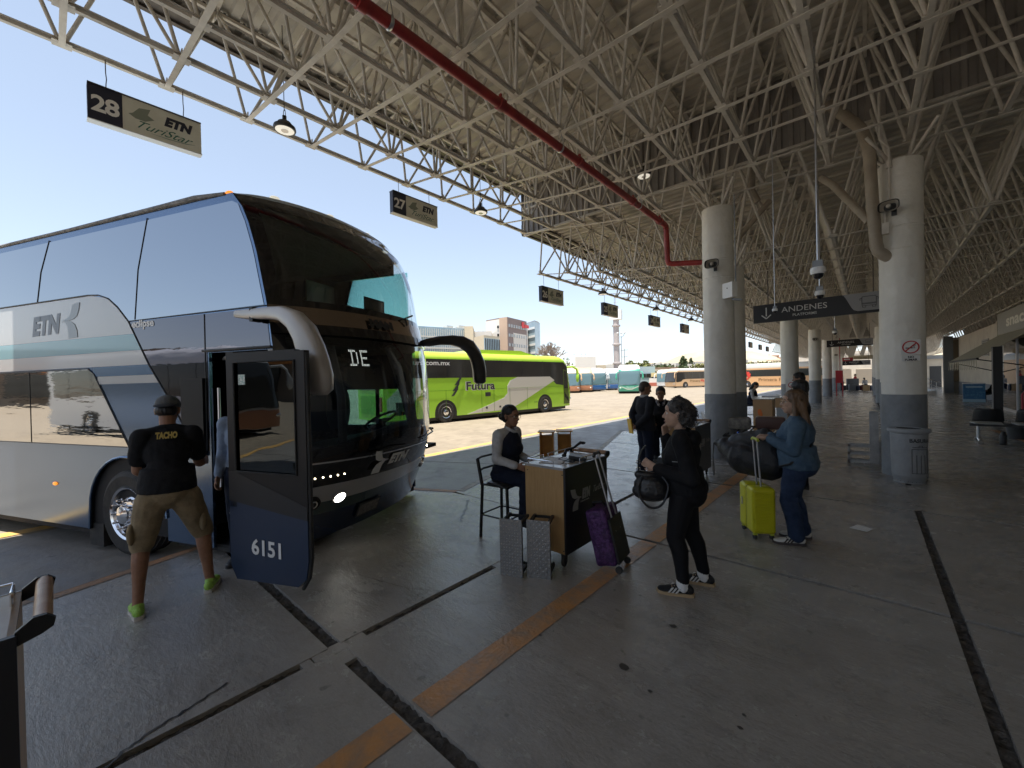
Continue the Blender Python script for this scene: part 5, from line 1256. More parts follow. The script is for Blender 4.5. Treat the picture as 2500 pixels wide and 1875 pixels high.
g.tube(u*-.3+Vector((0, 0, 1.9)), u*3.2+Vector((0, 0, 1.9)), .04); g.build('frame', GREYP, rt)
# ---- trees
BARK = mat('bark', (.16, .12, .09), .9)
def leafm(n, a, b): return mat(n, a, .7, var=b, vs_=.8)
LF1 = leafm('olive leaves', (.10, .12, .03), (.17, .17, .05)); LF2 = leafm('cypress leaves', (.04, .07, .025), (.08, .11, .04)); LF3 = leafm('dark green leaves', (.05, .08, .03), (.10, .13, .04))
def tree(kind, label, x, y, ht, wd, m, seed, cypress=False, group=None, n=1500, trunk=.25):
    r = random.Random(seed); rt = thing(kind, label, 'tree', (x, y, -.15), 0, group)
    g = MB(); g.tube((0, 0, 0), (0, 0, ht*.75), .03*ht, .008*ht, n=8)
    if not cypress:
        for i in range(6): a = r.uniform(0, 6.28); g.tube((0, 0, ht*.3), (math.cos(a)*wd*.3, math.sin(a)*wd*.3, ht*r.uniform(.5, .8)), .015*ht, .006*ht, n=6)
    g.build('trunk', BARK, rt); g = MB(); cl = [(r.uniform(-1, 1), r.uniform(-1, 1), r.uniform(0, 1), r.uniform(.5, 1)) for _ in range(14)]
    for i in range(n):
        if cypress: h = r.random(); rad = wd/2*(math.sin(math.pi*min(1, h*.9+.08))**.7)*r.uniform(.3, 1.05); a = r.uniform(0, 6.28); p = Vector((rad*math.cos(a), rad*math.sin(a), ht*(.06+.94*h)))
        else:
            c = r.choice(cl); v = Vector((r.gauss(0, 1), r.gauss(0, 1), r.gauss(0, 1))).normalized()*r.random()**.4*wd*.22*c[3]; p = Vector((c[0]*wd*.33, c[1]*wd*.33, ht*(trunk+.12+c[2]*(.8-trunk))))+v
        s_ = wd*.05*r.uniform(.5, 1.3) if not cypress else wd*.12*r.uniform(.5, 1.2); a = Vector((r.gauss(0, 1), r.gauss(0, 1), r.gauss(0, 1))).normalized()*s_; b = a.cross(Vector((r.gauss(0, 1), r.gauss(0, 1), 1))).normalized()*s_*.6
        g.poly([p-a, p+b, p+a, p-b])
    g.build('crown', m, rt); return rt
x, y = dpt(1562, 118); tree('bushy_tree', 'round olive-green bushy tree above the teal coach', x, y, zpt(1562, 884, 118), 9, LF1, 1)
for i, (px, d, py, wd) in enumerate(((1605, 135, 898, 9), (1622, 135, 896, 10), (1640, 130, 896, 10), (1655, 130, 893, 9), (1700, 150, 893, 10), (1735, 150, 892, 10))):
    x, y = dpt(px, d); tree('bushy_tree', 'low green tree in the tree line beyond the yard', x, y, zpt(px, py, d), wd, LF3, 20+i, group='tree line beyond the yard', n=800)
for i, (px, d, py, wd, lb) in enumerate(((1669, 112, 869, 2.8, 'tall dark cypress, tallest of the group'), (1675, 125, 875, 2.2, 'slim cypress just behind the tallest one'), (1688, 140, 873, 2.4, 'cypress standing apart to the right'), (1672, 108, 890, 3.4, 'short broad cypress in front of the tall one'))):
    x, y = dpt(px, d); tree('cypress', lb, x, y, zpt(px, py, d), wd, LF2, 40+i, True, n=900)
g = MB(); r = random.Random(5)
x0, y0 = dpt(1700, 105); x1, y1 = dpt(2060, 92)
for i in range(9000):
    f = r.random(); p = Vector((x0+(x1-x0)*f+r.uniform(-2, 2), y0+(y1-y0)*f+r.uniform(-2, 2), r.uniform(1.5, 4.6)+.5*math.sin(f*40))); s_ = .35; a = Vector((r.gauss(0, 1), r.gauss(0, 1), r.gauss(0, 1))).normalized()*s_; b = a.cross(Vector((0.3, .2, 1))).normalized()*s_*.7; g.poly([p-a, p+b, p+a, p-b])
tag(g.build('hedge', leafm('hedge leaves', (.12, .15, .04), (.22, .20, .07))), kind='stuff')
x, y = dpt(1362, 105); rt = thing('bare_tree', 'large leafless tree rising behind the green coach', 'tree', (x, y, -.15)); g = MB(); r = random.Random(11)
def br(p, d, L, rad, dep):
    q = p+d*L; g.tube(p, q, rad, rad*.72, n=5, caps=False)
    if dep == 0: return
    for i in range(3 if dep > 1 else 4):
        nd = (d+Vector((r.gauss(0, .5), r.gauss(0, .5), r.gauss(.12, .28)))).normalized(); br(q, nd, L*r.uniform(.62, .85), rad*.68, dep-1)
br(Vector((0, 0, 0)), Vector((0, 0, 1)), 3.6, .38, 6); g.build('branches', mat('pale bark', (.24, .19, .15), .9), rt)
x, y = dpt(1193, 112); tree('bushy_tree', 'small yellow-green bush showing over the green coach roof', x, y, zpt(1193, 856, 112), 6, LF1, 9, n=900)
x, y = dpt(1388, 118); tree('bushy_tree', 'small round dark tree beyond the shed', x, y, zpt(1388, 866, 118), 3, LF3, 10, n=500)
# town on the slope
r = random.Random(17); hm = [mat('town white', (.62, .60, .55), .8), mat('town cream', (.58, .50, .38), .8), mat('town brick', (.42, .26, .18), .8), mat('town grey', (.45, .44, .42), .8)]
for i in range(90):
    px = r.uniform(1690, 2075) if i % 3 else r.uniform(1540, 1740); d = r.uniform(330, 520); t = (d-330)/190; x, y = dpt(px, d); py = 908-t*(26 if px > 1800 else 12 if px > 1690 else 4)-r.uniform(0, 6)-(px-1690)*.012
    z = zpt(px, py, d); w_, h_ = r.uniform(5, 11), r.uniform(3, 7)
    root = thing('house', 'small pale house on the far hillside', 'house', (x, y, z), r.uniform(-.8, .8), 'houses of the hillside town'); g = MB(); g.box(-w_/2, w_/2, -w_/2, w_/2, -14, h_); g.build('wall', r.choice(hm), root); g = MB()
    for k_ in range(3): g.box(-w_/2+.6+k_*w_/3, -w_/2+1.8+k_*w_/3, -w_/2-.05, -w_/2, h_*.35, h_*.7)
    g.build('windows', DGL, root)

# what stands behind the viewer, mirrored in the big coach's glass
rt, P = prismbuild('long brown hall behind the viewer, mirrored in the coach side windows', [(-75, -48), (10, -55), (12, -75), (-75, -70)], 6.5, mat('mirrored hall wall', (.30, .24, .19), .8))
for i in range(9): g = MB(); o = Vector(P[0]+(0,))+Vector((6+i*8.5, -.7*i+.5, 1.2)); g.obox(o, (6.5, -.5, 0), (0, 0, 3.0), (0, .4, 0)); g.build('window', DGL, rt)
g = MB(); g.obox(Vector((0, .6, 4.7)), (85, -7, 0), (0, 0, .5), (0, .6, 0)); g.build('orange_fascia', mat('orange fascia', (.60, .22, .05), .5), rt)
coach('coach', 'white and dark coach behind the viewer, mirrored in the coach side windows', (-16, -13.5, -.15), R(22), WHC, WHC, GLK, front_low=ORNG)
# ================================================================ PEOPLE
def skinm(n, c): return mat('skin '+n, c, .5, var=tuple(x*.8 for x in c), vs_=30, spec=.3)
SKB = skinm('brown', (.30, .155, .095)); SKT = skinm('tan', (.40, .235, .16)); SKF = skinm('fair', (.50, .32, .23))
def cloth(n, c, var=None, rough=.85, bump=.5, bs=16): return mat('cloth '+n, c, rough, var=var or tuple(x*.7 for x in c), vs_=12, bump=bump, bs=bs, spec=.25)
CBLK = cloth('black', (.012, .012, .014)); CNAV = cloth('navy', (.012, .018, .038)); CWHT = cloth('white', (.55, .55, .56)); CKHK = cloth('khaki', (.30, .23, .14)); CDEN = cloth('denim jacket', (.045, .085, .135), (.085, .135, .19), bs=24)
CJEAN = cloth('dark jeans', (.014, .026, .060), (.03, .05, .10)); CSUIT = cloth('charcoal suit', (.02, .021, .027)); CLBL = cloth('light blue shirt', (.30, .38, .52)); CVEST = cloth('navy waistcoat', (.014, .017, .032))
HBLK = mat('hair black', (.010, .008, .007), .45, bump=.8, bs=60, stretch=(1, 1, .15)); HGRY = mat('hair dark grey', (.018, .015, .014), .5, var=(.075, .068, .062), vs_=26, bump=1.0, bs=45); HBRN = mat('hair brown', (.065, .035, .018), .45, var=(.17, .095, .045), vs_=9, bump=.8, bs=60, stretch=(1, 1, .2))
SOLE = mat('shoe sole pale', (.55, .52, .47), .7); SHBLK = mat('shoe black leather', (.02, .02, .021), .5); SHWH = mat('shoe white leather', (.62, .61, .58), .5); SHGR = mat('shoe neon green', (.35, .62, .10), .6, var=(.28, .50, .08), vs_=30, bump=.5, bs=80); GUM = mat('gum sole', (.42, .30, .17), .7); SOCK = mat('white sock', (.72, .72, .71), .85, bump=.4, bs=60)
def voxel(g, name, m, parent, vs_=.008, it=4, disp=0.0, dscale=.09):
    o = g.build(name, m, parent, True, 180)
    r = o.modifiers.new('remesh', 'REMESH'); r.mode = 'VOXEL'; r.voxel_size = vs_; r.use_smooth_shade = True
    s_ = o.modifiers.new('smooth', 'SMOOTH'); s_.factor = .5; s_.iterations = it
    if disp:
        t = bpy.data.textures.get('folds%g' % dscale) or bpy.data.textures.new('folds%g' % dscale, 'CLOUDS'); t.noise_scale = dscale; t.noise_depth = 1
        d = o.modifiers.new('folds', 'DISPLACE'); d.texture = t; d.strength = disp; d.mid_level = .5; d.texture_coords = 'LOCAL'
    return o
def V(*a): return Vector(a)
def hand(g, w, f, palmn, curl=.5, s=1.0, side=1, spread=.0):
    """palm and five fingers from wrist w along f; palmn = palm normal (fingers curl towards it); side = thumb side"""
    f = Vector(f).normalized(); pn = Vector(palmn); pn = (pn-f*pn.dot(f)).normalized(); sd_ = f.cross(pn)*side
    w = Vector(w); c = w+f*.045*s
    for q in (-.024, -.008, .008, .024): g.cone(w+sd_*q*.6*s, .015*s, w+f*.085*s+sd_*q*s*1.15, .0115*s, 8)
    for i, (off, L_) in enumerate(((.031, .072), (.011, .080), (-.010, .075), (-.030, .058))):
        p = w+f*.085*s+sd_*off*s; d = (f+sd_*spread*off*20).normalized(); L_ *= s
        for j, (fr, rr) in enumerate(((.45, .0092), (.32, .0082), (.23, .0072))):
            a = curl*(.55+.45*j)*(1.0+.08*i); ax = d.cross(pn).normalized(); d = Matrix.Rotation(a, 3, ax) @ d; q = p+d*L_*fr; g.cone(p, rr*s, q, rr*.92*s, 8); p = q
    p = w+f*.022*s+sd_*.026*s; d = (f*.75+sd_*.75+pn*.25).normalized(); q = p+d*.036*s; g.cone(p, .013*s, q, .0105*s, 8)
    d = (f*.9+sd_*.2+pn*(.3+.5*curl)).normalized(); r_ = q+d*.030*s; g.cone(q, .0105*s, r_, .0092*s, 8); g.cone(r_, .0092*s, r_+d*.018*s, .0075*s, 8)
def head(root, hc, yaw, pitch, skin, hs=1.0, female=False, glasses=False, vs_=.005, roll=0, brows=HBLK):
    """returns rotation; head centre hc, looking along +x turned by yaw, pitch down positive"""
    M = Matrix.Rotation(yaw, 3, 'Z') @ Matrix.Rotation(pitch, 3, 'Y') @ Matrix.Rotation(roll, 3, 'X'); hc = Vector(hc)
    def T(x, y, z): return hc+M @ (Vector((x, y, z))*hs)
    g = MB(); E = lambda c, r: g.ell(T(*c), Vector(r)*hs, 16, 12, rot=M)
    E((-.012, 0, .03), (.094, .074, .090)); E((.022, 0, -.035), (.066, .058, .075)); E((.048, 0, -.088), (.030, .030, .024)); E((.030, 0, -.065), (.052, .048, .04))
    E((.055, 0, .045), (.034, .055, .035)); E((.068, 0, .022), (.018, .052, .012)); E((.058, .030, -.022), (.025, .022, .024)); E((.058, -.030, -.022), (.025, .022, .024))
    g.cone(T(.078, 0, .012), .010*hs, T(.101, 0, -.026), .0125*hs, 10); E((.086, .012, -.032), (.012, .008, .008)); E((.086, -.012, -.032), (.012, .008, .008))
    E((.078, 0, -.058), (.014, .023, .0065)); E((.076, 0, -.069), (.014, .020, .0075))
    for s_ in (-1, 1): E((-.012, s_*.074, -.005), (.018, .010, .030)); E((-.016, s_*.080, .006), (.016, .006, .018))
    eyes = MB(); lips = MB(); br = MB()
    for s_ in (-1, 1):
        eyes.ell(T(.069, s_*.029, .006), Vector((.011, .0125, .0095))*hs, 12, 8, rot=M); eyes.ell(T(.078, s_*.029, .006), Vector((.004, .0055, .0055))*hs, 10, 6, rot=M, mi=1)
        br.path([T(.082, s_*.014, .026), T(.083, s_*.028, .031), T(.072, s_*.046, .026)], .0032*hs, 6)
    lips.path([T(.084, -.020, -.063), T(.0925, -.008, -.0605), T(.0935, 0, -.062), T(.0925, .008, -.0605), T(.084, .020, -.063)], .0042*hs, 6)
    eyes.build('eyes', [mat('eye white', (.55, .52, .48), .3), mat('eye iris', (.02, .012, .008), .2)], root, True); lips.build('lips', mat('lips', (.33, .12, .10), .5), root, True); br.build('eyebrows', brows, root, True)
    if glasses:
        gl = MB()
        for s_ in (-1, 1):
            gl.path([T(.094+.004*math.cos(a)*0, s_*.031+.023*math.cos(a), .004+.017*math.sin(a)) for a in [2*math.pi*i/14 for i in range(14)]], .0022*hs, 5, closed=True)
            gl.path([T(.092, s_*.054, .009), T(.04, s_*.074, .010), T(-.01, s_*.080, .008)], .002*hs, 5)
        gl.path([T(.095, -.009, .007), T(.099, 0, .009), T(.095, .009, .007)], .002*hs, 5); gl.build('glasses', mat('spectacle frame', (.30, .24, .18), .2, metal=.8), root)
    return g, T, M
def limb(g, P, r, infl=0.0):
    for a, b, ra, rb in zip(P, P[1:], r, r[1:]): g.cone(a, ra+infl, b, rb+infl, 14)
def shoe(root, ank, toe, m, sole, L_=.27, s=1.0, tall=.0, stripes=None, name='shoe'):
    """ank = ankle joint, toe = direction; sole flat on z of ank-.085"""
    a = Vector(ank); d = Vector(toe); d.z = 0; d.normalize(); pz = Vector((0, 0, 1)); sd_ = pz.cross(d); zb = a.z-.085*s
    g = MB(); c = lambda x, y, z: Vector((a.x, a.y, zb))+d*x*s+sd_*y*s+pz*z*s
    M = Matrix((d, sd_, pz)).transposed()
    for cc, rr in (((-.03, 0, .045), (.045, .034, .04)), ((.03, 0, .045), (.07, .038, .038)), ((.09, .002, .034), (.07, .045, .028)), ((.145, .004, .028), (.052, .043, .022)), ((.0, 0, .075), (.045, .035, .035))):
        g.ell(c(*cc), Vector(rr)*s, 14, 10, rot=M)
    o = voxel(g, name, m, root, .006, 1)
    g = MB(); ol = [(-.078, 0), (-.07, .025), (-.03, .036), (.04, .038), (.10, .049), (.155, .046), (.19, .030), (.203, 0), (.19, -.026), (.155, -.040), (.10, -.045), (.04, -.037), (-.03, -.036), (-.07, -.025)]
    g.prism([(x, y) for x, y in ol], c(0, 0, -.0), d*s, sd_*s, (0, 0, .024*s)); g.build('sole', sole, o, True, 50)
    if stripes:
        g = MB()
        for sg in (-1, 1):
            for i in range(3):
                g.obox(c(.050+i*.026, sg*.036, .024), d*.013*s, sd_*sg*.011*s, (pz*.040-d*.030)*s)
        g.build('side_stripes', stripes, o)
    g = MB()
    for i in range(4): x = .05+i*.018; g.tube(c(x, -.02, .078-.008*i), c(x, .02, .078-.008*i), .004*s, n=6)
    g.build('laces', sole if stripes else m, o, True)
    return o
def figure(name, label, loc, rz, J, skin=SKT, top=None, topm=CBLK, legs='trousers', legm=CJEAN, group=None, fem=False, sc=1.0, headkw={}, hands=(.5, .5), handdir=None, shoes=(SHBLK, BLACK, None), vs_=.008, sleeve='long', inflt=.014, build=1.0, shoetoe=None, fold=.012, socks=None, hem=None, legin=.012, vest=None):
    """J: joints in a local frame (x forward, y left, z up) for a figure of about 1.6 m"""
    root = thing('person', label, 'person', loc, rz, group); root.scale = (sc, sc, sc); B = build
    j = {k: Vector(v) for k, v in J.items() if isinstance(v, (tuple, list, Vector))}
    pel, chs, nk, hd = j['pelvis'], j['chest'], j['neck'], j['head']
    hg, T, M = head(root, hd, J.get('hyaw', 0), J.get('hpitch', 0), skin, hs=headkw.get('hs', 1.0), glasses=headkw.get('glasses', False), brows=headkw.get('brows', HBLK))
    fwd = Matrix.Rotation(J.get('tyaw', 0), 3, 'Z')
    def torso(g, inf, lowz=0, arms=True, shf=True):
        up = (chs-pel).normalized(); rt = fwd @ V(0, 1, 0); f = rt.cross(up).normalized(); rt = up.cross(f); Mt = Matrix((f, rt, up)).transposed()
        if inf <= 0 or not lowz: g.ell(pel+(up*.035 if inf > 0 else up*0), V(.115*B+inf, .155*B+inf, (.12 if inf <= 0 else .085)+inf), 18, 12, rot=Mt)
        if fem and inf <= 0: g.ell(pel-f*.045-up*.03, V(.10*B+inf, .15*B+inf, .10+inf), 16, 10, rot=Mt)
        g.ell(pel.lerp(chs, .45), V(.105*B+inf, .135*B+inf, .15+inf), 18, 12, rot=Mt); g.ell(chs, V(.115*B+inf, .150*B+inf, .155+inf), 18, 12, rot=Mt); g.ell(chs+up*(.08 if shf else .06)-f*.01, V((.085 if shf else .092)*B+inf, (.15 if shf else .118)*B+inf, .09+inf), 16, 10, rot=Mt)
        if fem: g.ell(chs+f*.075*B-up*.03, V(.07+inf, .12*B+inf, .07+inf), 14, 10, rot=Mt)
        else: g.ell(pel.lerp(chs, .3)+f*.02*B, V(.10*B+inf, .13*B+inf, .11+inf), 14, 10, rot=Mt)
        for s_ in (('L', 'R') if shf else ()): g.cone(nk.lerp(chs, .25), .05+inf, j['sh'+s_], .048*B+inf, 12)
    def arm(g, s_, inf, t=1.0, r=(.052, .043, .036, .027)):
        a, b, c = j['sh'+s_], j['el'+s_], j['wr'+s_]; r = [x*(.92 if fem else 1.05)*(.5+.5*B) for x in r]
        if t <= .5: limb(g, [a, a.lerp(b, t*2)], [r[0], r[0]+(r[1]-r[0])*t*2], inf)
        else: limb(g, [a, b, b.lerp(c, (t-.5)*2*.35), b.lerp(c, (t-.5)*2)], [r[0], r[1]*.95, r[2]*1.02, r[3]+(r[2]-r[3])*(1-(t-.5)*2)], inf)
    def leg(g, s_, inf, t=1.0, flare=0.0):
        a, b, c = j['hp'+s_], j['kn'+s_], j['an'+s_]; r = [x*B for x in (.088, .058, .054, .034)]; back = (fwd @ V(-1, 0, 0))*.016
        if t <= .5: limb(g, [a, a.lerp(b, .5*t*2), a.lerp(b, t*2)], [r[0], (r[0]*1.02+r[1])*.5*1.05, r[1]+(r[0]-r[1])*(1-t*2)], inf+flare); return
        u = (t-.5)*2; limb(g, [a, a.lerp(b, .5), b], [r[0], (r[0]+r[1])*.52, r[1]], inf); P = [b]; rr = [r[1]]
        for q, rad in ((.28, r[2]*1.02), (.65, .041*B), (1, r[3])):
            if q <= u+.001: P.append(b.lerp(c, q)+back*(1 if q < .5 else .4 if q < .9 else 0)); rr.append(rad+flare*q)
            else: P.append(b.lerp(c, u)); rr.append(.038*B+flare*u); break
        limb(g, P, rr, inf)
    # body: head, neck, torso, limbs, hands as one surface
    g = hg; g.cone(nk, .050*(.9 if fem else 1.08), hd+M @ V(-.02, 0, -.05), .047*(.9 if fem else 1.08), 14); torso(g, -.006)
    for s_ in 'LR': arm(g, s_, 0); leg(g, s_, 0)
    for i, s_ in enumerate('LR'):
        hdr = (handdir or {}).get(s_) if handdir else None; a, b = j['el'+s_], j['wr'+s_]
        f_, pn, sd_ = hdr if hdr else ((b-a).normalized(), V(0, 1 if s_ == 'R' else -1, 0), 1)
        hand(g, b+Vector(f_).normalized()*.005, f_, pn, hands[i], .95, sd_)
    for s_ in 'LR':
        t_ = (shoetoe or {}).get(s_, (1, 0, 0)); g.cone(j['an'+s_], .034, j['an'+s_]+Vector(t_)*.05-V(0, 0, .045), .022, 10)
    voxel(g, 'body', skin, root, min(vs_, .0062), 2)
    if vest: g = MB(); torso(g, inflt+.011, shf=False); voxel(g, 'waistcoat', vest, root, vs_, 3, .006)
    # top
    g = MB(); torso(g, inflt); tt = {'long': .97, 'short': .33, 'none': 0, 'elbow': .55}[sleeve]
    if hem: 
        n_ = 24; k_ = len(g.v); ra, rb = .118*B+inflt+.012, .158*B+inflt+.012
        for f_, q_ in ((0, 1.0), (.25, 1.03), (.6, 1.0), (1.0, .95)):
            c_ = (pel+V(0, 0, hem)).lerp(pel.lerp(chs, .6), f_)
            for a_ in range(n_): t_ = 2*math.pi*a_/n_; g.v.append(tuple(c_+fwd @ V(math.cos(t_)*ra*q_-(.02 if fem and f_ < .5 else 0), math.sin(t_)*rb*q_, 0)))
        for q_ in range(3):
            for a_ in range(n_): b_ = (a_+1) % n_; g.face((k_+q_*n_+a_, k_+q_*n_+b_, k_+(q_+1)*n_+b_, k_+(q_+1)*n_+a_))
        g.face([k_+a_ for a_ in range(n_)][::-1]); g.face([k_+3*n_+a_ for a_ in range(n_)])
    if tt:
        for s_ in 'LR': arm(g, s_, inflt*.9+(.007 if sleeve == 'short' else .002), tt)
    voxel(g, top or 'shirt', topm, root, vs_, 3, fold)
    g = MB(); lt = {'trousers': .985, 'leggings': .95, 'shorts': .56}[legs]; fl = {'trousers': .022, 'leggings': .0, 'shorts': .02}[legs]
    up = (chs-pel).normalized(); g.ell(pel, V(.118*B+legin, .158*B+legin, .11+legin), 18, 12)
    if fem: g.ell(pel+(fwd @ V(-.055, 0, -.035)), V(.10*B+legin, .15*B+legin, .10+legin), 16, 10)
    for s_ in 'LR': leg(g, s_, legin, lt, fl); g.cone(pel, .10*B+legin, j['hp'+s_], .088*B+legin, 14)
    voxel(g, legs, legm, root, vs_, 3, fold if legs != 'leggings' else .003)
    for s_ in 'LR':
        t_ = (shoetoe or {}).get(s_, (1, 0, 0)); shoe(root, j['an'+s_], t_, shoes[0], shoes[1], stripes=shoes[2])
        if socks: g = MB(); g.cone(j['an'+s_]-V(-.008, 0, .02), .048, j['an'+s_]+(j['kn'+s_]-j['an'+s_]).normalized()*.075, .040, 14); g.build('sock', socks, root, True, 180)
    return root, T, M
def stand(w=.085, dz=0):
    return dict(pelvis=(0, 0, .90), chest=(0, 0, 1.20), neck=(-.005, 0, 1.385), head=(.02, 0, 1.52), shL=(0, .165, 1.325), shR=(0, -.165, 1.325), elL=(-.03, .20, 1.06), elR=(-.03, -.20, 1.06), wrL=(.05, .21, .84), wrR=(.05, -.21, .84),
        hpL=(0, w, .84), hpR=(0, -w, .84), knL=(.02, w+.01, .46), knR=(.02, -w-.01, .46), anL=(-.02, w+.01, .085), anR=(-.02, -w-.01, .085))
def hair_cap(root, T, M, m, extra=(), vs_=.008, big=0.0, front=.05):
    g = MB()
    g.ell(T(-.022, 0, .050), V(.098+big, .084+big, .082+big), 18, 12, rot=M); g.ell(T(-.055, 0, .005), V(.066+big, .082+big, .085+big), 16, 12, rot=M)
    for e in extra: g.ell(T(*e[0]), V(*e[1]), 12, 9, rot=M)
    return g
# ---- man in the cap at the coach door (local x = where he faces)
rz = R(164)
Jc = dict(pelvis=(.02, .02, .84), chest=(.16, .03, 1.14), neck=(.24, .04, 1.33), head=(.30, .045, 1.44), shL=(.16, .185, 1.25), shR=(.20, -.115, 1.25), elL=(.19, .215, 1.0), elR=(.31, -.15, 1.0), wrL=(.36, .17, .90), wrR=(.50, -.17, .98),
    hpL=(0, .11, .79), hpR=(.03, -.08, .79), knL=(.03, .18, .47), knR=(.16, -.17, .46), anL=(-.10, .185, .085), anR=(.08, -.215, .085), hpitch=.35, hyaw=-.1)
p1, T, M = figure('person', 'man in black t-shirt, khaki shorts and backwards cap at the coach door', (-4.17, .60, 0), rz, Jc, SKB, 'shirt', CBLK, 'shorts', CKHK, sc=1.05, sleeve='short', build=.93, shoes=(SHGR, SOLE, None), hem=.01, inflt=.016, legin=.020,
    shoetoe={'L': (1, .25, 0), 'R': (1, -.15, 0)})
g = MB(); CAPG = mat('cap grey mesh', (.11, .115, .12), .8, bump=.5, bs=120); g.ell(T(-.01, 0, .052), V(.103, .083, .075), 20, 12, rot=M); cp = voxel(g, 'cap', CAPG, p1, .006, 2)
g = MB(); g.ell(T(-.095, 0, .018), V(.065, .072, .012), 16, 8, rot=M @ Matrix.Rotation(-.5, 3, 'Y')); g.build('cap_brim', mat('cap dark brim', (.03, .033, .04), .8), cp, True)
hg_ = MB(); hg_.ell(T(-.045, 0, -.01), V(.062, .076, .055), 14, 9, rot=M); voxel(hg_, 'hair', HBLK, p1, .008, 2)
text('TACHO', .065, (.035, .085, 1.245), (.0, -1, 0), (.35, 0, 1), mat('mustard print', (.45, .33, .08), .6), 'shirt_print', p1, bold=.004, width=.13, depth=.003)
for s_ in (-1, 1): g = MB(); g.ell((.02-.04*s_, s_*.205+.02, .57), (.055, .028, .08), 12, 8); voxel(g, 'cargo_pocket', CKHK, p1, .008, 2, .006)
# ---- woman seated at the counter, facing +x of the world
def seated(sz, lean=.0, kneef=.42, footz=.30):
    return dict(pelvis=(0, 0, sz+.10), chest=(.03+lean, 0, sz+.40), neck=(.045+lean*1.5, 0, sz+.585), head=(.085+lean*1.7, 0, sz+.715), shL=(.03+lean*1.2, .16, sz+.525), shR=(.03+lean*1.2, -.16, sz+.525), elL=(.02+lean, .20, sz+.27), elR=(.03+lean, -.20, sz+.27), wrL=(.23+lean, .14, sz+.22), wrR=(.24+lean, -.13, sz+.21),
        hpL=(.06, .085, sz+.07), hpR=(.06, -.085, sz+.07), knL=(kneef, .09, sz+.06), knR=(kneef, -.09, sz+.06), anL=(kneef-.02, .08, footz), anR=(kneef-.06, -.08, footz))
Js = seated(.60, .0, .36, .26); Js['hpitch'] = .06
p2, T, M = figure('person', 'woman in navy waistcoat and white blouse, hair in a bun, at the near counter', (-3.02, 3.30, 0), R(4), Js, SKB, 'blouse', CWHT, 'trousers', CNAV, fem=True, build=1.02, headkw=dict(glasses=True), fold=.016, sc=1.0, vest=CVEST)
g = hair_cap(p2, T, M, HBLK); g.ell(T(-.125, 0, -.012), V(.045, .045, .045), 14, 10); g.ell(T(-.135, .02, -.035), V(.03, .03, .03)); g.ell(T(-.10, 0, .045), V(.03, .03, .03)); voxel(g, 'hair', HBLK, p2, .006, 2)
g = MB(); g.path([T(-.03, .07, -.115), T(.03, .055, -.135), T(.065, .02, -.16), T(.065, -.02, -.16), T(.03, -.055, -.135), T(-.03, -.07, -.115)], .016, 8); g.build('collar', CWHT, p2, True)
# ---- curly-haired woman in black
rz = R(193)
Jw = dict(pelvis=(-.03, 0, .81), chest=(-.02, 0, 1.09), neck=(-.005, 0, 1.27), head=(.02, 0, 1.405), shL=(-.02, .155, 1.205), shR=(.0, -.15, 1.21), elL=(-.10, .21, .93), elR=(.06, -.21, .95), wrL=(.16, .15, .985), wrR=(.125, -.10, 1.205),
    hpL=(-.02, .085, .76), hpR=(-.02, -.085, .76), knL=(.04, .09, .435), knR=(-.06, -.10, .43), anL=(-.02, .12, .085), anR=(-.155, -.13, .085), hpitch=-.03, tyaw=.05, hyaw=.06)
p3, T, M = figure('person', 'curly grey-haired woman in black hoodie and leggings with a hand raised to her mouth', (-1.14, 3.33, 0), rz, Jw, SKF, 'hoodie', CBLK, 'leggings', mat('cloth black leggings', (.009, .009, .011), .7, spec=.2), fem=True, build=.98, vs_=.007,
    hands=(.75, 1.0), handdir={'L': ((.9, -.1, .35), (0, -1, 0), 1), 'R': ((.0, .15, 1), (-.7, .5, 0), 1)}, shoes=(mat('black suede', (.012, .012, .013), .8), GUM, SHWH), shoetoe={'L': (1, .1, 0), 'R': (1, -.05, 0)}, inflt=.022, fold=.014, socks=SOCK, hem=-.02, headkw=dict(brows=HGRY))
g = hair_cap(p3, T, M, HGRY, big=.004); r = random.Random(4)
for i in range(420):
    a = r.uniform(0, 6.28); el = r.uniform(-.9, 1.45); d = V(math.cos(a)*math.cos(el), math.sin(a)*math.cos(el), math.sin(el))
    if d.x > .35 and d.z < .55: continue
    if d.x > .15 and d.z < .2: continue
    q = T(-.035+d.x*.100*r.uniform(.9, 1.14), d.y*.093*r.uniform(.9, 1.14), .02+d.z*.105*r.uniform(.92, 1.1)-(.03 if d.x < 0 else 0)); s_ = r.uniform(.008, .017); g.ell(q, (s_*1.1, s_*1.1, s_*.9), 8, 6)
voxel(g, 'hair', HGRY, p3, .0045, 0)
g = MB()
for i in range(240):
    a = r.uniform(0, 6.28); el = r.uniform(-.8, 1.5); d = V(math.cos(a)*math.cos(el), math.sin(a)*math.cos(el), math.sin(el))
    if d.x > .3 and d.z < .6: continue
    c = T(-.035+d.x*.112, d.y*.105, .02+d.z*.118-(.03 if d.x < 0 else 0)); u, v = basis(d); rr = r.uniform(.008, .016)
    g.path([c+(u*math.cos(t)+v*math.sin(t))*rr+d*.004*t for t in [k*.8 for k in range(6)]], .0020, 4)
tag(g.build('loose_curls', HGRY, p3), kind='stuff')
g = MB(); g.ell((-.10, 0, 1.21), (.06, .12, .07)); g.ell((-.03, .09, 1.25), (.06, .035, .045)); g.ell((-.03, -.09, 1.25), (.06, .035, .045)); voxel(g, 'hood', CBLK, p3, .008, 3, .01)
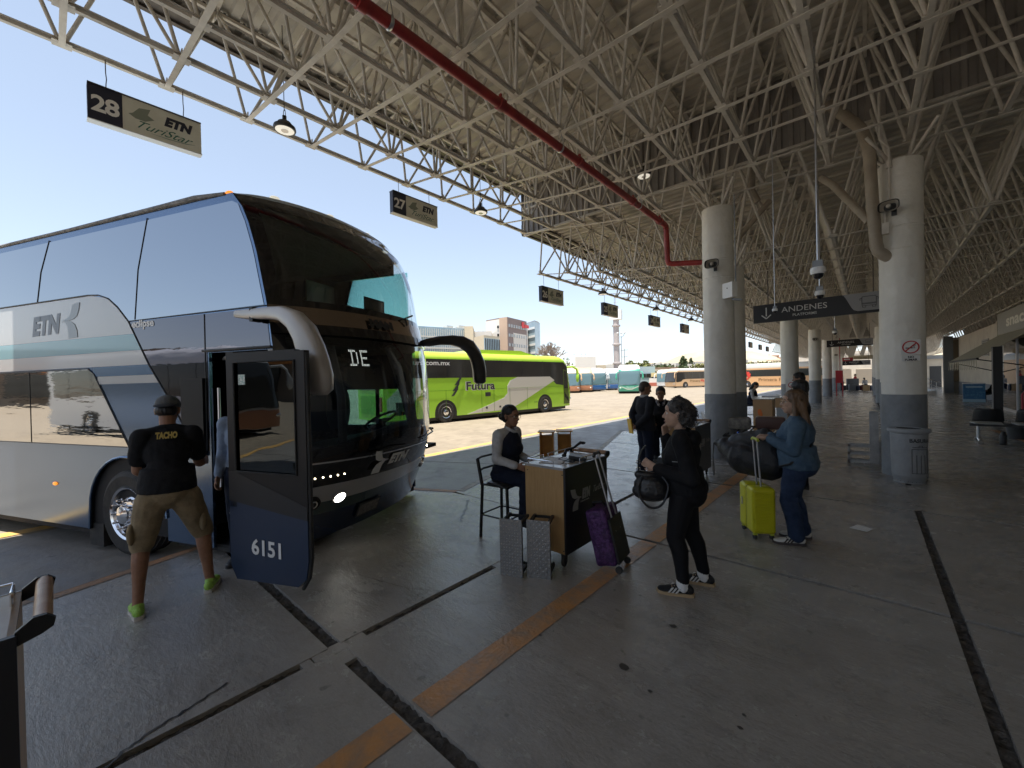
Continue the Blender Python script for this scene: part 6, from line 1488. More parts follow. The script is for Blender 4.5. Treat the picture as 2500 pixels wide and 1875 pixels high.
g = MB(); g.path([(-.03, .085, 1.275), (.08, .03, 1.17), (.135, -.03, 1.06), (.14, -.08, .98)], .008, 6); g.build('camera_strap', GREYP, p3); g = MB(); g.obox((.12, -.10, .95), (.06, 0, 0), (0, .10, .02), (0, -.01, .07)); g.tube((.16, -.04, .985), (.215, -.04, .985), .028); g.build('small_camera', BLACK, p3)
g = MB(); g.box(-.005, .04, .186, .190, 1.05, 1.054); g.build('logo_tab', GREYP, p3)
# ---- woman in the denim jacket
rz = R(186)
Jd = dict(pelvis=(-.02, 0, .79), chest=(-.03, 0, 1.07), neck=(-.02, 0, 1.24), head=(.0, 0, 1.375), shL=(-.03, .165, 1.17), shR=(-.03, -.16, 1.17), elL=(.0, .21, .93), elR=(.02, -.19, .95), wrL=(.20, .10, 1.02), wrR=(.20, -.05, 1.03),
    hpL=(-.02, .09, .74), hpR=(-.02, -.09, .74), knL=(.05, .10, .42), knR=(.02, -.10, .42), anL=(-.01, .10, .085), anR=(-.06, -.12, .085), hyaw=.25, hpitch=-.05, tyaw=-.15)
p4, T, M = figure('person', 'woman with long brown hair in denim jacket and jeans holding the yellow suitcase', (-.57, 4.98, 0), rz, Jd, SKF, 'denim_jacket', CDEN, 'trousers', CJEAN, sc=1.03, fem=True, build=1.12, headkw=dict(glasses=True),
    hands=(.9, .9), handdir={'L': ((1, -.35, .05), (0, 0, -1), -1), 'R': ((1, .1, .02), (0, 0, -1), 1)}, shoes=(SHWH, mat('dark sole', (.06, .05, .05), .7), BLACK), shoetoe={'L': (1, .25, 0), 'R': (1, .1, 0)}, inflt=.020, fold=.018, hem=-.05, legin=.010)
g = hair_cap(p4, T, M, HBRN, big=.006)
for i in range(9):
    y = -.085+i*.021; g.cone(T(-.05-.01*(i % 2), y, 0), .034, T(-.085, y*1.25, -.17), .034, 10); g.cone(T(-.085, y*1.25, -.17), .034, T(-.10-.01*(i % 3), y*1.3, -.30+.02*(i % 2)), .018, 10)
for s_ in (-1, 1): g.cone(T(.01, s_*.075, .03), .022, T(.0, s_*.09, -.12), .026, 10); g.cone(T(.0, s_*.09, -.12), .026, T(.0, s_*.10, -.22), .014, 10)
voxel(g, 'hair', HBRN, p4, .007, 2, .014, .05)
g = MB(); g.path([(-.10, -.12, 1.20), (-.165, .0, 1.07), (-.12, .13, .93), (.03, .215, .80), (.12, .17, .76)], .011, 6); g.build('bag_strap', BLACK, p4)
# ---- suited man, back towards us, hands behind him
rz = R(60)
Jm = stand(.07); Jm.update(elL=(-.10, .215, 1.08), elR=(-.10, -.215, 1.08), wrL=(-.20, .05, .90), wrR=(-.20, -.03, .90), hpitch=.22, hyaw=-.35, anL=(-.04, .07, .085), anR=(.06, -.08, .085))
p5, T, M = figure('person', 'man in charcoal suit jacket seen from behind with hands clasped behind his back', (-2.83, 6.60, 0), rz, Jm, SKB, 'suit_jacket', CSUIT, 'trousers', CNAV, sleeve='long', build=1.02, hem=-.07, inflt=.02, hands=(.8, .8), handdir={'L': ((-.2, -1, -.1), (-1, 0, 0), 1), 'R': ((-.2, 1, -.3), (-1, 0, 0), 1)}, vs_=.01)
g = hair_cap(p5, T, M, HBLK, big=-.006); voxel(g, 'hair', mat('hair short brown', (.05, .035, .025), .6), p5, .008, 2)
g = MB(); g.lathe([(.062, -.012), (.070, .0), (.066, .03)], (-.005, 0, 1.395), 20, (-.1, 0, 1)); g.build('collar', CWHT, p5, True)
g = MB(); g.obox((-.27, -.03, .78), (.02, 0, 0), (0, .10, .0), (0, .06, .24)); g.build('yellow_folder', mat('yellow card', (.70, .42, .03), .5), p5)
# ---- woman with glasses on the bar stool beyond him
Jt = seated(.70, .04, .34, .36); Jt.update(hpitch=.25, hyaw=.1)
p6, T, M = figure('person', 'woman in black jacket and patterned scarf with glasses sitting on the far bar stool', (-2.80, 7.28, 0), R(-75), Jt, SKB, 'jacket', CBLK, 'trousers', CNAV, fem=True, headkw=dict(glasses=True), vs_=.01, inflt=.022)
g = hair_cap(p6, T, M, HBLK); g.ell(T(-.11, 0, .0), (.04, .04, .04)); voxel(g, 'hair', HBLK, p6, .008, 2)
g = MB(); g.path([T(-.03, .08, -.12), T(.05, .05, -.16), T(.09, .0, -.26), T(.10, -.02, -.40)], [.022, .024, .02, .012], 8); g.path([T(-.03, -.08, -.12), T(.05, -.05, -.16), T(.095, .01, -.26), T(.10, .03, -.38)], [.022, .024, .02, .012], 8); g.build('scarf', mat('patterned scarf', (.45, .42, .40), .8, var=(.06, .06, .08), vs_=30, vthr=(.45, .55)), p6, True)
# ---- two people behind the denim woman
Jb = stand(.08); p7, T, M = figure('person', 'person with thick black hair and black jacket standing right behind the denim woman', (-.76, 7.42, 0), R(185), Jb, SKT, 'jacket', CBLK, 'trousers', CBLK, fem=True, build=1.0, vs_=.012, sc=.975, inflt=.022)
g = hair_cap(p7, T, M, HBLK, big=.018, extra=(((-.06, 0, -.08), (.07, .10, .09)),)); voxel(g, 'hair', HBLK, p7, .01, 2, .01, .05)
Jb = stand(.08); Jb['hpitch'] = .12; p8, T, M = figure('person', 'dark-haired man in light blue shirt and grey waistcoat farther along the platform', (-1.10, 10.7, 0), R(190), Jb, SKT, 'shirt', CLBL, 'trousers', CNAV, vs_=.012, sc=1.06, vest=mat('grey waistcoat', (.10, .11, .14), .8))
g = hair_cap(p8, T, M, HBLK, big=.004, extra=(((.03, 0, .085), (.05, .06, .035)),)); voxel(g, 'hair', HBLK, p8, .008, 2)
# ---- agent at the second counter
Ja = seated(.62, .07, .36, .28); Ja.update(hpitch=.45, elR=(.15, -.2, .90), wrR=(.42, -.12, .88), elL=(.15, .2, .90), wrL=(.42, .08, .88))
p9, T, M = figure('person', 'long-haired woman in white blouse and dark waistcoat writing at the far counter', (-3.30, 17.2, 0), R(-5), Ja, SKT, 'blouse', CWHT, 'trousers', CNAV, fem=True, vs_=.013, vest=CVEST)
g = hair_cap(p9, T, M, HBLK); g.cone(T(-.07, 0, 0), .075, T(-.10, 0, -.2), .06); voxel(g, 'hair', HBLK, p9, .012, 2)
# ---- driver just inside the coach doorway
Jb = stand(.08); bw = lambda x, y: (-6.05+x*.92321+y*-.38429, .56+x*.38429+y*.92321)
bx_, by_ = bw(1.60, .06); p10, T, M = figure('person', 'person in pale blue shirt and dark cap half hidden in the coach doorway', (bx_, by_, 0), R(-40), Jb, SKT, 'shirt', CLBL, 'trousers', CNAV, vs_=.012, sc=1.02)
g = MB(); g.ell(T(-.01, 0, .055), V(.10, .085, .07)); voxel(g, 'cap', BLACK, p10, .01, 2)
# ---- seated man by the kiosk, far group
Jk = seated(.40, -.18, .45, .10); Jk.update(knL=(.42, .1, .46), knR=(.46, -.1, .50), anL=(.80, .08, .12), anR=(.86, -.08, .14), hpitch=.5)
p11, T, M = figure('person', 'person in dark clothes slumped on a chair by the kiosk glass', (4.95, 33.4, 0), R(180), Jk, SKB, 'jacket', CBLK, 'trousers', CBLK, vs_=.02)
g = hair_cap(p11, T, M, HBLK); voxel(g, 'hair', HBLK, p11, .015, 1)
root = thing('chair', 'small dark chair under the slumped person by the kiosk', 'chair', (5.0, 33.4, 0)); g = MB(); g.box(-.22, .22, -.22, .22, .42, .46); g.build('seat', BLACK, root); g = MB(); g.box(.2, .24, -.22, .22, .5, .9); g.build('backrest', BLACK, root)
for sx in (-.2, .2):
    for sy in (-.2, .2): g = MB(); g.tube((sx, sy, 0), (sx, sy, .43), .015); g.build('leg', BLACK, root)
for i, (x, y, rz_, m1, m2, lab) in enumerate(((-1.9, 52.5, 30, CWHT, CBLK, 'far traveller in white cap and patterned shirt beside the luggage heap'), (-.9, 54, 200, mat('red shirt', (.45, .04, .04), .8), CBLK, 'far traveller in red among the luggage'), (-.1, 55, 120, CWHT, CNAV, 'far traveller in white bending over the luggage'), (-2.75, 36.0, 100, mat('pale pink shirt', (.6, .45, .42), .8), CJEAN, 'person in pale shirt and jeans half hidden behind the red cabinet column'))):
    Jb = stand(.09)
    if i == 2: Jb = seated(.4, .1, .4, .08)
    q, T, M = figure('person', lab, (x, y, 0), R(rz_), Jb, SKT, 'shirt', m1, 'trousers', m2, vs_=.03, sc=1.0)
    g = hair_cap(q, T, M, HBLK); voxel(g, 'hair', HBLK, q, .02, 1)
# ================================================================ COUNTERS AND THEIR THINGS
DESKB = mat('desk charcoal laminate', (.022, .022, .026), .35)
WOODH = mat('scuffed wood roller', (.45, .30, .18), .35, var=(.32, .17, .09), vs_=12)
TOPM = mat('desk top laminate', (.50, .46, .40), .22, var=(.42, .38, .33), vs_=5)
def desk(loc, label):
    """origin: corner nearest the viewer at floor; +y = length, -x = width"""
    rt = thing('counter_desk', label, 'counter', loc, 0, 'rolling ticket counters'); W, L_, z0, z1 = .46, .76, .13, .905
    g = MB(); g.box(-W, 0, 0, .018, z0+.0, z1); a = g.build('end_panel', WOOD, rt); g = MB(); g.box(-W, 0, L_-.018, L_, z0, z1); g.build('end_panel', WOOD, rt)
    g = MB()
    for x, z in ((-.03, z0+.03), (-W+.03, z0+.03), (-.03, z1-.06), (-W+.03, z1-.06)): g.tube((x, -.003, z), (x, .001, z), .006, n=8)
    g.build('screws', DKGREY, a)
    g = MB(); g.box(-.018, .004, -.004, L_+.004, z0, z1+.004); f = g.build('front_panel', DESKB, rt)
    g = MB(); g.box(-W, -.018, .018, L_-.018, z0, z0+.02); g.box(-W+.1, -W+.12, .018, L_-.018, z0+.02, z1-.02); g.build('carcass', WOOD, rt)
    g = MB(); g.box(-W, -.018, 0, L_, z1-.018, z1); g.build('top', TOPM, rt)
    g = MB(); g.box(-W-.004, -.018, -.003, 0.0, z1-.02, z1+.003); g.box(-W-.004, -W, 0, L_, z1-.02, z1+.003); g.build('top_edge', ALU, rt)
    g = MB(); zz = z1+.045
    for P in ([(-W+.02, .26), (-W+.02, .02), (-.14, .02)], [(-W+.02, .34), (-W+.02, L_-.02), (-W+.14, L_-.02)], [(-.03, .30), (-.03, L_-.12)]):
        Q = []
        for i, (x, y) in enumerate(P):
            Q.append((x, y, zz))
        g.path(Q, .006, 8)
        for x, y in P: g.tube((x*.98-.002, y, z1), (x*.98-.002, y, zz), .005, n=8)
    g.build('gallery_rail', CHROME, rt, True)
    for y in (.05, L_-.06):
        for x in (-.06, -W+.06):
            g = MB(); g.lathe([(0, -.014), (.05, -.014), (.055, -.008), (.055, .008), (.05, .014), (0, .014)], (x, y, .055), 20, (1, .25, 0)); c = g.build('caster', RUBBER, rt, True, 40)
            g = MB(); g.box(x-.022, x+.022, y-.02, y+.02, .095, .13); g.box(x-.022, x-.017, y-.018, y+.018, .05, .1); g.box(x+.017, x+.022, y-.018, y+.018, .05, .1); g.build('fork', DKGREY, c)
    # push handle beyond the far end
    for x in (-.012, -W+.012):
        g = MB(); g.prism([(L_, z1-.035), (L_+.06, z1-.015), (L_+.085, z1+.0), (L_+.09, z1+.025), (L_+.07, z1+.045), (L_+.04, z1+.045), (L_, z1+.012)], (x-.009, 0, 0), (0, 1, 0), (0, 0, 1), (.018, 0, 0)); g.build('handle_arm', BLACK, rt)
    g = MB(); g.tube((-W+.02, L_+.06, z1+.022), (-.02, L_+.06, z1+.022), .024, n=24); g.build('push_handle', WOODH, rt, True, 40)
    LET2 = mat('desk silver lettering', (.30, .30, .29), .45)
    text('ETN', .115, (.006, .27, .585), (0, 1, .0), (0, 0, 1), LET2, 'letters', f, bold=.009, shear=.25, width=.15)
    emblem((.006, .26, .60), Vector((0, 1, 0)), Vector((0, 0, 1)), .20, LET2, f, mirror=True)
    text('TurIStar', .085, (.006, .46, .60), (0, 1, .0), (0, 0, 1), LET2, 'script_letters', f, shear=.55, width=.22, bold=.0)
    text('La Linea mas Comoda', .028, (.006, .24, .55), (0, 1, 0), (0, 0, 1), LET2, 'small_letters', f, width=.15)
    return rt
d1 = desk((-2.035, 3.0, 0), 'ticket counter with pale wood end and black lettered front beside the seated woman')
d2 = dup(d1, (-2.06, 6.78, 0), None, 'ticket counter half hidden behind the curly-haired woman')
d3 = dup(d1, (-2.085, -.86, 0), None, 'ticket counter cut off at the bottom left corner of the view')
PAPER = mat('paper sheets', (.68, .68, .70), .6, var=(.45, .46, .52), vs_=40, vthr=(.5, .62), stretch=(1, 4, 1))
for loc, rz_, lab in (((-2.33, 3.26, .906), .3, 'printed passenger list lying on the near counter'), ((-2.17, 3.60, .906), -.25, 'stack of printed forms at the far end of the near counter')):
    g = MB(); g.box(-.11, .11, -.15, .15, 0, .006); o = g.build('paper_stack', PAPER, None); o.location = loc; o.rotation_euler = (0, 0, rz_); tag(o, lab, 'papers')
g = MB(); g.box(-.05, .05, -.02, .02, 0, .01); o = g.build('pencil_case', BLACK); o.location = (-2.16, 3.27, .912); tag(o, 'small black case on the front edge of the near counter', 'case')
rt = thing('telephone', 'black desk telephone with handset off the hook on the counter', 'telephone', (-2.16, 3.42, .906), R(25))
g = MB(); g.prism([(-.08, 0), (.08, 0), (.08, .03), (-.08, .055)], (0, -.07, 0), (1, 0, 0), (0, 0, 1), (0, .14, 0)); g.build('base', BLACK, rt)
g = MB(); g.path([(-.12, -.05, .07), (-.11, -.03, .10), (-.04, .0, .12), (.0, .04, .15), (.02, .08, .16)], [.018, .014, .011, .013, .017], 8); g.ell((-.13, -.05, .05), (.025, .03, .018)); g.ell((.04, .09, .155), (.028, .022, .016)); g.path([(-.12, -.06, .045), (-.18, -.1, .02), (-.1, -.12, .01), (0, -.08, .02)], .004, 5); g.build('handset', BLACK, rt, True)
rt = thing('document', 'open folder of papers on the half-hidden second counter', 'papers', (-2.26, 7.1, .906), .2); g = MB(); g.box(-.15, .12, -.18, .18, 0, .03); g.build('sheets', PAPER, rt)
# things on the bottom-left counter: only rails and glass top show, already part of it
# ---- bar stools
STB = mat('black stool tube', (.012, .012, .013), .4); VINYL = mat('black vinyl', (.018, .019, .022), .28)
def stool(loc, rz_, label, sh=.60):
    rt = thing('bar_stool', label, 'stool', loc, rz_, 'black bar stools with low backs')
    g = MB(); P = [(-.185+.02, -.185), (.185, -.185), (.195, -.17), (.195, .17), (.185, .185), (-.165, .185)]; g.prism(P, (0, 0, sh-.055), (1, 0, 0), (0, 1, 0), (0, 0, .02)); g.ell((.01, 0, sh-.025), (.20, .20, .035), 24, 10); voxel(g, 'seat', VINYL, rt, .008, 3)
    for sx in (-1, 1):
        for sy in (-1, 1): g = MB(); g.bar((sx*.17, sy*.165, sh-.05), (sx*.195, sy*.185, 0), .024); g.build('leg', STB, rt)
    g = MB(); z = .25
    for a, b in (((-.188, -.18), (.188, -.18)), ((.188, -.18), (.188, .18)), ((.188, .18), (-.188, .18)), ((-.188, .18), (-.188, -.18))): g.tube(a+(z,), b+(z,), .009, n=8)
    g.build('foot_ring', STB, rt)
    for sy in (-1, 1): g = MB(); g.bar((-.175, sy*.165, sh-.06), (-.235, sy*.165, sh+.22), .022, .03); g.build('back_post', STB, rt)
    for f in (.55, 1.0): g = MB(); x = -.175-.06*f; zz = sh-.06+.28*f; g.path([(x, -.165, zz), (x-.02, -.08, zz+.008), (x-.02, .08, zz+.008), (x, .165, zz)], .012, 8); g.build('back_rail', STB, rt)
    return rt
s1 = stool((-3.02, 3.26, 0), R(4), 'black bar stool under the woman at the near counter', .63)
s2 = dup(s1, (-2.80, 7.30, 0), R(-75), 'black bar stool under the woman with glasses'); s2.scale = (1, 1, 1.1)
s3 = dup(s1, (-3.30, 17.2, 0), R(0), 'black bar stool at the far counter')
# ---- tipped step stools with tread plate
TREAD = bpy.data.materials.new('diamond tread plate'); TREAD.use_nodes = True
def treadmat(m):
    n = m.node_tree.nodes; l = m.node_tree.links; p = n['Principled BSDF']; p.inputs['Metallic'].default_value = 1; p.inputs['Roughness'].default_value = .42; p.inputs['Base Color'].default_value = (.30, .295, .29, 1)
treadmat(TREAD); STEPF = mat('step stool black frame', (.015, .015, .016), .5)
def tipstool(loc, rz_, label, mat_plate=TREAD, W=.205, Hh=.50, D=.24, treads=True, frame=STEPF, name='step_stool'):
    """stands on its end: plate faces -y, legs point to +y"""
    rt = thing(name, label, 'step stool', loc, rz_, 'portable step stools standing on end'); g = MB(); g.box(-W/2, W/2, 0, .004, 0, Hh); g.box(-W/2, -W/2+.004, .004, .03, 0, Hh); g.box(W/2-.004, W/2, .004, .03, 0, Hh)
    p = g.build('tread_plate', mat_plate, rt)
    if treads:
        g = MB(); nx, nz = 8, 19
        for i in range(nx):
            for k in range(nz):
                x = -W/2+W*(i+.5)/nx; z = Hh*(k+.5)/nz; s_ = 1 if (i+k) % 2 else -1; d = Vector((1, 0, s_)).normalized()*.0105; q = Vector((s_, 0, -1)).normalized()*.0032; c = Vector((x, 0, z)); y = Vector((0, -.0045, 0))
                P = [c-d, c+q, c+d, c-q]; k0 = g.pts(P+[c-d*.5+y, c+d*.5+y]); g.face((k0, k0+4, k0+5, k0+1)) ; g.face((k0+1, k0+5, k0+2)); g.face((k0+2, k0+5, k0+4, k0+3)); g.face((k0+3, k0+4, k0))
        g.build('raised_bars', mat('lit polished tread bars', (.80, .79, .77), .22, metal=1), p)  # worn polish plus caught light put into the brighter bar colour
    for z in (.035, Hh-.035):
        for x in (-W/2+.02, W/2-.02): g = MB(); g.bar((x, .02, z), (x, D, z), .024); g.build('leg', frame, rt)
        g = MB(); g.bar((-W/2+.01, D-.03, z), (W/2-.01, D-.03, z), .020); g.build('brace', frame, rt)
    return rt
tipstool((-2.345, 2.60, 0), R(21), 'left one of two tread-plate step stools standing on end before the counter')
tipstool((-2.135, 2.72, 0), R(24), 'right one of two tread-plate step stools, leaning on the wooden counter end')
YW = mat('yellow varnished wood', (.55, .27, .04), .4, var=(.42, .18, .03), vs_=8)
def woodstool(loc, rz_, label, s=1.0):
    rt = thing('step_stool', label, 'step stool', loc, rz_, 'yellow wooden step stools'); rt.scale = (s, s, s)
    for x in (-.13, .11): g = MB(); g.box(x, x+.02, -.12, .12, 0, .48); g.build('side_board', YW, rt)
    g = MB(); g.box(-.16, .16, -.15, .15, .48, .50); g.build('top_board', YW, rt); g = MB(); g.box(-.11, .11, -.10, .10, .02, .04); g.box(-.11, .11, -.01, .01, .04, .42); g.build('stretcher', YW, rt)
woodstool((-5.38, 7.25, 0), R(30), 'yellow wooden step stool standing on the kerb edge beyond the counter', 1.15)
woodstool((-5.14, 7.58, 0), R(35), 'second yellow wooden step stool just right of the first on the kerb', 1.15)
# ---- purple trolley case
rt = thing('purple_suitcase', 'patterned purple trolley case leaning on the counter with its handle up', 'suitcase', (-1.77, 3.32, 0), R(8)); T_ = Matrix.Rotation(R(-13), 3, 'Y')
PUR = mat('purple floral cloth', (.04, .010, .065), .6, var=(.09, .03, .13), vs_=34, bump=.7, bs=40, vthr=(.47, .53)); tilt = lambda x, y, z: T_ @ Vector((x, y, z))+Vector((.02, 0, .05))
g = MB(); rr = .04; W, D, Hh = .20, .33, .50
for sx in (-1, 1):
    for sy in (-1, 1):
        for sz in (0, 1): g.ell(tilt(sx*(W/2-rr), sy*(D/2-rr), rr if sz == 0 else Hh-rr), rr, 10, 8)
        g.cone(tilt(sx*(W/2-rr), sy*(D/2-rr), rr), rr, tilt(sx*(W/2-rr), sy*(D/2-rr), Hh-rr), rr)
me = g.v[:]; k = g.pts([tilt(x, y, z) for z in (.01, Hh-.01) for y in (-D/2+.012, D/2-.012) for x in (-W/2+.012, W/2-.012)])
for q in ((0, 2, 3, 1), (4, 5, 7, 6), (0, 1, 5, 4), (2, 6, 7, 3), (0, 4, 6, 2), (1, 3, 7, 5)): g.face([k+i for i in q])
g2 = MB()
for f in (0,): g2.obox(tilt(-W/2, -D/2+rr, rr), T_ @ Vector((W, 0, 0)), T_ @ Vector((0, D-2*rr, 0)), T_ @ Vector((0, 0, Hh-2*rr))); g2.obox(tilt(-W/2+rr, -D/2, rr), T_ @ Vector((W-2*rr, 0, 0)), T_ @ Vector((0, D, 0)), T_ @ Vector((0, 0, Hh-2*rr))); g2.obox(tilt(-W/2+rr, -D/2+rr, 0), T_ @ Vector((W-2*rr, 0, 0)), T_ @ Vector((0, D-2*rr, 0)), T_ @ Vector((0, 0, Hh)))
k = len(g.v); g.v += g2.v
for f in g2.f: g.face([k+i for i in f])
voxel(g, 'case', PUR, rt, .008, 4, .006)
g = MB()
for sy in (-1, 1): g.tube(tilt(W/2+.012, sy*.06, Hh*.55), tilt(W/2-.02, sy*.05, Hh+.46), .009, n=10)
g.build('telescopic_handle', ALU, rt, True); g = MB(); g.path([tilt(W/2-.02, -.07, Hh+.45), tilt(W/2-.02, -.05, Hh+.475), tilt(W/2-.02, .05, Hh+.475), tilt(W/2-.02, .07, Hh+.45)], .016, 8); g.build('grip', DKGREY, rt, True)
g = MB(); g.obox(tilt(W/2, -D/2+.02, .02), T_ @ Vector((.02, 0, 0)), T_ @ Vector((0, D-.04, 0)), T_ @ Vector((0, 0, Hh-.12))); g.build('back_frame', BLACK, rt)
g = MB(); g.path([tilt(-.06, 0, Hh), tilt(-.05, -.03, Hh+.04), tilt(.04, -.03, Hh+.04), tilt(.05, 0, Hh)], .012, 8); g.build('carry_handle', BLACK, rt, True)
for sy in (-1, 1): g = MB(); p = tilt(W/2+.0, sy*(D/2-.05), .02); g.lathe([(0, -.012), (.03, -.012), (.032, 0), (.03, .012), (0, .012)], (p.x, p.y, .033), 16, (0, 1, 0)); g.build('wheel', RUBBER, rt, True, 40)
g = MB(); g.path([tilt(-W/2-.004, -.02, .3), tilt(-W/2-.004, -.02, .22)], .004, 6); g.box(*[v for v in (-.125, -.12, -.01, .0, .2, .26)]); g.build('zip_pull', ALU, rt)
# ---- yellow hard case
YEL = bpy.data.materials.new('ribbed yellow shell'); YEL.use_nodes = True
n_ = YEL.node_tree.nodes; l_ = YEL.node_tree.links; p_ = n_['Principled BSDF']; p_.inputs['Base Color'].default_value = (.56, .54, .015, 1); p_.inputs['Roughness'].default_value = .35
def roundbox(g, x0, x1, y0, y1, z0, z1, r, ribs=0):
    P = []; lv = [(z0, r), (z0+r*.3, r*.3), (z0+r, 0)]
    for i in range(ribs):
        za, dz = z0+r+(z1-z0-2*r)*i/ribs, (z1-z0-2*r)/ribs; lv += [(za+dz*.15, 0), (za+dz*.3, .0045), (za+dz*.7, .0045), (za+dz*.85, 0)]
    for z, i_ in lv+[(z1-r, 0), (z1-r*.3, r*.3), (z1, r)]:
        ring = []
        for cx, cy, a0 in ((x1-r, y1-r, 0), (x0+r, y1-r, 90), (x0+r, y0+r, 180), (x1-r, y0+r, 270)):
            for k in range(6): a = R(a0+k*18); q = r-i_*.98; ring.append((cx+q*math.cos(a), cy+q*math.sin(a), z))
        P.append(ring)
    n = len(P[0]); k = g.pts([p for rg in P for p in rg])
    for a in range(len(P)-1):
        for i in range(n): j = (i+1) % n; g.face((k+a*n+i, k+a*n+j, k+(a+1)*n+j, k+(a+1)*n+i))
    g.face([k+i for i in range(n)][::-1]); g.face([k+(len(P)-1)*n+i for i in range(n)]); return g
rt = thing('yellow_suitcase', 'ribbed yellow hard-shell suitcase with its handle raised beside the denim woman', 'suitcase', (-.90, 4.95, 0), R(212))
g = MB(); roundbox(g, -.115, .115, -.18, -.003, .06, .54, .035, 26); g.build('shell_half', YEL, rt, True, 60); g = MB(); roundbox(g, -.115, .115, .003, .18, .06, .54, .035, 26); g.build('shell_half', YEL, rt, True, 60)
g = MB(); roundbox(g, -.112, .112, -.02, .02, .062, .538, .02); g.build('zip_band', mat('yellow zip band', (.38, .36, .02), .5), rt, True)
g = MB(); g.tube((-.0, .0, .53), (.03, .0, 1.02), .009, n=10); g.tube((-.0, .10, .53), (.03, .10, 1.02), .009, n=10); g.build('telescopic_handle', ALU, rt, True); g = MB(); g.path([(.03, -.02, 1.02), (.03, .0, 1.035), (.03, .10, 1.035), (.03, .12, 1.02)], .015, 8); g.build('grip', mat('lime grip', (.45, .5, .05), .4), rt, True)
for x in (-.08, .08):
    for y in (-.14, .14): g = MB(); g.lathe([(0, -.012), (.024, -.012), (.026, 0), (.024, .012), (0, .012)], (x, y, .028), 16, (1, .3, 0)); w_ = g.build('wheel', RUBBER, rt, True, 40); g = MB(); g.box(x-.018, x+.018, y-.016, y+.016, .045, .065); g.build('wheel_mount', mat('lime grip', (.45, .5, .05), .4), w_)
g = MB(); g.box(.113, .12, -.10, -.075, .30, .38); g.build('lock_plate', ALU, rt)
# ---- black bag lying on the yellow case
rt = thing('black_duffel', 'large black backpack slumped on top of the yellow suitcase', 'bag', (-1.0, 5.14, .54), R(165)); rt.scale = (1.08, 1.05, 1.12); NYL = mat('black nylon', (.016, .016, .018), .55, bump=.6, bs=18)
g = MB(); g.cone((-.18, 0, .17), .15, (.06, 0, .22), .17, 20); g.cone((.06, 0, .22), .17, (.24, 0, .30), .10, 20); g.cone((.24, 0, .30), .10, (.33, 0, .33), .05, 16); g.cone((-.20, 0, .18), .14, (-.16, 0, .42), .10, 20); g.cone((-.16, 0, .42), .10, (.12, 0, .36), .09, 20); voxel(g, 'bag_body', NYL, rt, .009, 8, .03, .16)
g = MB(); g.path([(.36, .03, .33), (.37, .04, .20), (.355, .05, .05), (.365, .04, -.02)], .006, 6); g.path([(.36, .04, .33), (.385, .02, .18), (.37, .05, .02)], .004, 6); g.build('strap', BLACK, rt); g = MB(); g.path([(.25, -.12, .30), (.05, -.16, .24), (-.15, -.15, .28)], .012, 6); g.build('seam', BLACK, rt)
g = MB(); g.tube((.12, -.04, .32), (.14, -.05, .46), .010, n=8); g.build('blue_pen', mat('blue plastic', (.02, .12, .55), .4), rt)
# ---- black handbag on the curly woman's arm
rt = thing('handbag', 'black leather handbag hanging in front of the curly-haired woman', 'handbag', (-1.315, 3.17, .70), R(205)); LEA = mat('black leather', (.014, .014, .016), .28, bump=.35, bs=50)
g = MB(); g.ell((0, 0, .09), (.155, .09, .085)); g.ell((0, 0, .14), (.14, .075, .09)); g.cone((-.10, 0, .20), .035, (.10, 0, .22), .035); voxel(g, 'bag_body', LEA, rt, .007, 3, .008, .06)
g = MB()
for sy in (-1, 1): g.path(curve([(-.08, sy*.05, .22), (-.12, sy*.09, .15), (-.07, sy*.115, .02), (.02, sy*.12, -.01), (.09, sy*.10, .06), (.10, sy*.07, .14), (.07, sy*.05, .22)]), .009, 8)
g.build('handle', LEA, rt, True)
g = MB(); g.path([(-.10, 0, .23), (-.16, .02, .30), (-.18, .02, .38)], .011, 8); g.path([(.10, 0, .23), (.10, .01, .32), (.07, .02, .42), (.04, .02, .46)], .007, 6); g.build('shoulder_strap', BLACK, rt, True)
g = MB()
for c in ((-.11, 0, .25), (.10, 0, .26), (-.06, -.105, .15), (.10, 0, .32)): u, v = Vector((1, 0, 0)), Vector((0, 0, 1)); g.path([Vector(c)+(u*math.cos(a)+v*math.sin(a))*.016 for a in [k*math.pi/5 for k in range(10)]], .0035, 6, closed=True)
g.build('ring', CHROME, rt)
# ---- waste bin
rt = thing('waste_bin', 'grey cylindrical waste bin lettered BASURA in front of the big column', 'bin', (.475, 8.76, 0)); rt.scale = (.86, .86, .97); BING = mat('grey bin plastic', (.34, .35, .36), .6, var=(.28, .29, .30), vs_=4, bump=.3, bs=40)
g = MB(); pr = [(.215, .0), (.215, .055), (.222, .06), (.225, .10)]
for i in range(46): pr += [(.232+.020*i/46, .11+i*.0148), (.2345+.020*i/46, .117+i*.0148)]
pr += [(.262, .80)]; g.lathe(pr, n=56); g.build('drum', BING, rt, True, 80)
g = MB(); g.lathe([(.262, .80), (.286, .802), (.290, .815), (.290, .845), (.282, .855), (.18, .862), (.175, .855), (.17, .78), (.0, .78)], n=56); g.build('lid_ring', BING, rt, True, 40); g = MB(); g.lathe([(.172, .853), (.168, .70), (.0, .70)], n=40); g.build('opening', BLACK, rt)
g = MB()
for i in range(26): a = 2*math.pi*i/26; g.tube((.2155*math.cos(a), .2155*math.sin(a), .03), (.2175*math.cos(a), .2175*math.sin(a), .03), .006, n=6)
g.build('base_holes', BLACK, rt)
def wrap(o, r, a0):
    """bend a flat mesh lying in x-z round the drum"""
    for v in o.data.vertices: a = a0+v.co.x/r; rr = r+v.co.y*-1; v.co = Vector((rr*math.sin(a), -rr*math.cos(a), v.co.z))
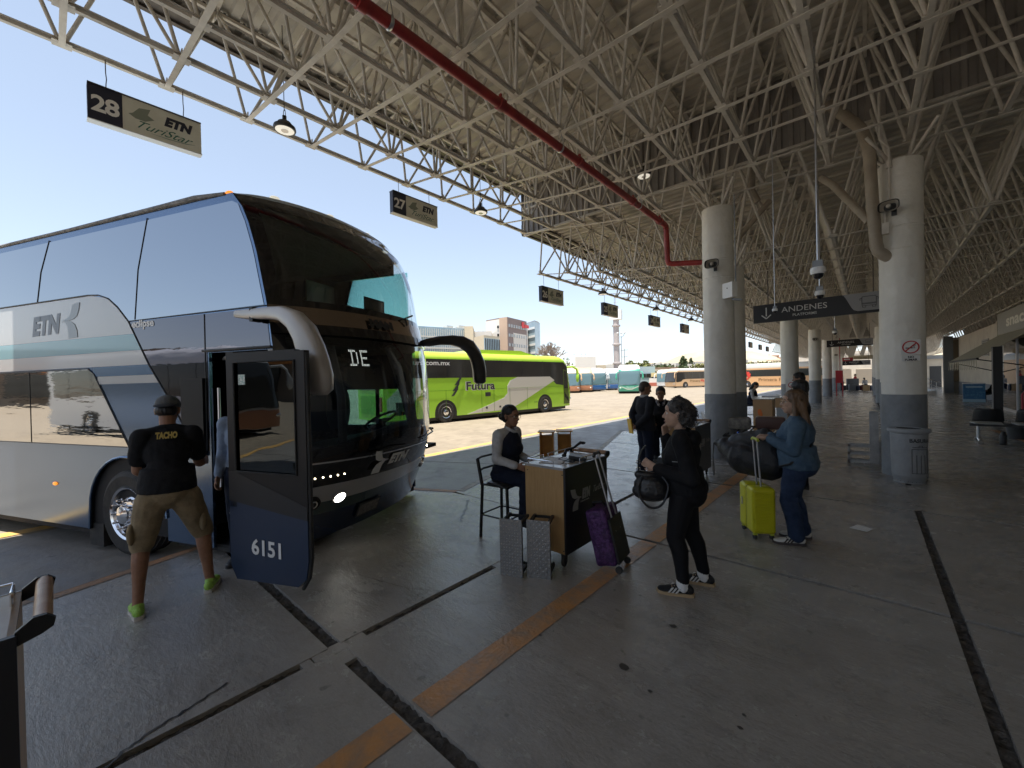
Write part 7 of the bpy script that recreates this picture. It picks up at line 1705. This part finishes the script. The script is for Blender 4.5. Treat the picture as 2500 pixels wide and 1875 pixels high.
t = text('BASURA', .082, (-.0, 0, .655), (1, 0, 0), (0, 0, 1), DKGREY, 'lettering', rt, bold=.002, width=.30); wrap(t, .2575, R(-2))
g = MB(); 
def seg(x0, x1, z0, z1):
    n = max(1, int((x1-x0)/.02))
    for i in range(n): a = x0+(x1-x0)*i/n; b = x0+(x1-x0)*(i+1)/n; g.box(a, b, -.001, .003, z0, z1)
for z in (.17, .545): seg(.03, .28, z, z+.007)
for x in (.03, .092, .155, .218, .273): seg(x, x+.007, .175 if x in (.03, .273) else .18, .545 if x in (.03, .273) else .46)
seg(.04, .27, .575, .582); seg(.13, .18, .60, .606); seg(.125, .13, .582, .603); seg(.18, .186, .582, .603)
o = g.build('bin_drawing', DKGREY, rt); wrap(o, .256, R(-2))
# ---- whitewashed wooden stand behind the bin
rt = thing('wooden_stand', 'whitewashed wooden post on a slatted base left of the waste bin', 'stand', (.02, 10.12, 0)); WW = mat('whitewashed wood', (.55, .55, .54), .8, var=(.35, .35, .35), vs_=9)
g = MB(); g.box(.0, .13, -.03, .08, 0, .98); g.build('post', WW, rt); g = MB(); g.box(.13, .20, .0, .06, .05, .42); g.build('post_block', WW, rt)
for z in (.0, .15, .30): g = MB(); g.box(-.32, .25, -.02, .02, z, z+.045); g.box(-.32, .25, .16, .20, z, z+.045); g.build('slat', WW, rt)
g = MB(); g.box(-.32, -.28, -.02, .2, 0, .34); g.box(.21, .25, -.02, .2, 0, .34); g.build('frame', WW, rt)
# ---- far counter, luggage cart and boxes by the left column
CARD = mat('brown laminate desk', (.42, .25, .12), .5)
rt = thing('long_counter', 'low wooden counter with grey legs and papers where the long-haired woman writes', 'counter', (-2.95, 16.2, 0)); g = MB(); g.box(0, 1.0, 0, 1.1, .60, .92); g.build('front', CARD, rt); g = MB(); g.box(-.03, 1.03, -.03, 1.13, .92, .95); g.build('top', TOPM, rt); g = MB(); g.box(0, .28, .02, 1.0, .0, .60); g.box(.62, 1.0, .02, 1.0, 0, .60); g.build('pedestal', GREYP, rt)
g = MB(); g.box(.05, .16, -.002, .02, .15, .17); g.box(.05, .16, -.002, .02, .4, .42); g.build('drawer_pulls', BLACK, rt)
o = MB().box(0, .5, 0, .35, 0, .02).build('papers', PAPER); o.location = (-2.8, 16.5, .955); tag(o, 'blue-white papers spread on the long wooden counter', 'papers')
rt = thing('wooden_lectern', 'brown wooden stand with orange emblem right of the shorter column', 'counter', (-2.42, 13.0, 0)); g = MB(); g.box(0, .46, 0, .5, .12, 1.03); g.build('body', CARD, rt); g = MB(); g.box(-.02, .48, -.02, .52, 1.03, 1.06); g.build('top', TOPM, rt)
g = MB(); g.ell((.16, -.003, .68), (.05, .004, .09)); g.ell((.20, -.003, .62), (.03, .004, .07)); g.build('orange_emblem', mat('orange emblem', (.65, .16, .03), .5), rt); g = MB(); g.box(.15, .27, -.006, 0, .22, .40); g.build('notice', SIGNW, rt)
rt = thing('luggage_cart', 'dark metal luggage cart behind the black bag', 'cart', (-1.75, 9.3, 0), R(10)); g = MB()
for i in range(9): g.bar((-.45+i*.11, -.3, .52), (-.30+i*.11, .35, .62), .02)
g.path([(-.5, -.32, .5), (.5, -.32, .55), (.6, .35, .65), (-.35, .35, .62), (-.5, -.32, .5)], .018, 8); g.build('deck', BLACK, rt)
for x in (-.42, .45):
    for y in (-.25, .3): g = MB(); g.tube((x, y, .08), (x, y, .52), .016); g.build('leg', BLACK, rt); g = MB(); g.lathe([(0, -.02), (.06, -.02), (.06, .02), (0, .02)], (x, y, .06), 16, (0, 1, 0)); g.build('wheel', RUBBER, rt, True, 40)
g = MB(); roundbox(g, -.22, .22, -.15, .15, 0, .24, .05); o = g.build('cooler_bag', mat('beige holdall', (.30, .28, .24), .7, var=(.12, .11, .10), vs_=9), None, True); o.location = (-1.98, 9.25, .62); o.rotation_euler = (0, 0, R(10)); tag(o, 'beige holdall with dark emblem on the luggage cart', 'bag')
g = MB(); roundbox(g, -.25, .25, -.14, .14, 0, .24, .04); o = g.build('holdall', mat('brown leather holdall', (.10, .05, .04), .5), None, True); o.location = (-1.45, 9.35, .64); o.rotation_euler = (0, 0, R(10)); tag(o, 'dark brown holdall on the right of the luggage cart', 'bag')
# ---- red cabinet and far luggage heap
rt = thing('red_cabinet', 'tall red cabinet on legs beside a far left column', 'cabinet', (-1.78, 39.4, 0)); g = MB(); g.box(-.02, .42, 0, .25, 1.0, 1.95); g.build('cabinet', mat('red enamel', (.42, .02, .03), .4), rt)
for x in (0, .36): g = MB(); g.box(x, x+.06, 0, .06, 0, 1.0); g.build('leg', MATS['red enamel'], rt)
g = MB(); g.tube((.25, .1, 1.95), (.25, .1, 4.4), .025); g.build('riser_pipe', MATS['red enamel'], rt)
rt = thing('hydrant_sign', 'small red hanging sign above the red cabinet', 'sign', (-1.2, 44, 2.75)); g = MB(); g.box(-.35, .35, 0, .03, 0, .28); g.build('panel', MATS['red enamel'], rt); g = MB(); g.box(-.25, .15, -.004, 0, .09, .19); g.build('print', SIGNW, rt)
rt = thing('banner', 'cream hanging banner lettered Primera Plus at the far end', 'banner', (-1.25, 48, 2.95)); g = MB(); g.box(0, 1.75, 0, .04, 0, .36); g.build('panel', mat('cream banner', (.60, .50, .34), .6), rt); text('Primera Plus', .16, (.4, -.004, .11), (1, 0, 0), (0, 0, 1), PRL, 'lettering', rt, width=.85)
r = random.Random(8); LG = [NYL, mat('grey case', (.14, .15, .16), .5), mat('navy case', (.02, .03, .07), .5), mat('maroon case', (.12, .02, .03), .5), mat('tan bag', (.35, .22, .10), .6)]
lgl = ['black suitcase at the left of the far luggage heap', 'grey box in the middle of the far luggage heap', 'navy suitcase in the far luggage heap', 'maroon suitcase in the far luggage heap', 'tan box at the right end of the far luggage heap', 'second black bag of the far luggage heap', 'large dark crate stacked highest in the far luggage heap', 'tan bag right of the far luggage heap']
for i, (x, y, s_) in enumerate(((-1.75, 51.6, .5), (-1.1, 51.2, .62), (-.75, 51.5, .45), (-.45, 51.8, .5), (-.05, 50.2, .55), (-1.4, 52.6, .5), (-1.1, 53, 1.15), (.12, 50.4, .5))):
    g = MB(); roundbox(g, -s_*.42, s_*.42, -.15, .15, .04, .04+s_, .04); o_ = thing('suitcase', lgl[i], 'suitcase', (x, y, 0), r.uniform(-.4, .4), 'far luggage heap'); g.build('case', LG[i % 5], o_, True); g = MB(); g.path([(-.08, 0, s_+.03), (-.08, 0, s_+.08), (.08, 0, s_+.08), (.08, 0, s_+.03)], .012, 6); g.build('handle', BLACK, o_)
rt = thing('far_hall', 'cream far hall closing the view behind the luggage heap', 'building', (-5, 82, 0)); g = MB(); g.box(-4, 8, 0, .4, 2.4, 5.2); 
g.build('wall', WALLC, rt)
for x in (-4, -1.6, .6, 3.2, 5.6): g = MB(); g.box(x, x+.5, 0, .4, 0, 2.395); g.build('pier', WALLC, rt)
g = MB(); g.box(-4, 8, 6, 6.2, 0, 2.4); g.build('back_wall', mat('dim back wall', (.25, .22, .18), .8), rt)
